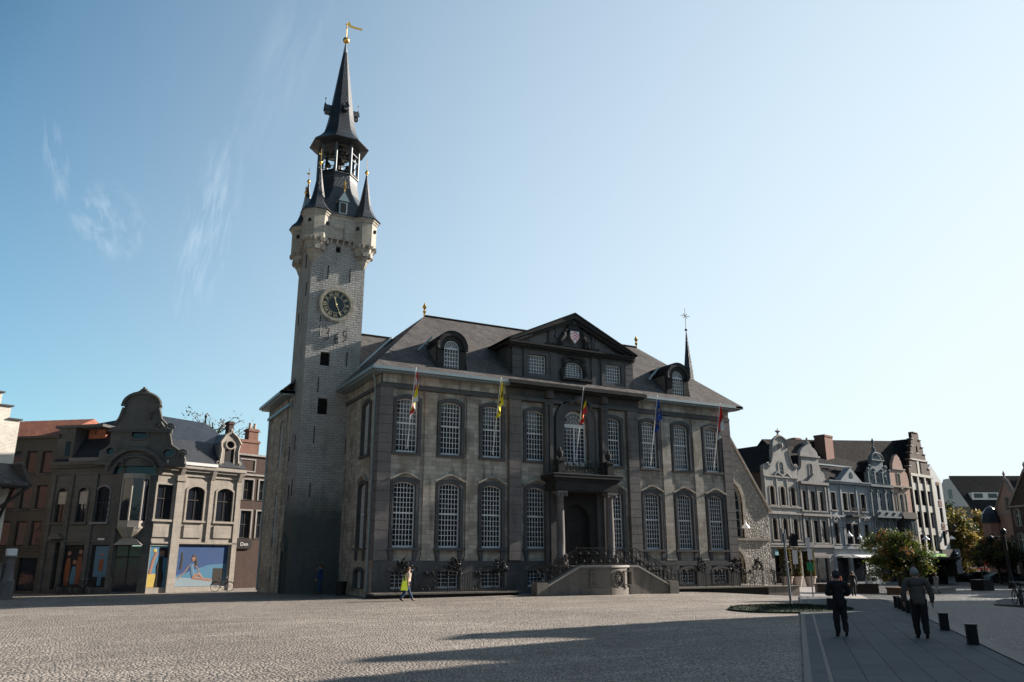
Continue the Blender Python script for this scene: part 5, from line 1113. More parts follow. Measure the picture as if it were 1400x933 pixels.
E_ = house('brick_gabled_house', 'narrow pinkish brick house with a rounded gable and a dark bay window', 'house', along(24.57), 5.6, G_)
W = 4.15
uw = [(.85, 1.2, zz(8.0), zz(10.05), zz(10.2)), (1.55, 2.35, zz(7.9), zz(9.9), zz(10.1)), (2.65, 3.05, zz(8.0), zz(10.05), zz(10.2))]
gw = [(1.7, 2.2, zz(11.3), zz(12.65), zz(12.65))]
prof = [(0, -.8), (W, -.8), (W, zz(11.2)), (W, zz(12.0)), (3.95, zz(12.8)), (3.4, zz(13.15)), (3.2, zz(13.3)), (3.15, zz(13.7)), (2.9, zz(14.4)), (2.75, zz(14.5)), (2.7, zz(14.75)), (2.1, zz(15.15)), (1.5, zz(14.75)), (1.45, zz(14.5)), (1.3, zz(14.4)), (.95, zz(13.7)), (.9, zz(13.3)), (.7, zz(13.15)), (.15, zz(12.8)), (0, zz(12.0))]
b = MB(); b.wall(prof, hl(uw) + hl(gw) + [rect(.5, 3.6, .2, 3.2)], 0, .3, .4); b.build('front_wall', 'brickp', E_)
body(E_, W, 11, zz(11.2), 'brickd'); gable_roof(E_, 0, W, zz(11.2), zz(14.0), .4, 11.4, 'roofd', 0)
wins(E_, uw + gw, 0, fm='whitew', sur='shop', sp=.12, tr=.6)
b = MB(); b.box(-.02, -.3, zz(10.9), W + .02, 0, zz(11.1)); b.box(.6, -.15, zz(13.15), 3.5, 0, zz(13.3)); b.ball((2.0, -.15, zz(10.7)), .25, 6)
for k in range(8):
    z = zz(8.1) + k * .3
    for x in (.68, 3.2): b.box(x - .08, -.03, z, x + .08, .02, z + .15)
b.build('brick_trim', 'shop', E_)
b = MB(); bay = [(.1, 0), (.5, -.8), (3.4, -.8), (3.9, 0)]; b.prism(bay, zz(4.4), zz(7.0), 'z'); b.prism([(-.1, 0), (.4, -1.0), (3.5, -1.0), (4.1, 0)], zz(7.0), zz(7.25), 'z'); b.prism([(.0, 0), (.45, -.9), (3.45, -.9), (4.0, 0)], zz(7.25), zz(7.8), 'z'); bo = b.build('bay_window', 'woodd', E_)
b = MB(); 
for x in (.6, 1.35, 2.1, 2.8): b.box(x, -.83, zz(5.1), x + .58, -.79, zz(6.7))
b.build('pane', 'glass', bo)
b = MB(); b.box(.52, .26, .2, 3.58, .3, 3.2); b.build('shop_window', 'glass', E_)

F_ = house('stepped_gable_house', 'tall brown brick house with a stepped gable above a grid of white piers', 'house', (78.09, 22.61, -.75), 13, G_)
q = .75
def zf(v): return v + q
W0, W1 = 1.15, 8.1
panels = [(1.6, 3.0), (3.72, 5.1), (5.9, 7.25)]
fh = []; fh2 = []
for x0, x1 in panels:
    for z0, z1 in ((9.0, 10.75), (6.15, 7.95), (3.3, 5.05)): fh.append((x0, x1, zf(z0), zf(z1), zf(z1)))
gwf = [(4.55, 5.15, zf(13.1), zf(14.65), zf(14.65))]; gv = [(4.35, 4.8, zf(15.85), zf(16.5), zf(16.75))]
def steps_profile(cx, half, z0, z1, n, topw, x0=None, x1=None):
    R_ = []; 
    for i in range(n): f = i / n; x = half - (half - topw) * f; R_ += [(cx + x, z0 + (z1 - z0) * i / n), (cx + x, z0 + (z1 - z0) * (i + 1) / n)]
    L_ = [(2 * cx - a, z) for a, z in reversed(R_)]; return R_ + L_
cxF = 4.6
prof = [(W0, -.8), (W1, -.8), (W1, zf(12.9))] + steps_profile(cxF, 3.25, zf(12.91), zf(18.5), 6, .62) + [(W0, zf(12.9))]
b = MB(); b.wall(prof, hl(fh) + hl(gwf) + hl(gv), 0, .3, .4); b.build('front_wall', 'brickd', F_)
body(F_, W1 - W0, 13, zf(12.9), 'brickd', x0=W0)
gable_roof(F_, W0, W1, zf(12.9), zf(17.8), .4, 13.4, 'roofd', .05)
wins(F_, fh, 0, fm='iron', tr=None, rows=1, cols=2); wins(F_, gwf, 0, fm='whitew', tr=.5)
b = MB()
for x in (1.15, 3.05, 5.15, 7.3): b.box(x, -.22, zf(3.0), x + (.42 if x < 7 else .8), 0, zf(12.6))
b.box(W0, -.26, zf(12.6), W1, 0, zf(12.95)); b.box(W0, -.24, zf(2.9), W1, 0, zf(3.15)); b.box(2.0, -.12, zf(14.75), 7.2, 0, zf(14.95))
b.box(3.9, -.06, zf(13.0), 4.5, 0, zf(14.7)); b.box(4.2, -.05, zf(15.7), 4.95, 0, zf(15.83))
b.build('white_piers', 'conc', F_)
b = MB()
for x0, x1 in panels:
    for z0, z1 in ((10.85, 11.75), (8.1, 8.9), (5.2, 6.05)): b.box(x0, -.06, zf(z0), x1, 0, zf(z1))
b.build('spandrel', 'conc', F_)
b = MB()
for i in range(6):
    f = i / 6; x = 3.25 - (3.25 - .62) * f; z = zf(12.91) + (zf(18.5) - zf(12.91)) * (i + 1) / 6
    if i < 5:
        for s in (-1, 1): b.box(min(cxF + s * x, cxF + s * (x - .62)) - .08, -.12, z, max(cxF + s * x, cxF + s * (x - .62)) + .08, .5, z + .1)
    else: b.box(cxF - .75, -.12, z, cxF + .75, .5, z + .1)
b.build('step_caps', 'grey1', F_)
b = MB(); b.box(1.6, -.5, zf(2.45), 8.3, -.02, zf(2.85)); sg = b.build('shop_sign', 'signg', F_)
M['lime'] = mat('lime_sign_panel', (.25, .45, .12), .6, 0, .1, 3, 0); b = MB(); b.box(4.9, -.52, zf(2.5), 8.0, -.5, zf(2.8)); b.build('sign_panel', 'lime', sg)
b = MB(); b.box(1.3, -2.0, zf(2.1), 9.6, 0, zf(2.4)); b.build('canopy', 'woodd', F_)
b = MB(); b.box(1.5, -.05, -.2, 8.0, -.02, zf(2.1)); b.build('shop_window', 'glass', F_)
b = MB()
for x in (1.4, 3.3, 5.2, 8.0): b.box(x, -.2, -.4, x + .3, -.06, zf(2.1))
b.build('shop_frame', 'woodd', F_)
chimney(F_, -10.6, 5.0, zf(13.5), zf(17.2), 2.0, 1.4, 'brick', 0)
# its roof runs on behind the gables to the left
b = MB(); b.add([(W0, 1.0, zf(13.0)), (W0 - 21, 4.0, zf(12.2)), (W0 - 21, 8.0, zf(16.2)), (4.6, 3.0, zf(17.75)), (W0 - 21, 12, zf(12.2)), (W0, 13.4, zf(13))], [(0, 1, 2, 3), (3, 2, 4, 5), (1, 4, 2), (0, 3, 5)]); b.build('rear_roof', 'roofd', F_)

Gh = house('corner_house', 'narrow white house with reddish panels at the corner, right of the stepped gable', 'house', (85.0, 24.3, -.75), 8, G_)
gws = []
for z0 in (9.9, 6.9, 3.9):
    for x0 in (.5, 1.95): gws.append((x0, x0 + .8, zf(z0), zf(z0 + 1.9), zf(z0 + 1.9)))
b = MB(); b.wall([(0, -.8), (3.5, -.8), (3.5, zf(12.3)), (1.1, zf(14.6)), (0, zf(13.6))], hl(gws), 0, .3, .4); b.build('front_wall', 'whitew', Gh)
b = MB(); b.box(.02, .4, -.8, 3.48, 10, zf(12.2)); b.build('side_walls', 'brickd', Gh)
wins(Gh, gws, 0, fm='iron')
b = MB()
for z0 in (9.0, 6.0):
    for x0 in (.5, 1.95): b.box(x0, -.05, zf(z0), x0 + .8, 0, zf(z0 + .8))
for z0 in (11.85,): 
    for x0 in (.5, 1.95): b.box(x0, -.05, zf(z0), x0 + .8, 0, zf(z0 + .4))
b.build('red_panel', 'brick', Gh)
b = MB(); b.box(.1, -.5, zf(.0), 3.4, -.02, zf(3.4)); b.build('ground_floor', 'woodd', Gh)
b = MB(); b.box(2.5, -1.2, zf(5.7), 3.6, -.1, zf(5.9)); b.path([(3.0, -.1, zf(6.6)), (3.0, -1.0, zf(6.7)), (3.0, -1.1, zf(6.1))], .05, 5); b.lathe([(.3, zf(6.0)), (.25, zf(6.4)), (.05, zf(6.7))], 3.0, -1.1, 8); b.build('wall_lantern', 'iron', Gh)

# ------------------------------------------------------------ chapel behind the hall's right end
ch = thing('stone_chapel', 'rubble stone chapel with steep gable, tucked behind the right end of the hall', 'chapel', (30.6, 4.0, -.4))
b = MB(); gwin = loop_arch(-1.75, 1.35, 4.2, 6.9, 8.7, 14); gdoor = loop_arch(-1.4, 1.2, .2, 2.2, 3.4, 12)
b.wall([(-4.2, -.8), (4.1, -.8), (4.1, 6.35), (0, 12.6), (-4.2, 6.35)], [gwin, gdoor], 0, .5, .5); b.build('gable_wall', 'rubble', ch)
b = MB(); b.box(-4.18, .5, -.8, 4.08, 16, 6.3); b.build('side_walls', 'rubble', ch)
b = MB(); b.prism([(-4.4, 6.3), (4.3, 6.3), (0, 12.55)], .5, 16); b.build('roof', 'roofd', ch)
b = MB()
for s in (-1, 1): b.prism([(s * 4.3, 6.2), (0, 12.72), (0, 12.95), (s * 4.5, 6.2)], -.12, .6)
b.box(-4.2, -.1, 3.95, 4.1, 0, 4.12); b.build('gable_coping', 'shop', ch)
b = MB(); b.ring(loop_arch(-2.05, 1.65, 4.2, 7.0, 9.0, 14), gwin, -.06, .15); b.ring(loop_arch(-1.65, 1.45, .2, 2.3, 3.65, 12), gdoor, -.06, .15); b.build('arch_surround', 'towertop', ch)
window(ch, -1.75, 1.35, 4.2, 6.9, 8.7, .3, 6, (3, 3), 6.3, 'lead', mw=.05, tw=.16, n=14)
b = MB(); b.prism(gdoor, .4, .45); b.build('chapel_door', 'door', ch)
ts = thing('roof_turret', 'thin dark spire with a gilt star cross rising behind the town hall roof', 'spire', (30.6, 7.9, 11.9))
b = MB(); zt = 10.6; b.lathe([(.75, -1.0), (.75, 3.8), (.8, 3.9), (.55, 4.6), (.38, 6.4), (.2, 8.0), (.04, 9.7)], 0, 0, 8, k8); b.build('spire', 'slate', ts)
b = MB(); b.tube((0, 0, 9.6), (0, 0, 11.9), .03, n=5); b.ball((0, 0, 9.9), .13, 8)
for a in range(8): b.tube((0, 0, 11.2), (.5 * math.cos(a * .785) * (1 if a % 2 == 0 else .6), 0, 11.2 + .5 * math.sin(a * .785) * (1 if a % 2 == 0 else .6)), .025, n=4)
b.build('cross', 'iron', ts)

# ------------------------------------------------------------ corner shop (left)
sp_ = thing('corner_shop', 'limestone corner shop with a baroque gable over a bowed window and large posters', 'shop building', (-10.29, 18.95, -.3))
def shop_face(rz, off=(0, 0)):
    o = bpy.data.objects.new('tmp', None); return Matrix.Translation((off[0], off[1], 0)) @ Matrix.Rotation(R(rz), 4, 'Z')
def S(b, name, m, Mx, parent=None, smooth=False):
    if name in ('beach_poster', 'portrait_poster', 'shop_display'): b.v = [(p[0], .10 + (p[1] - .10) * .12, p[2]) for p in b.v]
    o = b.build(name, m, parent or sp_, smooth)
    o.data.transform(Mx); return o
MR = Matrix.Rotation(R(20.5), 4, 'Z'); MC = Matrix.Rotation(R(-18), 4, 'Z'); ML = Matrix.Translation((-2.21, .72, 0)) @ Matrix.Rotation(R(-42), 4, 'Z')
def swins(Mx, specs, sur='shop', **k):
    n0 = set(bpy.data.objects); wins(sp_, specs, 0, sur=sur, **k)
    for o in set(bpy.data.objects) - n0: o.data.transform(Mx)
z3_ = .3
# right facet: s measured from the right corner of the centre (offset 2.4 from measured origin)
rw_ = [(.0 + .0, 1.3, 5.2, 7.4, 7.7), (2.37, 3.66, 5.2, 7.4, 7.68), (4.72, 6.04, 5.2, 7.4, 7.68)]
rw_ = [(.05, 1.22, 5.2, 7.68, 7.68)] + rw_[1:]
b = MB(); b.wall(rect(0, 6.65, -.6, 9.1), hl(rw_) + [rect(-.0 + .03, 1.4, .45, 3.35), rect(1.98, 6.1, .45, 3.42)], 0, .3, .3); S(b, 'right_wall', 'shop', MR)
swins(MR, rw_, fm='woodd', sill=True, tr=.6, sp=.14)
b = MB(); b.box(1.38, -.2, -.5, 2.0, 0, 8.4); b.box(1.33, -.28, 8.0, 2.05, 0, 8.4); b.box(.0, -.12, 3.5, 6.65, 0, 3.62); b.box(4.05, -.12, 3.6, 4.35, 0, 8.4); b.box(6.25, -.12, -.5, 6.65, 0, 8.4)
b.box(-.1, -.1, 8.4, 6.7, 0, 8.6); b.box(-.1, -.45, 8.95, 6.8, .3, 9.2); b.box(-.05, -.3, 8.75, 6.75, .0, 8.95)
for x in (1.7, 4.2, 6.45): b.prism([(-.42, 8.9), (0, 8.9), (0, 8.2), (-.15, 8.25)], x - .15, x + .15, 'x')
for x0, x1 in ((2.3, 3.75), (4.65, 6.1), (0, 1.25)): b.box(x0, -.1, 3.95, x1, 0, 4.85)
S(b, 'right_trim', 'shop', MR)
b = MB(); b.box(.3, -.52, 9.2, 4.3, .2, 9.42); S(b, 'gutter', 'whitew', MR)
# centre
cz = .3
ow = [rect(-2.3, -.6, .2, 3.35)]
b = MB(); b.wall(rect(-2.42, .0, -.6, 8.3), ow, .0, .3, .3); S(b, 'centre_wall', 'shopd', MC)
b = MB(); b.box(-2.25, .22, .2, -.65, .26, 3.3); S(b, 'entrance_door', 'glass', MC)
b = MB(); b.box(-1.5, .18, .2, -1.42, .24, 3.3); b.box(-2.28, .17, 2.5, -.62, .24, 2.6); S(b, 'door_frame', 'woodd', MC)
# bow window: columns and three lights
b = MB(); bow = [(-2.42, 0), (-2.2, -.62), (-1.5, -.88), (-.8, -.62), (-.55, 0)]
b.prism([(p[0] * 1.0, p[1]) for p in bow], 4.55, 5.05, 'z'); b.prism(bow, 8.0, 8.35, 'z'); b.lathe([(.15, 3.7), (.45, 3.9), (.75, 4.3), (.93, 4.6)], -1.5, -.02, 12)
for p in bow: b.tube((p[0], p[1] + .06, 5.05), (p[0], p[1] + .06, 8.0), .07, n=8)
bw = S(b, 'bow_window', 'shop', MC)
b = MB(); b.prism([(p[0] * .97 - .04, p[1] * .9) for p in bow], 5.05, 8.0, 'z'); S(b, 'pane', 'glass', MC, parent=bw)
b = MB(); b.prism([(-2.4, 3.38), (-.5, 3.38), (-.9, 3.75), (-1.45, 4.0), (-2.0, 3.75)], -.35, .1); S(b, 'door_hood', 'shop', MC)
# the big baroque gable
gy = -.18
prof = [(-4.2, 8.95), (1.7, 8.95), (1.75, 9.5), (1.5, 9.95), (1.0, 10.3), (.6, 10.6), (.45, 11.35), (.55, 11.45), (.55, 11.7), (.1, 11.8), (-.15, 12.1), (-.4, 12.7), (-.5, 13.2), (-.35, 13.4)] + [(-1.68 + 1.2 * math.cos(i / 10 * math.pi), 13.45 + .85 * math.sin(i / 10 * math.pi)) for i in range(11)] + [(-3.0, 13.4), (-2.85, 13.2), (-2.95, 12.7), (-3.1, 12.1), (-3.3, 11.8), (-3.7, 11.7), (-3.7, 11.45), (-3.6, 11.35), (-3.55, 10.6), (-3.7, 10.3), (-4.2, 9.95)]
ov = [[(cx + rx * math.cos(2 * math.pi * i / 16), z + rz * math.sin(2 * math.pi * i / 16)) for i in range(16)] for cx, z, rx, rz in ((-1.62, 11.25, .55, .33), (.57, 9.95, .4, .25), (-3.45, 9.98, .28, .25))]
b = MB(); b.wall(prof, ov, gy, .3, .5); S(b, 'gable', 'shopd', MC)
b = MB()
for cx, z, rx, rz in ((-1.62, 11.25, .55, .33), (.57, 9.95, .4, .25), (-3.45, 9.98, .28, .25)): b.ellipse_ring(cx, z, rx, rz, .14, gy - .08, gy + .05, 20)
arch = [(-1.6 + 1.55 * math.cos(i / 14 * math.pi), 8.35 + 1.3 * math.sin(i / 14 * math.pi)) for i in range(15)]; arch2 = [(-1.6 + 1.9 * math.cos(i / 14 * math.pi), 8.5 + 1.65 * math.sin(i / 14 * math.pi)) for i in range(15)]
b.path([(p[0], gy - .12, p[1]) for p in arch], .11, 6); b.path([(p[0], gy - .2, p[1]) for p in arch2], .16, 6)
b.path([(-1.68 + 1.3 * math.cos(i / 12 * math.pi), gy - .1, 13.42 + .92 * math.sin(i / 12 * math.pi)) for i in range(13)], .13, 6)
b.box(-3.1, gy - .2, 13.3, -2.75, gy, 13.45); b.box(-.6, gy - .2, 13.3, -.25, gy, 13.45); b.box(-3.8, gy - .18, 11.4, .65, gy, 11.52); b.box(-.02, gy - .35, 8.95, 1.9, gy + .1, 9.15); b.box(-4.3, gy - .35, 8.95, -3.3, gy + .1, 9.15)
for k in range(5): b.ball((-1.95 + .15 * k, gy - .05, 14.35 + .14 * (2 - abs(k - 2))), .16, 6)
b.ball((-1.68, gy, 14.7), .12, 6)
b.scroll(.42, 11.75, .36, gy - .05, 0, 1.4, 1, .09); b.scroll(1.5, 9.85, .36, gy - .05, 0, 1.4, 1, .09)
for x, z in ((-.9, 12.9), (-1.0, 12.5), (-.6, 12.0), (-.3, 11.9)): b.ball((x, gy - .1, z), .15, 6)
b.path([(-.45, gy - .08, 13.2), (-.2, gy - .08, 12.4), (.3, gy - .08, 11.9)], .12, 5); b.path([(-2.9, gy - .08, 13.2), (-3.1, gy - .08, 12.4), (-3.4, gy - .08, 11.9)], .12, 5); b.path([(.5, gy - .08, 11.3), (.7, gy - .08, 10.5), (1.3, gy - .08, 10.1)], .1, 5)
S(b, 'gable_ornament', 'shopd', MC)
b = MB()
for l in ov: b.prism(l, gy + .2, gy + .22)
b.prism(arch, gy - .02 + .3, gy + .33); S(b, 'gable_window', 'glass', MC)
# left facet
lw_ = [(-5.6, -4.75, 5.0, 7.1, 7.45), (-3.75, -2.9, 5.0, 7.1, 7.45), (-2.15, -1.05, 5.0, 7.2, 7.5)]
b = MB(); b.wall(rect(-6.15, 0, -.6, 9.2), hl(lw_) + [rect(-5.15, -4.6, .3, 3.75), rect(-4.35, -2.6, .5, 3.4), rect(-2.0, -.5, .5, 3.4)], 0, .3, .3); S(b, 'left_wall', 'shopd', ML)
swins(ML, lw_, sur='shopd', fm='woodd', sill=True, tr=.55, sp=.14)
b = MB()
for x0, x1 in ((-5.55, -4.8), (-3.7, -2.95)): b.box(x0, .1, 6.3, x1, .13, 7.2)
S(b, 'roller_blind', 'shop', ML)
b = MB(); b.box(-6.25, -.45, 9.1, .1, .3, 9.35); b.box(-6.2, -.3, 8.9, .0, 0, 9.1); b.box(-6.15, -.1, 8.4, 0, 0, 8.6)
for x in (-6.15, -4.58, -2.5, -.4): b.box(x, -.15, -.5, x + .35, 0, 8.4)
b.prism([(-5.5, 3.8), (-4.3, 3.8), (-4.5, 4.1), (-4.9, 4.25), (-5.3, 4.1)], -.5, 0); b.box(-6.15, -.1, 3.6, 0, 0, 3.72)
S(b, 'left_trim', 'shopd', ML)
b = MB(); b.box(-4.6, -.5, 9.35, -1.6, .2, 9.6); S(b, 'left_gutter', 'bluel', ML)
b = MB(); b.box(-5.12, .25, .3, -4.62, .28, 3.7); S(b, 'side_entrance', 'door', ML)
# mansard roofs
b = MB()
def pt(Mx, x, y, z): return tuple(Mx @ Vector((x, y, z)))
P = [pt(MR, 6.75, -.3, 9.3), pt(MR, .4, -.3, 9.3), pt(MC, -1.0, .3, 9.3), pt(ML, -.2, -.2, 9.45), pt(ML, -6.2, -.2, 9.45)]
Q_ = [pt(MR, 6.35, .9, 11.2), pt(MR, .4, .9, 11.2), pt(MC, -1.0, 1.3, 11.2), pt(ML, -.6, 1.1, 11.2), pt(ML, -6.1, 1.1, 11.6)]
T_ = [pt(MR, 5.3, 4.2, 13.3), pt(MR, 1.8, 4.2, 13.4), pt(MR, .6, 4.4, 13.4), pt(ML, -1.2, 2.6, 12.6), pt(ML, -6.1, 2.6, 12.6)]
b.add(P + Q_ + T_, [(i, i + 1, i + 6, i + 5) for i in range(4)] + [(5 + i, 6 + i, 11 + i, 10 + i) for i in range(4)])
bk = [pt(MR, 6.7, 9, 9.3), pt(ML, -6.1, 9, 9.3)]; b.add([P[0], Q_[0], T_[0], bk[0], T_[4], bk[1], P[4], Q_[4], T_[1], T_[2], T_[3]], [(0, 1, 2, 3), (2, 8, 9, 10, 4, 5, 3), (6, 7, 4, 5)])
b.build('mansard_roof', 'slate', sp_)
M['slateg'] = slates('grey_slate', (.12, .125, .14), (.17, .175, .19), .3, .2, .6, .012); sp_.children[-1].data.materials[0] = M['slateg']
b = MB(); b.box(6.35, .3, -.6, 6.6, 9, 9.3); S(b, 'end_wall', 'brickd', MR); b = MB(); b.box(-6.1, .3, -.6, -5.9, 9, 9.3); S(b, 'end_wall', 'brickd', ML)
# right dormer with oval eye
b = MB(); e = loop_arch(4.95, 5.75, 9.5, 10.9, 11.45, 10); O = [(4.62, 9.25), (6.1, 9.25), (6.15, 11.2), (5.9, 11.7), (5.35, 12.1), (4.8, 11.7), (4.6, 11.2)]
b.wall(O, [e], -.1, .25, .3)
for s in (-1, 1): b.scroll(5.35 + s * .85, 9.6, .22, -.14, 0, 1.3, s, .06); b.path([(5.35 + s * .78, -.14, 9.7), (5.35 + s * .7, -.14, 10.6), (5.35 + s * .8, -.14, 11.1)], .08, 5)
b.path([(4.5, -.16, 11.2), (4.85, -.16, 11.75), (5.35, -.16, 12.1), (5.85, -.16, 11.75), (6.25, -.16, 11.2)], .1, 5); b.ball((5.35, -.1, 12.2), .2, 6); b.ellipse_ring(5.35, 11.1, .33, .28, .1, -.18, -.08, 16)
dm = S(b, 'dormer', 'shop', MR); b = MB(); b.prism([(4.5, 11.2), (5.35, 12.05), (6.2, 11.2), (6.2, 9.2), (4.5, 9.2)], .2, 2.5); S(b, 'dormer_roof', 'slateg', MR, parent=dm); b = MB(); b.prism(e, .0, .03); S(b, 'pane', 'dark', MR, parent=dm)
# left dormer/chimney block
b = MB(); b.box(-6.2, -.1, 9.35, -4.7, 1.6, 11.9); b.box(-6.4, -.3, 11.9, -2.2, 1.8, 12.1); S(b, 'left_dormer', 'shopd', ML); b = MB(); b.box(-5.4, -.13, 9.8, -5.0, -.1, 10.9); S(b, 'dormer_window', 'glass', ML)
b = MB(); b.box(-4.4, .9, 11.2, -2.9, 1.5, 11.9); S(b, 'brick_vent', 'redtile', ML)
# roof pinnacles
for Mx, x, y, z in ((MR, 5.3, 4.2, 13.3), (MR, 1.0, 4.3, 13.4), (ML, -1.8, 2.6, 12.6)):
    b = MB(); b.lathe([(.05, z - .1), (.09, z + .2), (.04, z + .3), (.12, z + .55), (.02, z + .8)], x, y, 8); S(b, 'roof_pinnacle', 'iron', Mx)
# posters behind glass
M['p_sky'] = mat('poster_deep_blue', (0.022, 0.060, 0.166), .5, 0, .35, .5, 0); M['p_sea'] = mat('poster_turquoise', (0.054, 0.157, 0.250), .5, 0, .25, .8, 0); M['p_sand'] = mat('poster_pale_sand', (0.200, 0.257, 0.292), .5, 0, .1, 1, 0)
M['p_skin'] = mat('poster_skin', (.24, .12, .08), .5, 0, .15, 4, 0); M['p_hair'] = mat('poster_hair', (.02, .015, .012), .5, 0, .2, 4, 0); M['p_suit'] = mat('poster_blue_suit', (0.069, 0.144, 0.219), .5, 0, .1, 4, 0); M['p_yel'] = mat('poster_yellow', (0.429, 0.313, 0.072), .5, 0, .1, 4, 0); M['p_red'] = mat('poster_orange', (.2, .06, .025), .5, 0, .2, 4, 0)
b = MB(); b.box(2.0, .10, .47, 6.08, .13, 3.4, 0); b.prism([(2.0, .47), (6.08, .47), (6.08, 2.1), (4.6, 2.0), (3.2, 1.55), (2.0, 1.2)], .09, .1, mi=1); b.prism([(2.0, .47), (6.08, .47), (6.08, .85), (4.0, 1.0), (2.0, 1.15)], .08, .09, mi=2)
sk = lambda pts, m, w=.07, y=.06: b.path([(p[0], y, p[1]) for p in pts], w, 6, mi=m)
sk([(2.25, 1.0), (2.75, 1.45), (3.1, 1.95), (3.25, 2.05)], 3, .045); sk([(3.25, 2.05), (3.35, 1.6), (3.45, 1.2)], 5, .16); sk([(3.4, 1.15), (3.9, 1.35), (4.3, .95), (4.9, .85)], 3, [.15, .11, .08, .05]); sk([(3.4, 1.1), (4.2, .98), (4.95, .95)], 3, [.13, .08, .05]); sk([(3.45, 2.05), (3.75, 1.8), (3.9, 1.5)], 3, .045)
b.ball((3.38, .04, 2.42), .17, 8, 1.1, mi=3); sk([(3.3, 2.65), (3.5, 2.6), (3.6, 2.3), (3.62, 1.95)], 4, .11, .05); sk([(2.45, 2.75), (2.5, 2.4), (2.42, 1.7)], 4, .1); b.ball((2.47, .05, 2.85), .08, 6, mi=4)
b.box(5.0, .04, .52, 5.85, .07, 1.75, 4); po_ = S(b, 'beach_poster', ['p_sky', 'p_sea', 'p_sand', 'p_skin', 'p_hair', 'p_suit'], MR, smooth=False)
b = MB(); b.box(.05, .10, .47, 1.38, .13, 3.33, 0); b.box(.05, .09, .47, .7, .10, 1.4, 1)
b.path([(.95, .05, 2.6), (.85, .05, 1.9), (.95, .05, 1.2), (.9, .05, .5)], [.14, .25, .3, .32], 7, mi=2); b.ball((.95, .04, 2.85), .2, 8, mi=3); b.path([(.75, .04, 3.05), (1.2, .04, 3.1), (1.28, .04, 2.5)], .16, 6, mi=2); b.path([(.55, .05, 2.9), (.35, .05, 2.3), (.2, .05, 1.4)], .12, 6, mi=3); b.ball((.42, .05, 3.0), .14, 8, mi=1)
S(b, 'portrait_poster', ['p_sea', 'p_yel', 'p_hair', 'p_skin'], MR)
b = MB(); b.box(-4.33, .12, .5, -2.62, .15, 3.38, 0); b.box(-1.98, .12, .5, -.52, .15, 3.38, 0)
for x, c, m in ((-3.9, 2.2, 2), (-3.35, 1.6, 1), (-2.95, 2.3, 2)): b.path([(x, .08, c + .3), (x, .08, c - .3), (x, .08, .6)], [.14, .25, .22], 7, mi=m); b.ball((x, .07, c + .6), .17, 8, mi=3)
b.path([(-1.1, .08, 2.4), (-1.1, .08, 1.6)], .2, 7, mi=2); b.path([(-1.1, .08, 1.5), (-1.12, .08, .6)], .17, 7, mi=1); b.ball((-1.1, .08, 2.7), .14, 8, mi=3); b.box(-1.7, .10, 1.2, -.6, .12, 3.3, 1)
S(b, 'shop_display', ['dark', 'p_suit', 'p_red', 'p_skin'], ML)
b = MB(); b.box(-1.55, -.04, 3.66, -1.0, -.01, 3.85); S(b, 'street_name_plate', 'whitew', ML)

# left neighbour
nb = thing('corner_apartment_house', 'plain ochre rendered house with red tiled roof left of the corner shop', 'house', (-16.93, 23.65, -.3), -38)
nw = []
for z0, z1 in ((8.6, 10.25), (6.0, 7.7), (3.35, 5.1)):
    for x0 in (-1.45, -2.75, -4.1, -5.6): nw.append((x0, x0 + .85, z0, z1, z1))
b = MB(); b.wall(rect(-8, 0, -.6, 11.3), hl(nw) + [rect(-2.1, -.5, .2, 2.5)], 0, .25, .3); b.build('front_wall', 'render', nb)
for x0, x1, z0, zs, zt in nw: window(nb, x0, x1, z0, zs, zt, .1, 1, 1, None, 'woodd', n=2); 
b = MB()
for x0, x1, z0, zs, zt in nw: b.box(x0 - .08, -.12, z0 - .12, x1 + .08, .0, z0 - .02)
b.box(-8, -.08, 3.0, 0, 0, 3.1); b.box(-8.1, -.35, 11.2, 0, .3, 11.4); b.build('sills', 'shopd', nb)
b = MB(); b.box(-2.1, .2, .2, -.5, .24, 2.5); b.build('shop_window', 'glass', nb)
b = MB(); b.box(-8, .3, -.6, -.02, 8, 11.25); b.build('side_walls', 'render', nb)
b = MB(); b.prism([(-.45, 11.35), (8, 11.35), (3.2, 13.2)], -8.1, .0, 'x'); b.build('roof', 'redtile', nb)

# pale stepped gable at the left edge
lg = thing('stepped_gable_hall', 'pale cream brick building with stepped gable and slate canopy at the left edge', 'building', (-19.1, 13.9, -.15), 23)
b = MB(); st = [(0, -.6), (0, 10.75), (-.62, 10.76), (-.62, 11.55), (-1.24, 11.56), (-1.24, 12.35), (-1.86, 12.36), (-1.86, 13.15), (-2.48, 13.16), (-2.48, 13.95), (-3.1, 13.96), (-3.1, 14.8), (-4.4, 14.8), (-4.4, 13.96), (-9, 8), (-9, -.6)]
b.prism(st, 0, .5); b.build('gable_wall', 'cream', lg)
b = MB(); b.box(-8.9, .5, -.6, -.05, 9, 9.6); b.build('side_walls', 'cream', lg)
b = MB()
for k in range(5): b.box(-.62 * (k + 1) - .05, -.12, 10.75 + .8 * k + .0, -.62 * k + .12, .6, 10.83 + .8 * k)
b.build('step_caps', 'blue', lg)
b = MB(); b.prism([(-1.9, 6.55), (-1.9, 6.7), (0.0, 8.0), (0, 7.85)], -9, .55, 'x'); b.prism([(.45, 6.5), (.6, 6.6), (-.1, 8.0), (-.2, 7.9)], -1.9, 2, 'y'); b.build('canopy_roof', 'roof', lg)
b = MB()
for x in (-.35, -3.2, -6): b.path([(x, -1.8, 6.5), (x, 0, 6.5)], .09, 4); b.path([(x, -1.7, 6.4), (x, -.05, 4.6)], .1, 4)
b.box(-9, -1.85, 6.42, .5, -1.7, 6.56); b.path([(.4, -1.78, 6.45), (-1.3, -1.78, 4.9)], .1, 4); b.build('canopy_bracket', 'woodd', lg)
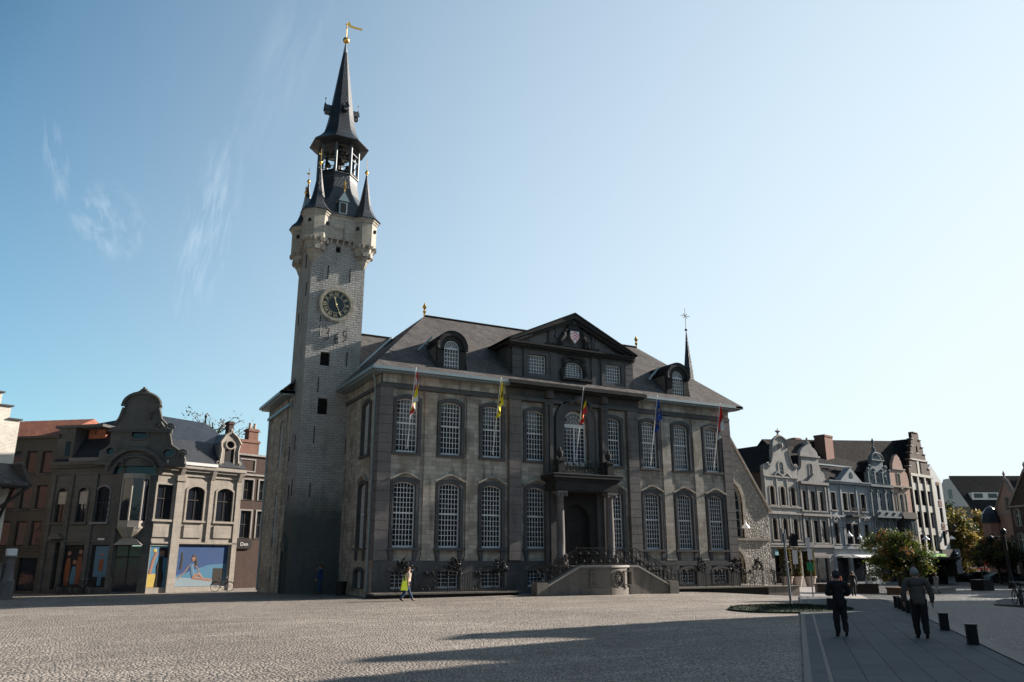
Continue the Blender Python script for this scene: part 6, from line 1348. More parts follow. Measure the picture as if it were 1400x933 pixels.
gp = thing('gate_pillar', 'short stone gate pillar with a white cap at the left edge', 'pillar', (-18.35, 12.9, -.15))
b = MB(); b.lathe([(.42, -.2), (.42, 1.0), (.32, 1.1), (.3, 1.3), (.27, 2.2), (.33, 2.3), (.4, 2.36), (.4, 2.44), (.3, 2.46)], 0, 0, 14); b.build('shaft', 'bluel', gp, True)
b = MB(); b.lathe([(.3, 2.46), (.31, 2.8), (.28, 2.86)], 0, 0, 14); b.build('cap', 'whitew', gp, True)
lwall = MB(); lwall.box(-8, -.2, -.3, -.4, .2, 1.9); lwall.box(-8, -.26, 1.9, -.4, .26, 2.02)
o = lwall.build('low_wall', 'bluel'); o.location = (-18.35, 12.9, -.15); o.rotation_euler = (0, 0, R(14)); tag(o, 'low dark stone wall running left from the white-capped pillar', 'wall')

# narrow brick house between shop and tower
nh = thing('narrow_brick_house', 'dark narrow brick house with tall chimneys between the corner shop and the tower', 'house', (-3.1, 25.1, -.3), 20)
x0n = -1.75
nw = [(-1.25, -.35, 7.2, 8.85, 8.85), (-.15, .7, 7.2, 8.85, 8.85), (-1.4, -.45, 4.1, 6.3, 6.3), (-.2, .75, 4.1, 6.3, 6.3), (1.3, 2.2, 7.2, 8.85, 8.85), (1.3, 2.2, 4.1, 6.3, 6.3)]
b = MB(); b.wall(rect(-1.8, 4.5, -.6, 10.9), hl(nw) + [loop_arch(-1.35, -.3, .1, 2.0, 2.5, 8)], 0, .3, .3); b.build('front_wall', 'brickd', nh)
wins(nh, nw, 0, fm='woodd', sur='grey1', sp=.13, tr=.5)
b = MB(); b.box(-1.78, .3, -.6, 4.48, 9, 10.9); b.build('side_walls', 'brickd', nh)
b = MB(); b.box(-1.8, -.1, 9.2, 4.5, 0, 9.35); b.box(-1.8, -.15, 10.85, 4.5, .2, 11.0); b.ring(rect(-1.2, .8, 9.5, 10.6), rect(-1.1, .7, 9.6, 10.5), -.06, 0); b.build('trim', 'grey1', nh)
b = MB(); b.prism(loop_arch(-1.35, -.3, .1, 2.0, 2.5, 8), .2, .25); b.build('house_door', 'door', nh)
b = MB(); b.box(-1.7, -.18, 3.25, .9, -.02, 3.95); sg = b.build('shop_sign', 'dark', nh)
text_part('sign_text', 'Den', .42, .01, 'whitew', nh, (.25, -.2, 3.6), (R(90), 0, 0)); 
b = MB(); b.ball((-.85, -.18, 3.62), .14, 8); b.path([(-1.1, -.2, 3.75), (-.85, -.22, 3.45), (-.6, -.2, 3.75)], .05, 5); b.build('sign_emblem', 'p_suit', sg)
chimney(nh, -1.62, .5, 9.0, 13.6, .42, .6, 'brickd', 0); chimney(nh, .35, 1.0, 10.9, 12.3, 1.9, .9, 'brick', 0); chimney(nh, .75, 1.0, 12.3, 13.3, .9, .7, 'brick', 2)

# ------------------------------------------------------------ houses on the right-hand side of the road (mostly out of view; they shade the square)
def row_house(loc, rz, W, D, He, Hr, step, m, label, roof='roofd'):
    t = thing('row_house', label, 'house', loc, rz, 'houses on the near side of the road')
    xm = W / 2; ws = []
    for f in range(int((He - 3.6) // 3.1) + 1):
        for k in range(3): x = W * (k + .5) / 3; ws.append((x - .55, x + .55, 4.2 + f * 3.1, 6.0 + f * 3.1, 6.15 + f * 3.1))
    ws = [w for w in ws if w[4] < He - .3]
    top = steps_profile(xm, W / 2 - .02, He, Hr, 6, .5) if step else [(W, He), (xm + .4, Hr), (xm - .4, Hr), (0, He)]
    b = MB(); b.wall([(0, -1), (W, -1)] + ([(W, He - .01)] if step else []) + top + ([(0, He - .01)] if step else []), hl(ws) + [rect(W * .15, W * .85, .4, 3.2)], 0, .3, .4); b.build('front_wall', m, t)
    wins(t, ws, 0, fm='whitew', sur='grey1', rows=(1, 1))
    b = MB(); b.box(W * .15 + .02, .2, .4, W * .85 - .02, .24, 3.2); b.build('shop_window', 'glass', t)
    b = MB(); b.box(.01, .4, -1, W - .01, D, He - .02); b.build('side_walls', 'brickd', t)
    b = MB(); b.prism([(0, He - .02), (W, He - .02), (xm, Hr - .3)], .4, D); b.build('roof', roof, t); return t
# (gable fronts face the road, to the north-west)
def on_row(e1, e2=41.5): p = rot(e1, e2); return (p[0], p[1], gz(*p))
# right-hand row
NR = 'houses on the near side of the road'
def rowh(e1, w, He, Hr, step, m, label, D=9):
    x, y, z = on_row(e1 + w); return row_house((x, y, z), -137, w, D, He, Hr, step, m, label)
rowh(4.1, 5.3, 14.6, 18.1, True, 'brick', 'red brick stepped gable house just out of view on the right, at the alley')
rowh(-1.2, 5.3, 14.8, 18.0, False, 'brickp', 'pinkish house with a pointed gable, second from the alley')
rowh(-6.5, 5.3, 15.8, 18.6, True, 'grey2', 'pale stone stepped gable house third from the alley')
rowh(-13.5, 7.0, 16.5, 19.0, False, 'grey1', 'wide grey house fourth from the alley')
rowh(-20.5, 7.0, 13.5, 16.5, False, 'brick', 'wide red brick house nearest the camera on the right')
rowh(10.2, 5.2, 11.2, 13.6, True, 'whitew', 'low white stepped gable house beyond the alley')
rowh(15.4, 5.2, 11.6, 13.8, False, 'brickp', 'low pinkish house beyond the white stepped one')
for k, (u, v, rz, w, He, Hr, st, m, lb) in enumerate(((52, -14.8, -165, 8.5, 12.5, 16, False, 'grey1', 'wide grey corner house past the low pinkish one'), (61.5, -12.2, -165, 9, 12.5, 16.5, True, 'brick', 'tall brick stepped house at the bend of the road'), (77, 3.9, -95, 8, 11.5, 14.5, False, 'grey2', 'pale house closing the bend, left half'), (76.3, -4.2, -95, 8, 11.5, 14.5, True, 'brickp', 'pinkish stepped house closing the bend, right half'))):
    row_house((u, v, gz(u, v)), rz, w, 9, He, Hr, st, m, lb)
# houses behind the camera, seen only as reflections in the windows
def back_house(loc, rz, W, He, Hr, m, label):
    t = thing('square_house', label, 'house', loc, rz, 'houses on the near edge of the square')
    ws = [(W * (k + .5) / 4 - .5, W * (k + .5) / 4 + .5, 4 + 3.2 * f, 6 + 3.2 * f, 6 + 3.2 * f) for f in range(2) for k in range(4)]
    b = MB(); b.wall([(0, -1), (W, -1), (W, He), (W * .62, Hr), (W * .38, Hr), (0, He)], hl(ws) + [rect(1, W - 1, .4, 3.1)], 0, .3, .4); b.build('front_wall', m, t)
    wins(t, ws, 0, fm='whitew', cols=2)
    b = MB(); b.box(1.02, .2, .4, W - 1.02, .24, 3.1); b.build('shop_window', 'glass', t)
    b = MB(); b.box(.02, .4, -1, W - .02, 9, He); b.build('side_walls', m, t); b = MB(); b.prism([(0, He), (W, He), (W * .62, Hr - .1), (W * .38, Hr - .1)], .4, 9); b.build('roof', 'roofd', t)
mats_ = ['brick', 'grey2', 'whitew', 'brickp', 'grey1', 'cream', 'grey3', 'brickd']
for k in range(9):
    W = 9.5 + (k % 3); x = -46 + k * 10.6; back_house((x + W, -74 - .4 * k, -.2), 180, W, 10 + (k * 7 % 4), 13 + (k * 5 % 5), mats_[k % 8], ['red brick', 'grey stone', 'white', 'pinkish', 'ashlar', 'cream brick', 'bluish', 'brown brick', 'second red brick'][k] + ' house on the near edge of the square')

for k in range(6):
    back_house((-66 + k, -58 + k * 13.5 + 0, -.2), 90, 13, 10 + k % 3, 14 + (k * 2) % 3, mats_[(k + 3) % 8], ['pinkish', 'pale ashlar', 'cream brick', 'blue-grey', 'brown', 'first red'][k] + ' house on the left side of the square')

# ------------------------------------------------------------ far end of the street
def ipt(px_dir, D):   # ground point from a bearing (tan right of the view axis) and distance; used once to lay out the map
    X = px_dir * D; return (-14.9 + X * math.sin(R(62.1)) + D * math.cos(R(62.1)), -44.92 - X * math.cos(R(62.1)) + D * math.sin(R(62.1)))
x, y = ipt(.587, 150); wh = thing('white_house', 'large white house with long grey roof and two dormer rows, closing the street', 'house', (x, y, -1.1), -27.9)
b = MB(); b.prism([(0, -.5), (26, -.5), (26, 6.8), (14, 19), (11.5, 19), (0, 6.8)], 0, 30, 'x'); b.build('walls', 'whitew', wh)
b = MB(); b.prism([(-.4, 6.45), (11.6, 19.17), (11.6, 19.5), (-.4, 6.78)], -.1, 30.2, 'x'); b.build('roof', 'roofd', wh)
for zr, yr in ((10.4, 2.7), (14.6, 6.7)):
    b = MB(); b.box(1.2, yr, zr - .2, 29, yr + 3, zr + 1.2); dz = b.build('dormer_band', 'whitew', wh)
    b = MB()
    for k in range(10): b.box(1.6 + k * 2.75, yr - .04, zr + .15, 3.3 + k * 2.75, yr - .01, zr + 1.0)
    b.build('dormer_glass', 'glass', dz)
b = MB()
for yy, z in ((3, 3.5), (8, 3.5), (13, 3.5), (5, 7.5), (9, 7.5), (14, 7.5), (9, 11.5), (13, 11.5), (11.5, 15)): b.box(-.05, yy, z, .02, yy + 1.3, z + 1.8)
b.build('end_window', 'glass', wh)
x, y = ipt(.548, 138); w2 = thing('low_white_house', 'small white house with a dark roof behind the autumn trees', 'house', (x, y, -1.0), -27.9)
b = MB(); b.prism([(0, -.5), (12, -.5), (12, 7.5), (6, 12), (0, 7.5)], 0, 5.5, 'x'); b.build('walls', 'whitew', w2)
b = MB(); b.add([(-6.1, -.3, 7.4), (5.6, -.3, 7.4), (5.6, 6, 12.2), (-6.1, 6, 12.2)], [(0, 1, 2, 3)]); b.box(-6, .2, -.5, -.02, 11, 7.4); b.add([(-6, 11, 7.4), (-6, 6, 12.1), (-6, 0, 7.4), (0, 11, 7.4), (0, 6, 12.1), (0, 0, 7.4)], [(0, 1, 2), (3, 4, 5), (1, 0, 3, 4)]); b.build('roof', 'roofd', w2)
b = MB()
for x0, z0, w, h in ((.5, 4.4, 1.8, 2.4), (2.8, 4.4, 1.8, 2.4), (.5, 2.0, 1.0, 1.6), (1.9, 2.0, 1.0, 1.6), (3.3, 2.0, 1.0, 1.6), (.5, -.2, 1.2, 1.8), (2.5, -.2, 1.2, 1.8)): b.box(x0, -.04, z0, x0 + w, 0, z0 + h)
b.build('window', 'glass', w2)
b = MB(); b.box(.2, -.7, 1.6, 5.2, 0, 1.75); b.build('awning', 'fl_r', w2)
def far_gable(bear, D, W, He, Hr, m, label, name, extra=None):
    x, y = ipt(bear, D); t = thing(name, label, 'house', (x, y, -1.0), -114); ws = []
    for f in range(2):
        for k in range(3): xx = W * (k + .5) / 3; ws.append((xx - .5, xx + .5, 4.3 + 3.2 * f, 6.3 + 3.2 * f, 6.5 + 3.2 * f))
    ws = [w for w in ws if w[4] < He]
    ws.append((W / 2 - .4, W / 2 + .4, He + .5, He + 2.0, He + 2.2))
    b = MB(); b.wall([(0, -.5), (W, -.5), (W, He), (W * .5 + .35, Hr), (W * .5 - .35, Hr), (0, He)], hl(ws) + [rect(.7, W - .7, .3, 3)], 0, .3, .4); b.build('front_wall', m, t)
    wins(t, ws, 0, fm='whitew', sur='shop')
    b = MB(); b.box(.02, .4, -.5, W - .02, 14, He); b.build('side_walls', m, t); b = MB(); b.prism([(0, He - .1), (W, He - .1), (W / 2, Hr - .3)], .4, 14); b.build('roof', 'roofd', t)
    b = MB(); 
    for s in (0, 1): b.path([(W * s, -.05, He), (W / 2, -.05, Hr)], .16, 5)
    b.box(0, -.2, He - .2, W, 0, He); b.box(0, -.15, 3.4, W, 0, 3.6); b.lathe([(.2, Hr), (.1, Hr + .4), (.2, Hr + .6), (.03, Hr + 1.1)], W / 2, .1, 8); b.build('gable_trim', 'shop', t)
    b = MB(); b.box(.72, .2, .3, W - .72, .24, 3); b.build('shop_window', 'glass', t)
    return t
t = far_gable(.594, 121, 6.5, 9.6, 14.6, 'brickp', 'pinkish red house with pointed gable and small domed corner turret, far right', 'turreted_house')
b = MB(); b.lathe([(1.3, -.5), (1.3, 8.2), (1.5, 8.3), (1.45, 8.6), (1.2, 9.6), (.6, 10.4), (.05, 10.8)], -.3, -.4, 8); b.build('corner_turret', 'brickp', t)
b = MB(); b.lathe([(1.52, 8.32), (1.48, 8.7), (1.22, 9.7), (.62, 10.5), (.02, 10.9)], -.3, -.4, 8); b.build('turret_dome', 'slate', t)
t = far_gable(.614, 112, 8, 10.2, 14.8, 'brickd', 'dark brown brick gabled house at the right edge, next to the turreted one', 'brick_gabled_house')
t = far_gable(.643, 102.5, 9, 10.2, 14.2, 'brickd', 'dark brick house cut off by the right edge of the picture', 'brick_gabled_house')

# ------------------------------------------------------------ trees
def tree(name, label, loc, hgt, crown, clumps, leaves, lsize, lmats, wts, seed, trunk_r=.12, cz=None, group=None, cat='tree', forks=5):
    rr = random.Random(seed); t = thing(name, label, cat, loc, 0, group)
    rx, ry, rz_ = crown; cz = cz or hgt - rz_; b = MB()
    top = cz - rz_ * .3; pts = [(0, 0, -.2), (rr.uniform(-.05, .05), rr.uniform(-.05, .05), top * .5), (0, 0, top), (rr.uniform(-.2, .2), 0, cz + rz_ * .4)]
    b.path(pts, [trunk_r * 1.25, trunk_r, trunk_r * .8, trunk_r * .25], 8)
    tips = []
    for i in range(forks * 3):
        a = rr.random() * 6.283; el = rr.uniform(-.3, .9); L_ = rr.uniform(.55, .95); s = rr.uniform(.75, 1.1) * top
        e = (rx * L_ * math.cos(a) * math.cos(el), ry * L_ * math.sin(a) * math.cos(el), cz + rz_ * L_ * math.sin(el)); m_ = (e[0] * .45 + rr.uniform(-.1, .1), e[1] * .45, s + (e[2] - s) * .6)
        b.path([(0, 0, s), m_, e], [trunk_r * .45, trunk_r * .28, trunk_r * .08], 5); tips += [e, m_]
    b.build('trunk', 'bark', t, True)
    b = MB(); cl = []
    for i in range(clumps):
        if i < len(tips): c = tips[i]
        else:
            a = rr.random() * 6.283; q = rr.random() ** .45; zq = rr.uniform(-1, 1); w = math.sqrt(max(0, 1 - zq * zq)); c = (rx * q * w * math.cos(a), ry * q * w * math.sin(a), cz + rz_ * q * zq)
        cl.append((c, rr.uniform(.14, .34) * min(rx, rz_), rr.choices(range(len(lmats)), wts)[0]))
    for i in range(leaves):
        c, r, mi = rr.choice(cl)
        g1 = Vector((rr.gauss(0, 1), rr.gauss(0, 1), rr.gauss(0, .75))) * r * .62; p = Vector(c) + g1
        if rr.random() < .25: mi = rr.choices(range(len(lmats)), wts)[0]
        n_ = Vector((rr.gauss(0, 1), rr.gauss(0, 1), rr.gauss(0, 1) + .6)).normalized(); a_ = n_.orthogonal().normalized(); a_.rotate(Matrix.Rotation(rr.random() * 6.28, 3, n_)); c_ = n_.cross(a_); s = lsize * rr.uniform(.6, 1.35)
        b.add([p - a_ * s, p - c_ * s * .45 + n_ * s * .12, p + a_ * s, p + c_ * s * .45 + n_ * s * .12], [(0, 1, 2, 3)], mi)
    o = b.build('crown', lmats, t); return t
tree('street_tree', 'bushy street tree with green and rusty yellow leaves by the row of bollards', (47.2, 2.0, gz(47.2, 2.0)), 5.3, (2.7, 2.7, 2.1), 95, 15000, .13, ['leaf1', 'leaf2', 'leaf3', 'leaf4'], (7, 1.5, 4, .7), 4, .13, cz=3.0)
def bt(bear, D, *a, **k): x, y = ipt(bear, D); return tree(a[0], a[1], (x, y, gz(x, y)), *a[2:], **k)
FT = 'autumn trees along the far street'
bt(.531, 128, 'street_tree', 'tall loose tree turning yellow, directly right of the white corner house', 11.5, (4.2, 4.2, 5.0), 130, 12000, .24, ['leaf1', 'leaf5', 'leaf3', 'leaf2'], (3, 3, 3, 3), 11, .22, group=FT)
bt(.549, 126, 'street_tree', 'pale yellowish tree in front of the low white house', 9.0, (3.0, 3.0, 4.0), 80, 7000, .24, ['leaf1', 'leaf5', 'leaf3', 'leaf2'], (4, 2, 3, 3), 12, .2, group=FT)
bt(.580, 138, 'street_tree', 'golden yellow tree between the white house and the turreted house', 12.5, (2.0, 2.0, 5.2), 80, 6500, .24, ['leaf5', 'leaf2', 'leaf1'], (5, 3, 1), 13, .2, group=FT)
bt(.589, 108, 'street_tree', 'low round dark rust-brown tree before the turreted house', 6.0, (3.1, 3.1, 2.2), 80, 7500, .2, ['leaf3', 'leaf4', 'leaf1'], (5, 2, 2), 14, .16, group=FT)
bt(.571, 124, 'street_tree', 'small crimson-leaved tree under the white house', 5.2, (1.8, 1.8, 1.5), 40, 3500, .2, ['leaf6', 'leaf4'], (5, 1), 15, .12, group=FT)
tree('bare_tree', 'thinly leaved tree top showing over the slate roof of the corner shop', (-5.2, 32.5, -.3), 16.2, (3.6, 3.0, 2.6), 40, 900, .12, ['leaf4', 'leaf3'], (3, 2), 16, .16, forks=12)
# hedge along the far street and a distant treeline
b = MB(); rr = random.Random(5)
for i in range(26000):
    tt = rr.random(); D = 150 + 90 * rr.random(); be = .49 + .24 * tt; x, y = ipt(be, D); z = -1.2 + 8.5 * rr.random() ** 1.4 * (.6 + .4 * math.sin(be * 90)); s = .4 + .4 * rr.random(); a = rr.random() * 3.14; dx, dy = s * math.cos(a), s * math.sin(a)
    b.add([(x - dx, y - dy, z), (x, y, z - s * .6), (x + dx, y + dy, z + .1), (x, y, z + s * .7)], [(0, 1, 2, 3)])
tag(b.build('distant_trees', 'leaf3'), 'dark mass of distant trees closing the far end of the street', 'trees', kind='stuff')
b = MB()
for i in range(9000):
    be = .500 + .105 * rr.random(); D = 118 + 2.0 * rr.random(); x, y = ipt(be, D); z = -1.05 + 1.1 * rr.random(); s = .1 + .1 * rr.random(); a = rr.random() * 3.14; dx, dy = s * math.cos(a), s * math.sin(a)
    b.add([(x - dx, y - dy, z), (x, y, z - s * .6), (x + dx, y + dy, z + .1), (x, y, z + s * .7)], [(0, 1, 2, 3)])
tag(b.build('hedge', 'leaf3'), 'low dark clipped hedge across the far end of the street', 'hedge')
# far blocks that close gaps on the skyline
for be, D, W, H_, m, lb in ((.50, 175, 14, 8, 'brickp', 'low pinkish block seen far off behind the yellow trees'), (-.68, 95, 16, 9, 'brickd', 'dark brick block beyond the left edge of the square')):
    x, y = ipt(be, D); t = thing('distant_house', lb, 'house', (x, y, -1), -28); b = MB(); b.box(0, 0, -1, W, 10, H_); b.build('walls', m, t); b = MB(); b.prism([(-.3, H_), (10.3, H_), (5, H_ + 4)], 0, W, 'x'); b.build('roof', 'roofd', t)

# ------------------------------------------------------------ planters with clipped columns
def planter(s, dep, h, label):
    x, y, z = along(s, dep); t = thing('planter', label, 'planter', (x, y, gz(x, y)), 0, 'pots with clipped columnar hedges'); rr = random.Random(int(s * 10))
    b = MB(); b.lathe([(.42, .02), (.6, .95), (.68, .96), (.68, 1.1), (.56, 1.1), (.54, .98)], 0, 0, 18); b.build('pot', 'terra', t, True)
    b = MB(); b.lathe([(.03, .9), (.4, 1.0), (.52, 1.3), (.55, 2.2), (.52, h - .15), (.3, h), (.02, h)], 0, 0, 12, mi=0)
    for i in range(4500):
        a = rr.random() * 6.283; z = rr.uniform(1.05, h); q = .58 * (1 - .1 * rr.random()); p = Vector((q * math.cos(a), q * math.sin(a), z))
        if rr.random() < .15: p = Vector((rr.uniform(-.5, .5), rr.uniform(-.5, .5), h))
        n_ = Vector((rr.gauss(0, 1), rr.gauss(0, 1), rr.gauss(0, 1))).normalized(); a_ = n_.orthogonal(); c_ = n_.cross(a_); s_ = rr.uniform(.05, .09); b.add([p - a_ * s_, p - c_ * s_ * .5, p + a_ * s_, p + c_ * s_ * .5], [(0, 1, 2, 3)], rr.choices((0, 1, 2), (4, 2, 2))[0])
    b.build('clipped_hedge', ['leaf3', 'leaf2', 'leaf4'], t)
planter(1.3, -1.3, 3.9, 'columnar rusty hedge in a pale pot, nearest the rubble chapel'); planter(2.9, -1.3, 3.9, 'columnar rusty hedge in a pale pot beside the tall signpole'); planter(5.15, -1.3, 3.7, 'columnar hedge in a pale pot mostly behind the signs')

# ------------------------------------------------------------ street furniture
M['galv'] = mat('galvanised_steel', (.20, .22, .24), .45, .5, .15, 4, .05); M['signw'] = mat('white_sign', (.62, .63, .64), .5, 0, .05, 3, 0)
x, y = 12.9, -18.4; t = thing('sign_pole', 'tall thin grey steel pole standing in the round lawn', 'pole', (x, y, gz(x, y)), 0)
b = MB(); b.path([(0, 0, 0), (-.08, 0, 3.15)], [.055, .045], 8); b.build('pole', 'galv', t, True)
b = MB(); b.tube((-.16, 0, 2.75), (-.18, 0, 3.35), .04, n=8); b.tube((.02, 0, 2.7), (0, 0, 3.3), .04, n=8); b.box(-.2, -.03, 2.78, .06, .03, 2.83); b.build('pole_top', 'galv', t)
x, y = 30.7, -3.5; t = thing('signpost', 'short signpost with white panels, a small green sign and a black lantern', 'signpost', (x, y, gz(x, y)), -28)
b = MB(); b.tube((0, 0, 0), (0, 0, 3.9), .045, n=8); b.tube((-1.05, 0, 1.9), (-1.05, 0, 3.6), .04, n=8); b.tube((-1.05, 0, 3.1), (0, 0, 3.1), .03, n=6); b.build('post', 'galv', t)
b = MB(); b.box(-.2, -.06, 3.3, .12, -.03, 4.0); b.box(-.12, -.06, 2.5, .2, -.03, 3.25); b.box(-1.2, -.06, 2.2, -.85, -.03, 3.15); b.build('sign_panel', 'signw', t)
b = MB(); b.box(-.25, -.07, 1.75, .2, -.04, 2.3); b.build('green_sign', 'signg', t)
b = MB(); b.box(-1.3, -.2, 3.4, -.8, .2, 3.9); b.prism([(-1.4, 3.9), (-.7, 3.9), (-1.05, 4.3)], -.25, .25); b.tube((-1.9, 0, 3.2), (-1.05, 0, 3.5), .04, n=6); b.build('lantern', 'iron', t)
bo = None
BL = ['nearest the camera beside the road kerb', 'second nearest, just right of the stooped man', 'fifth from the far end of the kerb row', 'fourth from the far end of the kerb row', 'third from the far end of the kerb row', 'second from the far end of the kerb row', 'farthest in the kerb row']
def bollard():
    t = thing('bollard', '', 'bollard'); 
    b = MB(); s = .115; b.box(-s, -s, 0, s, s, .44); b.build('post', 'iron', t); b = MB(); b.box(-s - .012, -s - .012, .44, s + .012, s + .012, .475); b.build('cap', 'iron', t); return t
for k, e1 in enumerate((-18.4, -14.35, -7.9, -6.5, -5.1, -3.7, -2.3)):
    x, y = rot(e1, 26.55); o = bo if k == 0 and bo else None
    if bo is None: bo = o = bollard()
    else: o = dup_tree(bo)
    o.location = (x, y, gz(x, y) + .05); o.rotation_euler = (0, 0, R(43)); o['label'] = 'black square bollard ' + BL[k]; o['group'] = 'bollards along the pavement kerb'
# benches / low walls by the tree
def bench(x, y, rz, L_, w, h, label, m='woodd'):
    t = thing('low_bench', label, 'bench', (x, y, gz(x, y)), rz, 'low benches round the tree'); b = MB(); b.box(-L_ / 2, -w / 2, h - .12, L_ / 2, w / 2, h); b.build('seat', m, t); b = MB(); b.box(-L_ / 2 + .05, -w / 2 + .05, 0, L_ / 2 - .05, w / 2 - .05, h - .121); b.build('plinth', m, t)
M['corten'] = mat('rusty_dark_timber', (.07, .045, .035), .8, 0, .3, 4, .3)
bench(42.3, 3.4, -28, 5.2, .7, .75, 'long dark brown bench between the far couple and the tree', 'corten'); bench(43.6, -.9, 6, 2.6, 1.3, .6, 'short brown block bench in front of the tree', 'corten'); bench(51.5, 2.0, 8, 6.5, .8, .45, 'low pale stone bench beyond the man, by the street', 'kerbl')
x, y = 62.5, 4.6; t = thing('street_planter', 'dark square planter with a thin post by the far street', 'planter', (x, y, gz(x, y)), 10); b = MB(); b.box(-1.1, -.6, 0, 1.1, .6, 1.0); b.build('box', 'dark', t); b = MB(); b.tube((.3, 0, 1), (.3, 0, 3.2), .05, n=6); b.build('post', 'iron', t)
x, y = ipt(.537, 120); t = thing('street_banner', 'white and blue upright banner sign by the far hedge', 'sign', (x, y, -1), -28); b = MB(); b.box(-.9, -.05, .3, .9, .05, 4.6); b.build('panel', 'signw', t); b = MB()
for k, z in enumerate((3.9, 3.1, 2.2)): b.ball((.2 - .2 * k, -.06, z), .38, 8)
b.build('emblem', 'p_suit', t)
x, y = ipt(.601, 88); t = thing('lamp_post', 'tall dark lamp post at the far right before the brick houses', 'lamp post', (x, y, gz(x, y)), 0); b = MB(); b.lathe([(.35, 0), (.3, .8), (.22, 1.0), (.17, 2.5), (.14, 5.6), (.3, 5.7), (.3, 6.0), (.12, 6.2)], 0, 0, 10); b.build('post', 'iron', t, True); b = MB(); b.path([(0, 0, 5.2), (-1.3, .6, 5.4)], .05, 5); b.lathe([(.3, 5.1), (.22, 5.3), (.05, 5.45)], -1.3, .6, 10); b.build('arm', 'iron', t)
# white bell street lamps on wall brackets
def hanging_lamp(wall_pt, out, label, drop=.55, sc=1.0):
    wx, wy, wz = wall_pt; dx, dy = out; t = thing('hanging_lamp', label, 'street lamp', (wx + dx, wy + dy, wz), 0, 'white bell-shaped street lamps')
    b = MB(); b.path([(-dx, -dy, .25), (-dx * .5, -dy * .5, .45), (0, 0, .35)], .025, 5); b.tube((0, 0, .35), (0, 0, 0), .015, n=5); b.build('bracket', 'iron', t)
    b = MB(); b.lathe([(.05 * sc, .05), (.07 * sc, -.12), (.10 * sc, -.25), (.26 * sc, -.42), (.34 * sc, -.56), (.32 * sc, -.57), (.05, -.5)], 0, 0, 16); b.build('lamp_shade', 'lampw', t, True)
hanging_lamp((30.9, 4.0, 5.0), (-.1, -1.4), 'white bell lamp hanging before the arched chapel window', sc=1.0)
x, y, z = along(12.5); hanging_lamp((x, y, 5.2), (-.6, -2.2), 'white bell lamp before the left windows of the mansard-roofed house', sc=1.25)
x, y, z = along(15.9); hanging_lamp((x, y, 5.0), (.1, -.6), 'smaller white bell lamp near the middle of the mansard-roofed house', sc=1.0)
hanging_lamp((79.3, 22.7, 5.1), (-.4, -1.2), 'white bell lamp between the bay window and the stepped gable house', sc=1.4)
hanging_lamp((-4.3, 24.5, 5.6), (-.1, -.7), 'white bell lamp at the joint of the corner shop and narrow brick house', sc=1.1)
x, y = ipt(.537, 112); t = thing('tall_street_lamp', 'slim street lamp with white shade before the yellow tree', 'street lamp', (x, y, -.95)); b = MB(); b.tube((0, 0, 0), (0, 0, 5.9), .07, n=8); b.build('pole', 'iron', t); b = MB(); b.lathe([(.05, 6.2), (.5, 5.75), (.48, 5.72), (.05, 5.9)], 0, 0, 12); b.build('lamp_shade', 'lampw', t)

# bicycles
M['tyre'] = mat('rubber', (.012, .012, .012), .8, 0, .1, 5, 0); M['bframe'] = mat('black_bike_paint', (.02, .02, .024), .35, .3, .1, 5, 0)
def bicycle():
    t = thing('bicycle', '', 'bicycle')
    for x in (-.52, .52):
        b = MB(); n = 28; b.path([(x + .33 * math.cos(i / n * 6.283), 0, .34 + .33 * math.sin(i / n * 6.283)) for i in range(n + 1)], .02, 5); w = b.build('wheel', 'tyre', t)
        b = MB()
        for i in range(14): a = i / 14 * 6.283; b.tube((x, 0, .34), (x + .32 * math.cos(a), 0, .34 + .32 * math.sin(a)), .003, n=3)
        b.tube((x, -.04, .34), (x, .04, .34), .03, n=8); b.build('spokes', 'galv', w)
        b = MB(); b.path([(x + .37 * math.cos(a_ / 10 * 2.6 + .2), 0, .34 + .37 * math.sin(a_ / 10 * 2.6 + .2)) for a_ in range(11)], .022, 4); b.build('mudguard', 'bframe', w)
    b = MB(); sq, bbk, hd, hd2 = (-.2, 0, .82), (-.08, 0, .32), (.34, 0, .88), (.37, 0, .74)
    b.path([sq, bbk], .018, 6); b.path([bbk, hd2], .02, 6); b.path([(-.17, 0, .70), hd], .018, 6); b.path([bbk, (-.52, 0, .34)], .012, 5); b.path([(-.18, 0, .74), (-.52, 0, .34)], .010, 5); b.path([(.33, 0, .93), (.42, 0, .6), (.52, 0, .34)], .016, 6); b.build('frame', 'bframe', t)
    b = MB(); b.path([(.33, 0, .93), (.31, 0, 1.03)], .014, 5); b.path([(.12, -.28, 1.0), (.28, -.24, 1.06), (.33, 0, 1.04), (.28, .24, 1.06), (.12, .28, 1.0)], .013, 5); b.build('handlebar', 'galv', t)
    b = MB(); b.path([(-.2, 0, .82), (-.215, 0, .92)], .014, 5); b.lathe([(.03, .91), (.12, .93), (.1, .965), (.02, .97)], -.26, 0, 10); b.path([(-.22, 0, .95), (-.05, 0, .945)], [.05, .02], 6); b.build('saddle', 'tyre', t)
    b = MB(); b.path([(-.08, -.07, .32), (-.0, -.09, .17)], .012, 5); b.box(-.05, -.17, .155, .05, -.09, .18); b.path([(-.08, .07, .32), (-.16, .09, .47)], .012, 5); b.box(-.21, .09, .455, -.11, .17, .48); b.ball((-.08, 0, .32), .07, 8); b.build('pedals', 'bframe', t)
    b = MB(); b.box(-.72, -.07, .74, -.38, .07, .755); b.path([(-.6, .06, .74), (-.52, .05, .34)], .008, 4); b.build('rack', 'bframe', t)
    return t
bk0 = None
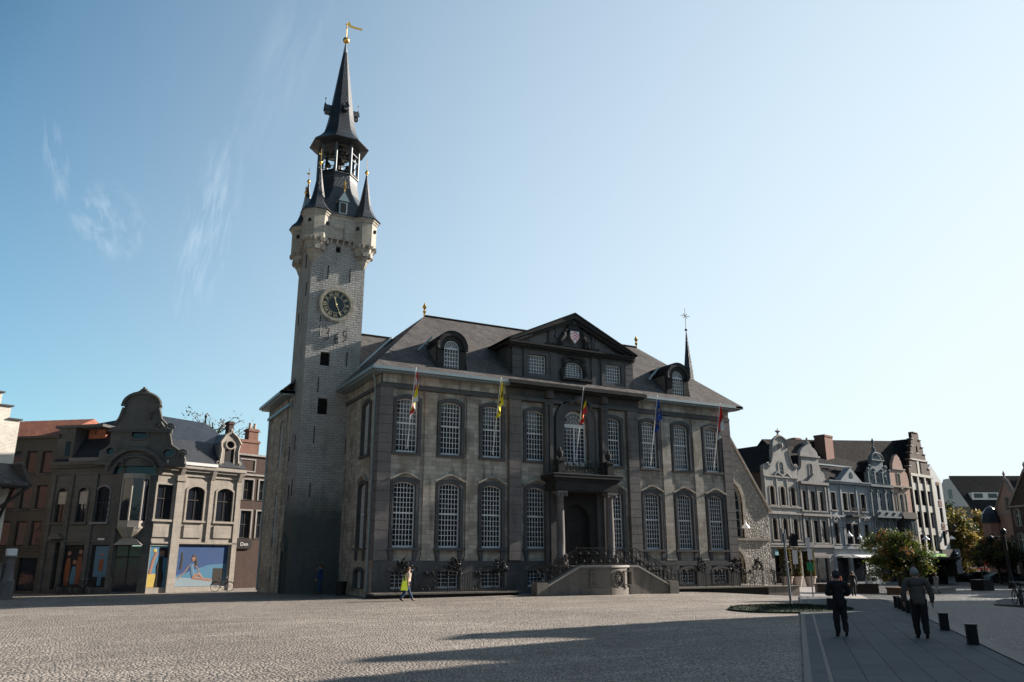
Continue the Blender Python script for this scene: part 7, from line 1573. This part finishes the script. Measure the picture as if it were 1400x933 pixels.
for k, (x, y, rz, lb) in enumerate(((24.6, -21.4, 35, 'dark bicycle parked at the right edge of the picture, nearest'), (25.3, -20.9, 50, 'dark bicycle behind the nearest one at the right edge'), (26.3, -20.4, 28, 'third dark bicycle of the cluster at the right edge'), (27.3, -20.6, 60, 'farthest dark bicycle of the cluster at the right edge'), (-14.2, 20.3, -40, 'dark bicycle leaning before the left display window of the corner shop'), (-15.3, 21.4, -48, 'bicycle parked before the side entrance of the corner shop'), (-5.2, 18.6, 12, 'bicycle parked just left of the hall wing'))):
    if bk0 is None: bk0 = o = bicycle()
    else: o = dup_tree(bk0)
    o.location = (x, y, gz(x, y) + (.12 if k < 4 else 0)); o.rotation_euler = (R(4), 0, R(rz)); o['label'] = lb; o['group'] = 'parked bicycles'
# parked cars
M['carb'] = mat('blue_grey_car_paint', (.10, .16, .22), .25, .3, .05, 3, 0, spec=.6); M['card'] = mat('dark_car_paint', (.02, .024, .03), .25, .3, .05, 3, 0, spec=.6)
def car(x, y, rz, m, label):
    t = thing('parked_car', label, 'car', (x, y, gz(x, y)), rz, 'cars parked at the far end of the street')
    prof = [(-2.1, .3), (-1.7, .22), (1.75, .22), (2.1, .32), (2.12, .62), (1.95, .78), (1.05, .92), (.45, 1.36), (-.95, 1.42), (-1.75, .98), (-2.1, .92)]
    b = MB(); b.prism(prof, -.84, .84); b.build('body', m, t)
    b = MB(); b.prism([(.98, .93), (.44, 1.30), (-.25, 1.34), (-.25, .95)], -.855, .855); b.prism([(-.33, .95), (-.33, 1.34), (-.93, 1.36), (-1.55, .99)], -.855, .855); b.prism([(1.1, .93), (.5, 1.38), (.44, 1.33), (1.0, .91)], -.72, .72); b.build('side_windows', 'glass', t)
    for wx in (-1.3, 1.32):
        for wy in (-.86, .7): 
            b = MB(); b.tube((wx, wy, .32), (wx, wy + .16, .32), .32, n=18); w = b.build('wheel', 'tyre', t); b = MB(); b.tube((wx, wy - .01 if wy < 0 else wy + .15, .32), (wx, wy if wy < 0 else wy + .17, .32), .19, n=12); b.build('rim', 'galv', w)
    for s in (-1, 1): b = MB(); b.box(1.98, s * .6 - .18, .58, 2.13, s * .6 + .18, .74); b.build('headlight', 'signw', t)
x, y = ipt(.592, 112); car(x, y, -30, 'carb', 'blue-grey parked car in front of the turreted house'); x, y = ipt(.566, 117); car(x, y, -28, 'card', 'dark parked car under the crimson tree')
x, y = ipt(.583, 116); car(x, y, -26, 'card', 'dark parked car between the blue-grey car and the crimson tree')

# ------------------------------------------------------------ people
M['skin'] = mat('skin', (.38, .22, .16), .6, 0, .1, 8, 0); M['c_black'] = mat('black_cloth', (.012, .012, .015), .9, 0, .3, 6, .2); M['c_dark'] = mat('dark_trousers', (.018, .018, .022), .9, 0, .3, 6, .2)
M['c_grey'] = mat('grey_jacket', (.085, .075, .068), .9, 0, .2, 6, .2); M['c_jean'] = mat('blue_jeans', (.03, .055, .11), .9, 0, .25, 8, .2); M['c_top'] = mat('cream_floral_top', (.55, .45, .36), .9, 0, .45, 30, .2); M['c_yel'] = mat('lime_yellow_bag', (.55, .65, .04), .7, 0, .1, 5, .1)
M['c_blue'] = mat('blue_anorak', (.02, .05, .16), .8, 0, .2, 5, .1); M['c_hair'] = mat('brown_hair', (.10, .05, .025), .7, 0, .3, 20, .2); M['c_grhair'] = mat('grey_hair', (.22, .22, .22), .8, 0, .2, 20, .2); M['c_red'] = mat('rust_red_cloth', (.25, .06, .03), .9, 0, .2, 5, .1); M['c_cap'] = mat('dark_knit_cap', (.025, .03, .038), .95, 0, .3, 20, .3); M['c_lt'] = mat('light_cloth', (.45, .42, .4), .9, 0, .2, 5, .1)
def skin_obj(name, chains, m, parent, sub=1):
    """chains: lists of (point, radius); points shared between chains are merged"""
    vs, es, rs, idx = [], [], [], {}
    for ch_ in chains:
        prev = None
        for p, r in ch_:
            key = tuple(round(c, 4) for c in p)
            if key not in idx: idx[key] = len(vs); vs.append(p); rs.append(r)
            i = idx[key]
            if prev is not None and prev != i: es.append((prev, i))
            prev = i
    me = bpy.data.meshes.new(name); me.from_pydata(vs, es, []); o = bpy.data.objects.new(name, me); COL.objects.link(o)
    md = o.modifiers.new('skin', 'SKIN'); md.use_smooth_shade = True
    for i, sv in enumerate(me.skin_vertices[0].data):
        r = rs[i]; sv.radius = r if isinstance(r, tuple) else (r, r); sv.use_root = (i == 0)
    sb = o.modifiers.new('sub', 'SUBSURF'); sb.levels = sub; sb.render_levels = sub
    dg = bpy.context.evaluated_depsgraph_get(); me2 = bpy.data.meshes.new_from_object(o.evaluated_get(dg)); bpy.data.objects.remove(o)
    me2.name = name; me2.materials.clear(); me2.materials.append(M[m])
    for p_ in me2.polygons: p_.use_smooth = True
    if name in ('jacket', 'trousers', 'blouse'):
        from mathutils import noise as nz
        for v_ in me2.vertices:
            p_ = v_.co; k_ = nz.noise(Vector((p_.x * 9, p_.y * 9, p_.z * 5))) * .022 + nz.noise(Vector((p_.x * 22, p_.y * 22, p_.z * 11))) * .012; v_.co = p_ + v_.normal * k_
    o = bpy.data.objects.new(name, me2); COL.objects.link(o); o.parent = parent; return o
def person(label, loc, heading, height, top='c_black', legs='c_dark', hair='c_hair', coat_len=.80, stride=.30, arms=('swing', 'swing'), lean=.0, stoop=0.0, cap=None, bulk=1.0, sleeves=True, long_hair=False, top_r=.03):
    t = thing('person', label, 'person', loc, heading); S_ = height / 1.75
    P = lambda x, y, z: (x * S_, y * S_, z * S_)
    chest_y = .03 + lean * .12; nk = lean * .20
    pel, sp, chs, nb_, nc, hc, hn, crn = P(0, 0, .95), P(0, .02 + lean * .05, 1.12), P(0, chest_y, 1.32), P(0, nk, 1.46), P(0, nk + .02 + stoop * .03, 1.52), P(0, nk + .03 + stoop * .07, 1.60), P(0, nk + .05 + stoop * .09, 1.64), P(0, nk + .02 + stoop * .06, 1.70)
    legs_ = []
    for s, ph in ((-1, 1), (1, -1)):
        hip = P(s * .09, 0, .90); kn = P(s * .10, ph * stride * .38 + .02, .50); an = P(s * .09, ph * stride * .95 - (.06 if ph < 0 else 0), .09 if ph > 0 else .13); toe = P(s * .11, ph * stride * .95 + .17 - (.06 if ph < 0 else 0), .035); heel = P(s * .09, ph * stride * .95 - .05 - (.06 if ph < 0 else 0), .05 if ph > 0 else .10)
        legs_.append((hip, kn, an, toe, heel))
    arms_ = []
    for s, mode in zip((-1, 1), arms):
        sh = P(s * .185 * bulk, nk * .8, 1.42)
        if mode == 'swing': el = P(s * .25 * bulk, -s * .06 + nk * .5 - .02, 1.14); wr = P(s * .27 * bulk, -s * .10 + .06, .90)
        elif mode == 'wide': el = P(s * .25 * bulk, nk * .4 - .04, 1.15); wr = P(s * .255 * bulk, .04, .90)
        elif mode == 'front': el = P(s * .27 * bulk, .02, 1.13); wr = P(s * .10, .24, 1.14)
        elif mode == 'phone': el = P(s * .26, .08, 1.18); wr = P(s * .17, .22, 1.38)
        arms_.append((sh, el, wr))
    body = [[(pel, .12 * S_), (sp, .115 * S_), (chs, .13 * S_), (nb_, .07 * S_), (nc, .052 * S_), (hc, .105 * S_), (crn, .095 * S_)], [(hc, .105 * S_), (P(0, nk + .125 + stoop * .09, 1.585 - stoop * .02), .018 * S_)]]
    for hip, kn, an, toe, heel in legs_: body += [[(pel, .12 * S_), (hip, .085 * S_), (kn, .055 * S_), (an, .038 * S_), (toe, .03 * S_)]]
    for (sh, el, wr), s in zip(arms_, (-1, 1)):
        d = (Vector(wr) - Vector(el)).normalized(); pa = Vector(wr) + d * .075 * S_; body.append([(nb_, .07 * S_), (sh, .055 * S_), (el, .040 * S_), (wr, .026 * S_), (tuple(pa), .030 * S_)])
        side = d.cross(Vector((s, 0, 0.2))).normalized()
        for k in range(4):
            off = side * (.024 * (k - 1.5)) * S_; L_ = (.068, .08, .076, .06)[k] * S_; a0 = pa + off * .9; a1 = a0 + d * L_ * .55 + off * .15; curl = Vector((-s * .3, .3, -.1)).normalized(); a2 = a1 + (d * .7 + curl * .5) * L_ * .5
            body.append([(tuple(pa), .030 * S_), (tuple(a0 + d * .012), .011 * S_), (tuple(a1), .009 * S_), (tuple(a2), .0075 * S_)])
        th = Vector(wr) + d * .03 * S_; t1 = th + (Vector((-s * .3, .9, 0)) + d * .6).normalized() * .045 * S_; body.append([(wr, .026 * S_), (tuple(t1), .011 * S_), (tuple(t1 + d * .03 * S_), .009 * S_)])
    bo_ = skin_obj('body', body, 'skin', t)
    # face
    b = MB(); fy = nk + .10 + stoop * .09
    for s in (-1, 1): b.ball(P(s * .032, fy + .008, 1.625 - stoop * .01), .012 * S_, 6)
    b.build('eyes', 'dark', bo_)
    b = MB()
    for s in (-1, 1): b.ball(P(s * .088, nk + .03 + stoop * .07, 1.60), .024 * S_, 6, 1.4)
    b.path([P(-.025, fy + .005, 1.545 - stoop * .01), P(.025, fy + .005, 1.545 - stoop * .01)], .007, 4); b.build('ears_and_mouth', 'skin', bo_)
    # clothes
    g_ = top_r * bulk
    hem = P(0, 0, coat_len); tc = [[(hem, (.165 * S_ * bulk)), (pel, .165 * S_ * bulk), (sp, .15 * S_ * bulk), (chs, .165 * S_ * bulk), (P(0, nk * .9, 1.43), (.11 * S_ * bulk)), (P(0, nk + .01, 1.49), .075 * S_)]]
    for (sh, el, wr) in arms_:
        e_ = wr if sleeves else tuple((Vector(sh) * .3 + Vector(el) * .7)); ch_ = [(P(0, nk * .9, 1.43), .11 * S_ * bulk), (sh, (.062 + g_ * .5) * S_), (el, (.045 + g_ * .6) * S_), (tuple(wr), (.032 + g_ * .4) * S_)] if sleeves else [(P(0, nk * .9, 1.43), .11 * S_ * bulk), (sh, (.062 + g_ * .5) * S_), (e_, (.05 + g_ * .4) * S_)]
        tc.append(ch_)
    skin_obj('jacket' if sleeves else 'blouse', tc, top, t, 2)
    tr = []
    for hip, kn, an, toe, heel in legs_: tr.append([(P(0, 0, .93), .125 * S_), (hip, .125 * S_ * (.6 + .4 * bulk)), (kn, .088 * S_ * (.6 + .4 * bulk)), (tuple(Vector(an) * .93 + Vector(kn) * .07), .078 * S_), (an, .072 * S_)])
    skin_obj('trousers', tr, legs, t, 2)
    for hip, kn, an, toe, heel in legs_: skin_obj('shoe', [[(heel, .042 * S_), (tuple(Vector(an) * .4 + Vector(heel) * .6), .048 * S_), (tuple((Vector(heel) + Vector(toe)) / 2), .044 * S_), (toe, .034 * S_)]], 'c_black', t)
    hm = cap or hair
    b = MB(); hcv = Vector(P(0, hc[1] / S_ + .005, 1.645)); b.ball((0, 0, 0), .118 * S_, 16, 1.12)
    b.v = [(x_ * .9, y_ * 1.02 - .018 * S_, z_ + (.0 if z_ > -.05 else .02)) for x_, y_, z_ in b.v]; b.v = [(x_ + hcv.x, y_ + hcv.y - (.03 * S_ if z_ < 0 else 0) , z_ + hcv.z + .012) for x_, y_, z_ in b.v]
    if long_hair: b.ball(P(0, hc[1] / S_ - .06, 1.50), .085 * S_, 10, 1.4)
    b.build('cap' if cap else 'hair', hm, t, True)
    return t, P
HD = 62.1 - 90    # heading 0 would look along +v; persons face +y locally
manB, P = person('heavy man in a loose grey-brown jacket walking away beside the bollards', (5.0, -30.37, .05), HD - 19, 1.78, top='c_grey', legs='c_black', hair='c_grhair', coat_len=.80, stride=.10, arms=('wide', 'wide'), lean=.2, stoop=.5, bulk=1.32, top_r=.05)
manA, P = person('person in a black coat and knit cap walking away with hands held in front', (3.62, -28.97, .05), HD - 8, 1.70, top='c_black', legs='c_black', cap='c_cap', coat_len=.74, stride=.06, arms=('front', 'front'), lean=.1, stoop=.4, bulk=1.12, top_r=.04)
b = MB(); b.prism([(-.34, .70), (-.14, .74), (-.10, .98), (-.30, 1.0)], -.12, .06); sb = b.build('shoulder_bag', 'c_black'); tag(sb, 'black bag hanging at the left hip of the person in the knit cap', 'bag'); sb.location = manA.location; sb.rotation_euler = manA.rotation_euler
wmn, P = person('woman with brown hair in jeans and a cream top striding right before the hall fence', (.57, -4.03, 0), -90, 1.68, top='c_top', legs='c_jean', hair='c_hair', coat_len=.93, stride=.36, arms=('swing', 'swing'), lean=.15, sleeves=False, long_hair=True)
b = MB(); b.prism([(-.20, .55), (.18, .52), (.12, 1.0), (-.10, 1.02)], -.06, .06); b.path([(-.08, 0, 1.0), (.0, 0, 1.36), (.1, 0, 1.0)], .012, 4)
bg_ = b.build('tote_bag', 'c_yel'); tag(bg_, 'bright lime yellow tote bag carried by the walking woman', 'bag'); bg_.location = (.30, -4.30, .0); bg_.rotation_euler = (0, 0, 0)
x, y = .55, -4.06
bl, P = person('person in a blue anorak standing close to the tower foot in the shade', (-1.2, 6.6, gz(-1.2, 6.6)), 60, 1.78, top='c_blue', legs='c_jean', hair='c_hair', stride=.03, arms=('swing', 'phone'))
c1, P = person('person in a dark coat with sunlit shoulder walking near the shop fronts', (35.68, -2.78, gz(35.68, -2.78)), HD - 25, 1.74, top='c_black', legs='c_dark', hair='c_hair', stride=.16, arms=('swing', 'swing'))
c2, P = person('person with reddish top half hidden beside the dark-coated walker', (35.9, -1.3, gz(35.9, -1.3)), HD - 25, 1.66, top='c_red', legs='c_dark', hair='c_hair', stride=.12)
c3, P = person('person in light clothes seated side pose beyond the grey-jacketed man', (50.0, .6, gz(50, .6)), 80, 1.7, top='c_lt', legs='c_lt', hair='c_hair', stride=.3)
c3['label'] = 'person in light clothes stepping past the benches beyond the grey-jacketed man'
b = MB(); b.tube((.0, 0, 0), (.0, 0, .7), .3, .34, n=14); b.lathe([(.36, .7), (.38, .78), (.3, .8)], 0, 0, 14); lb_ = b.build('litter_bin', 'iron'); lb_.location = (-.55, 4.2, 0); tag(lb_, 'dark litter bin against the side wall between tower and hall corner', 'litter bin')
x, y, z = along(14.3, -2.2); t = thing('advert_board', 'white upright sandwich board in front of the shops left of the tree', 'board', (x, y, gz(x, y)), -20); b = MB(); b.prism([(-.35, 0), (-.3, 0), (0, 1.3), (0, 1.35)], -.35, .35); b.prism([(.35, 0), (.3, 0), (0, 1.3), (0, 1.35)], -.35, .35); b.build('panel', 'signw', t)
x, y, z = along(15.5, -1.8); t = thing('cafe_screen', 'pale translucent screen before the shop left of the tree', 'screen', (x, y, gz(x, y)), 5); b = MB(); b.box(-.8, -.03, .9, .8, .03, 2.7); b.build('panel', 'signw', t); b = MB()
for s in (-.8, .8): b.tube((s, 0, 0), (s, 0, 2.7), .03, n=6)
b.build('post', 'iron', t)

# ------------------------------------------------------------ every separate piece of a part becomes a part of its own
SING = {'wall_anchors': 'wall_anchor', 'louvres': 'louvre', 'quoins': 'quoin_strip', 'eyes': 'eye', 'ears_and_mouth': 'ear', 'sills': 'sill', 'attic_pilasters': 'attic_pilaster', 'centre_pilasters': 'centre_pilaster', 'side_walls': 'side_wall', 'rear_faces': 'rear_face', 'tympanum_panels': 'tympanum_panel', 'pedals': 'pedal', 'step_caps': 'step_cap', 'white_piers': 'white_pier', 'spokes': 'spokes', 'walls': 'wall'}
SKIP = {'crown', 'trunk', 'crest', 'railing', 'clipped_hedge', 'spokes', 'jacket', 'trousers', 'blouse', 'body', 'pane', 'lantern', 'coat_of_arms', 'shield', 'beach_poster', 'portrait_poster', 'shop_display', 'sign_text', 'numeral', 'frame', 'stair_railing', 'balcony_railing', 'window', 'chapter_ring'}
def find(p, i):
    while p[i] != i: p[i] = p[p[i]]; i = p[i]
    return i
for o in [q for q in bpy.data.objects if q.type == 'MESH' and q.parent]:
    nm = o.name.split('.')[0]; me = o.data
    if nm in SKIP or len(me.vertices) > 5000 or me.users > 1: continue
    p = list(range(len(me.vertices)))
    for e in me.edges:
        a, b_ = find(p, e.vertices[0]), find(p, e.vertices[1])
        if a != b_: p[a] = b_
    isl_ = {}
    for v_ in me.vertices: isl_.setdefault(find(p, v_.index), []).append(v_)
    ks = list(isl_); n = len(ks)
    if n < 2 or n > 130: continue
    bb = []
    for k in ks:
        xs_ = [v_.co for v_ in isl_[k]]; lo = [min(c[i] for c in xs_) for i in range(3)]; hi = [max(c[i] for c in xs_) for i in range(3)]; bb.append((lo, hi, max(hi[i] - lo[i] for i in range(3))))
    q = list(range(n))
    for i in range(n):
        for j in range(i + 1, n):
            g_ = math.sqrt(sum(max(0, bb[i][0][k] - bb[j][1][k], bb[j][0][k] - bb[i][1][k]) ** 2 for k in range(3)))
            if g_ <= max(.02, .5 * max(bb[i][2], bb[j][2])): a, b_ = find(q, i), find(q, j); q[a] = b_
    groups = {}
    for i in range(n): groups.setdefault(find(q, i), set()).update(v_.index for v_ in isl_[ks[i]])
    if nm in SING: o.name = SING[nm]; nm = SING[nm]
    if len(groups) < 2 or len(groups) > 40: continue
    fs = [(list(f_.vertices), f_.material_index, f_.use_smooth) for f_ in me.polygons]
    for gi, G1 in enumerate(groups.values()):
        keep = [f_ for f_ in fs if f_[0][0] in G1]; mp_ = {}; vs = []
        for f_ in keep:
            for i in f_[0]:
                if i not in mp_: mp_[i] = len(vs); vs.append(tuple(me.vertices[i].co))
        m2 = bpy.data.meshes.new(nm); m2.from_pydata(vs, [], [[mp_[i] for i in f_[0]] for f_ in keep])
        for mt in me.materials: m2.materials.append(mt)
        for pl_, f_ in zip(m2.polygons, keep): pl_.material_index = f_[1]; pl_.use_smooth = f_[2]
        if any(f_[2] for f_ in keep): m2.set_sharp_from_angle(angle=R(40))
        if gi == 0: first = m2
        else:
            c_ = bpy.data.objects.new(nm, m2); COL.objects.link(c_); c_.parent = o.parent; c_.matrix_basis = o.matrix_basis.copy()
    o.data = first
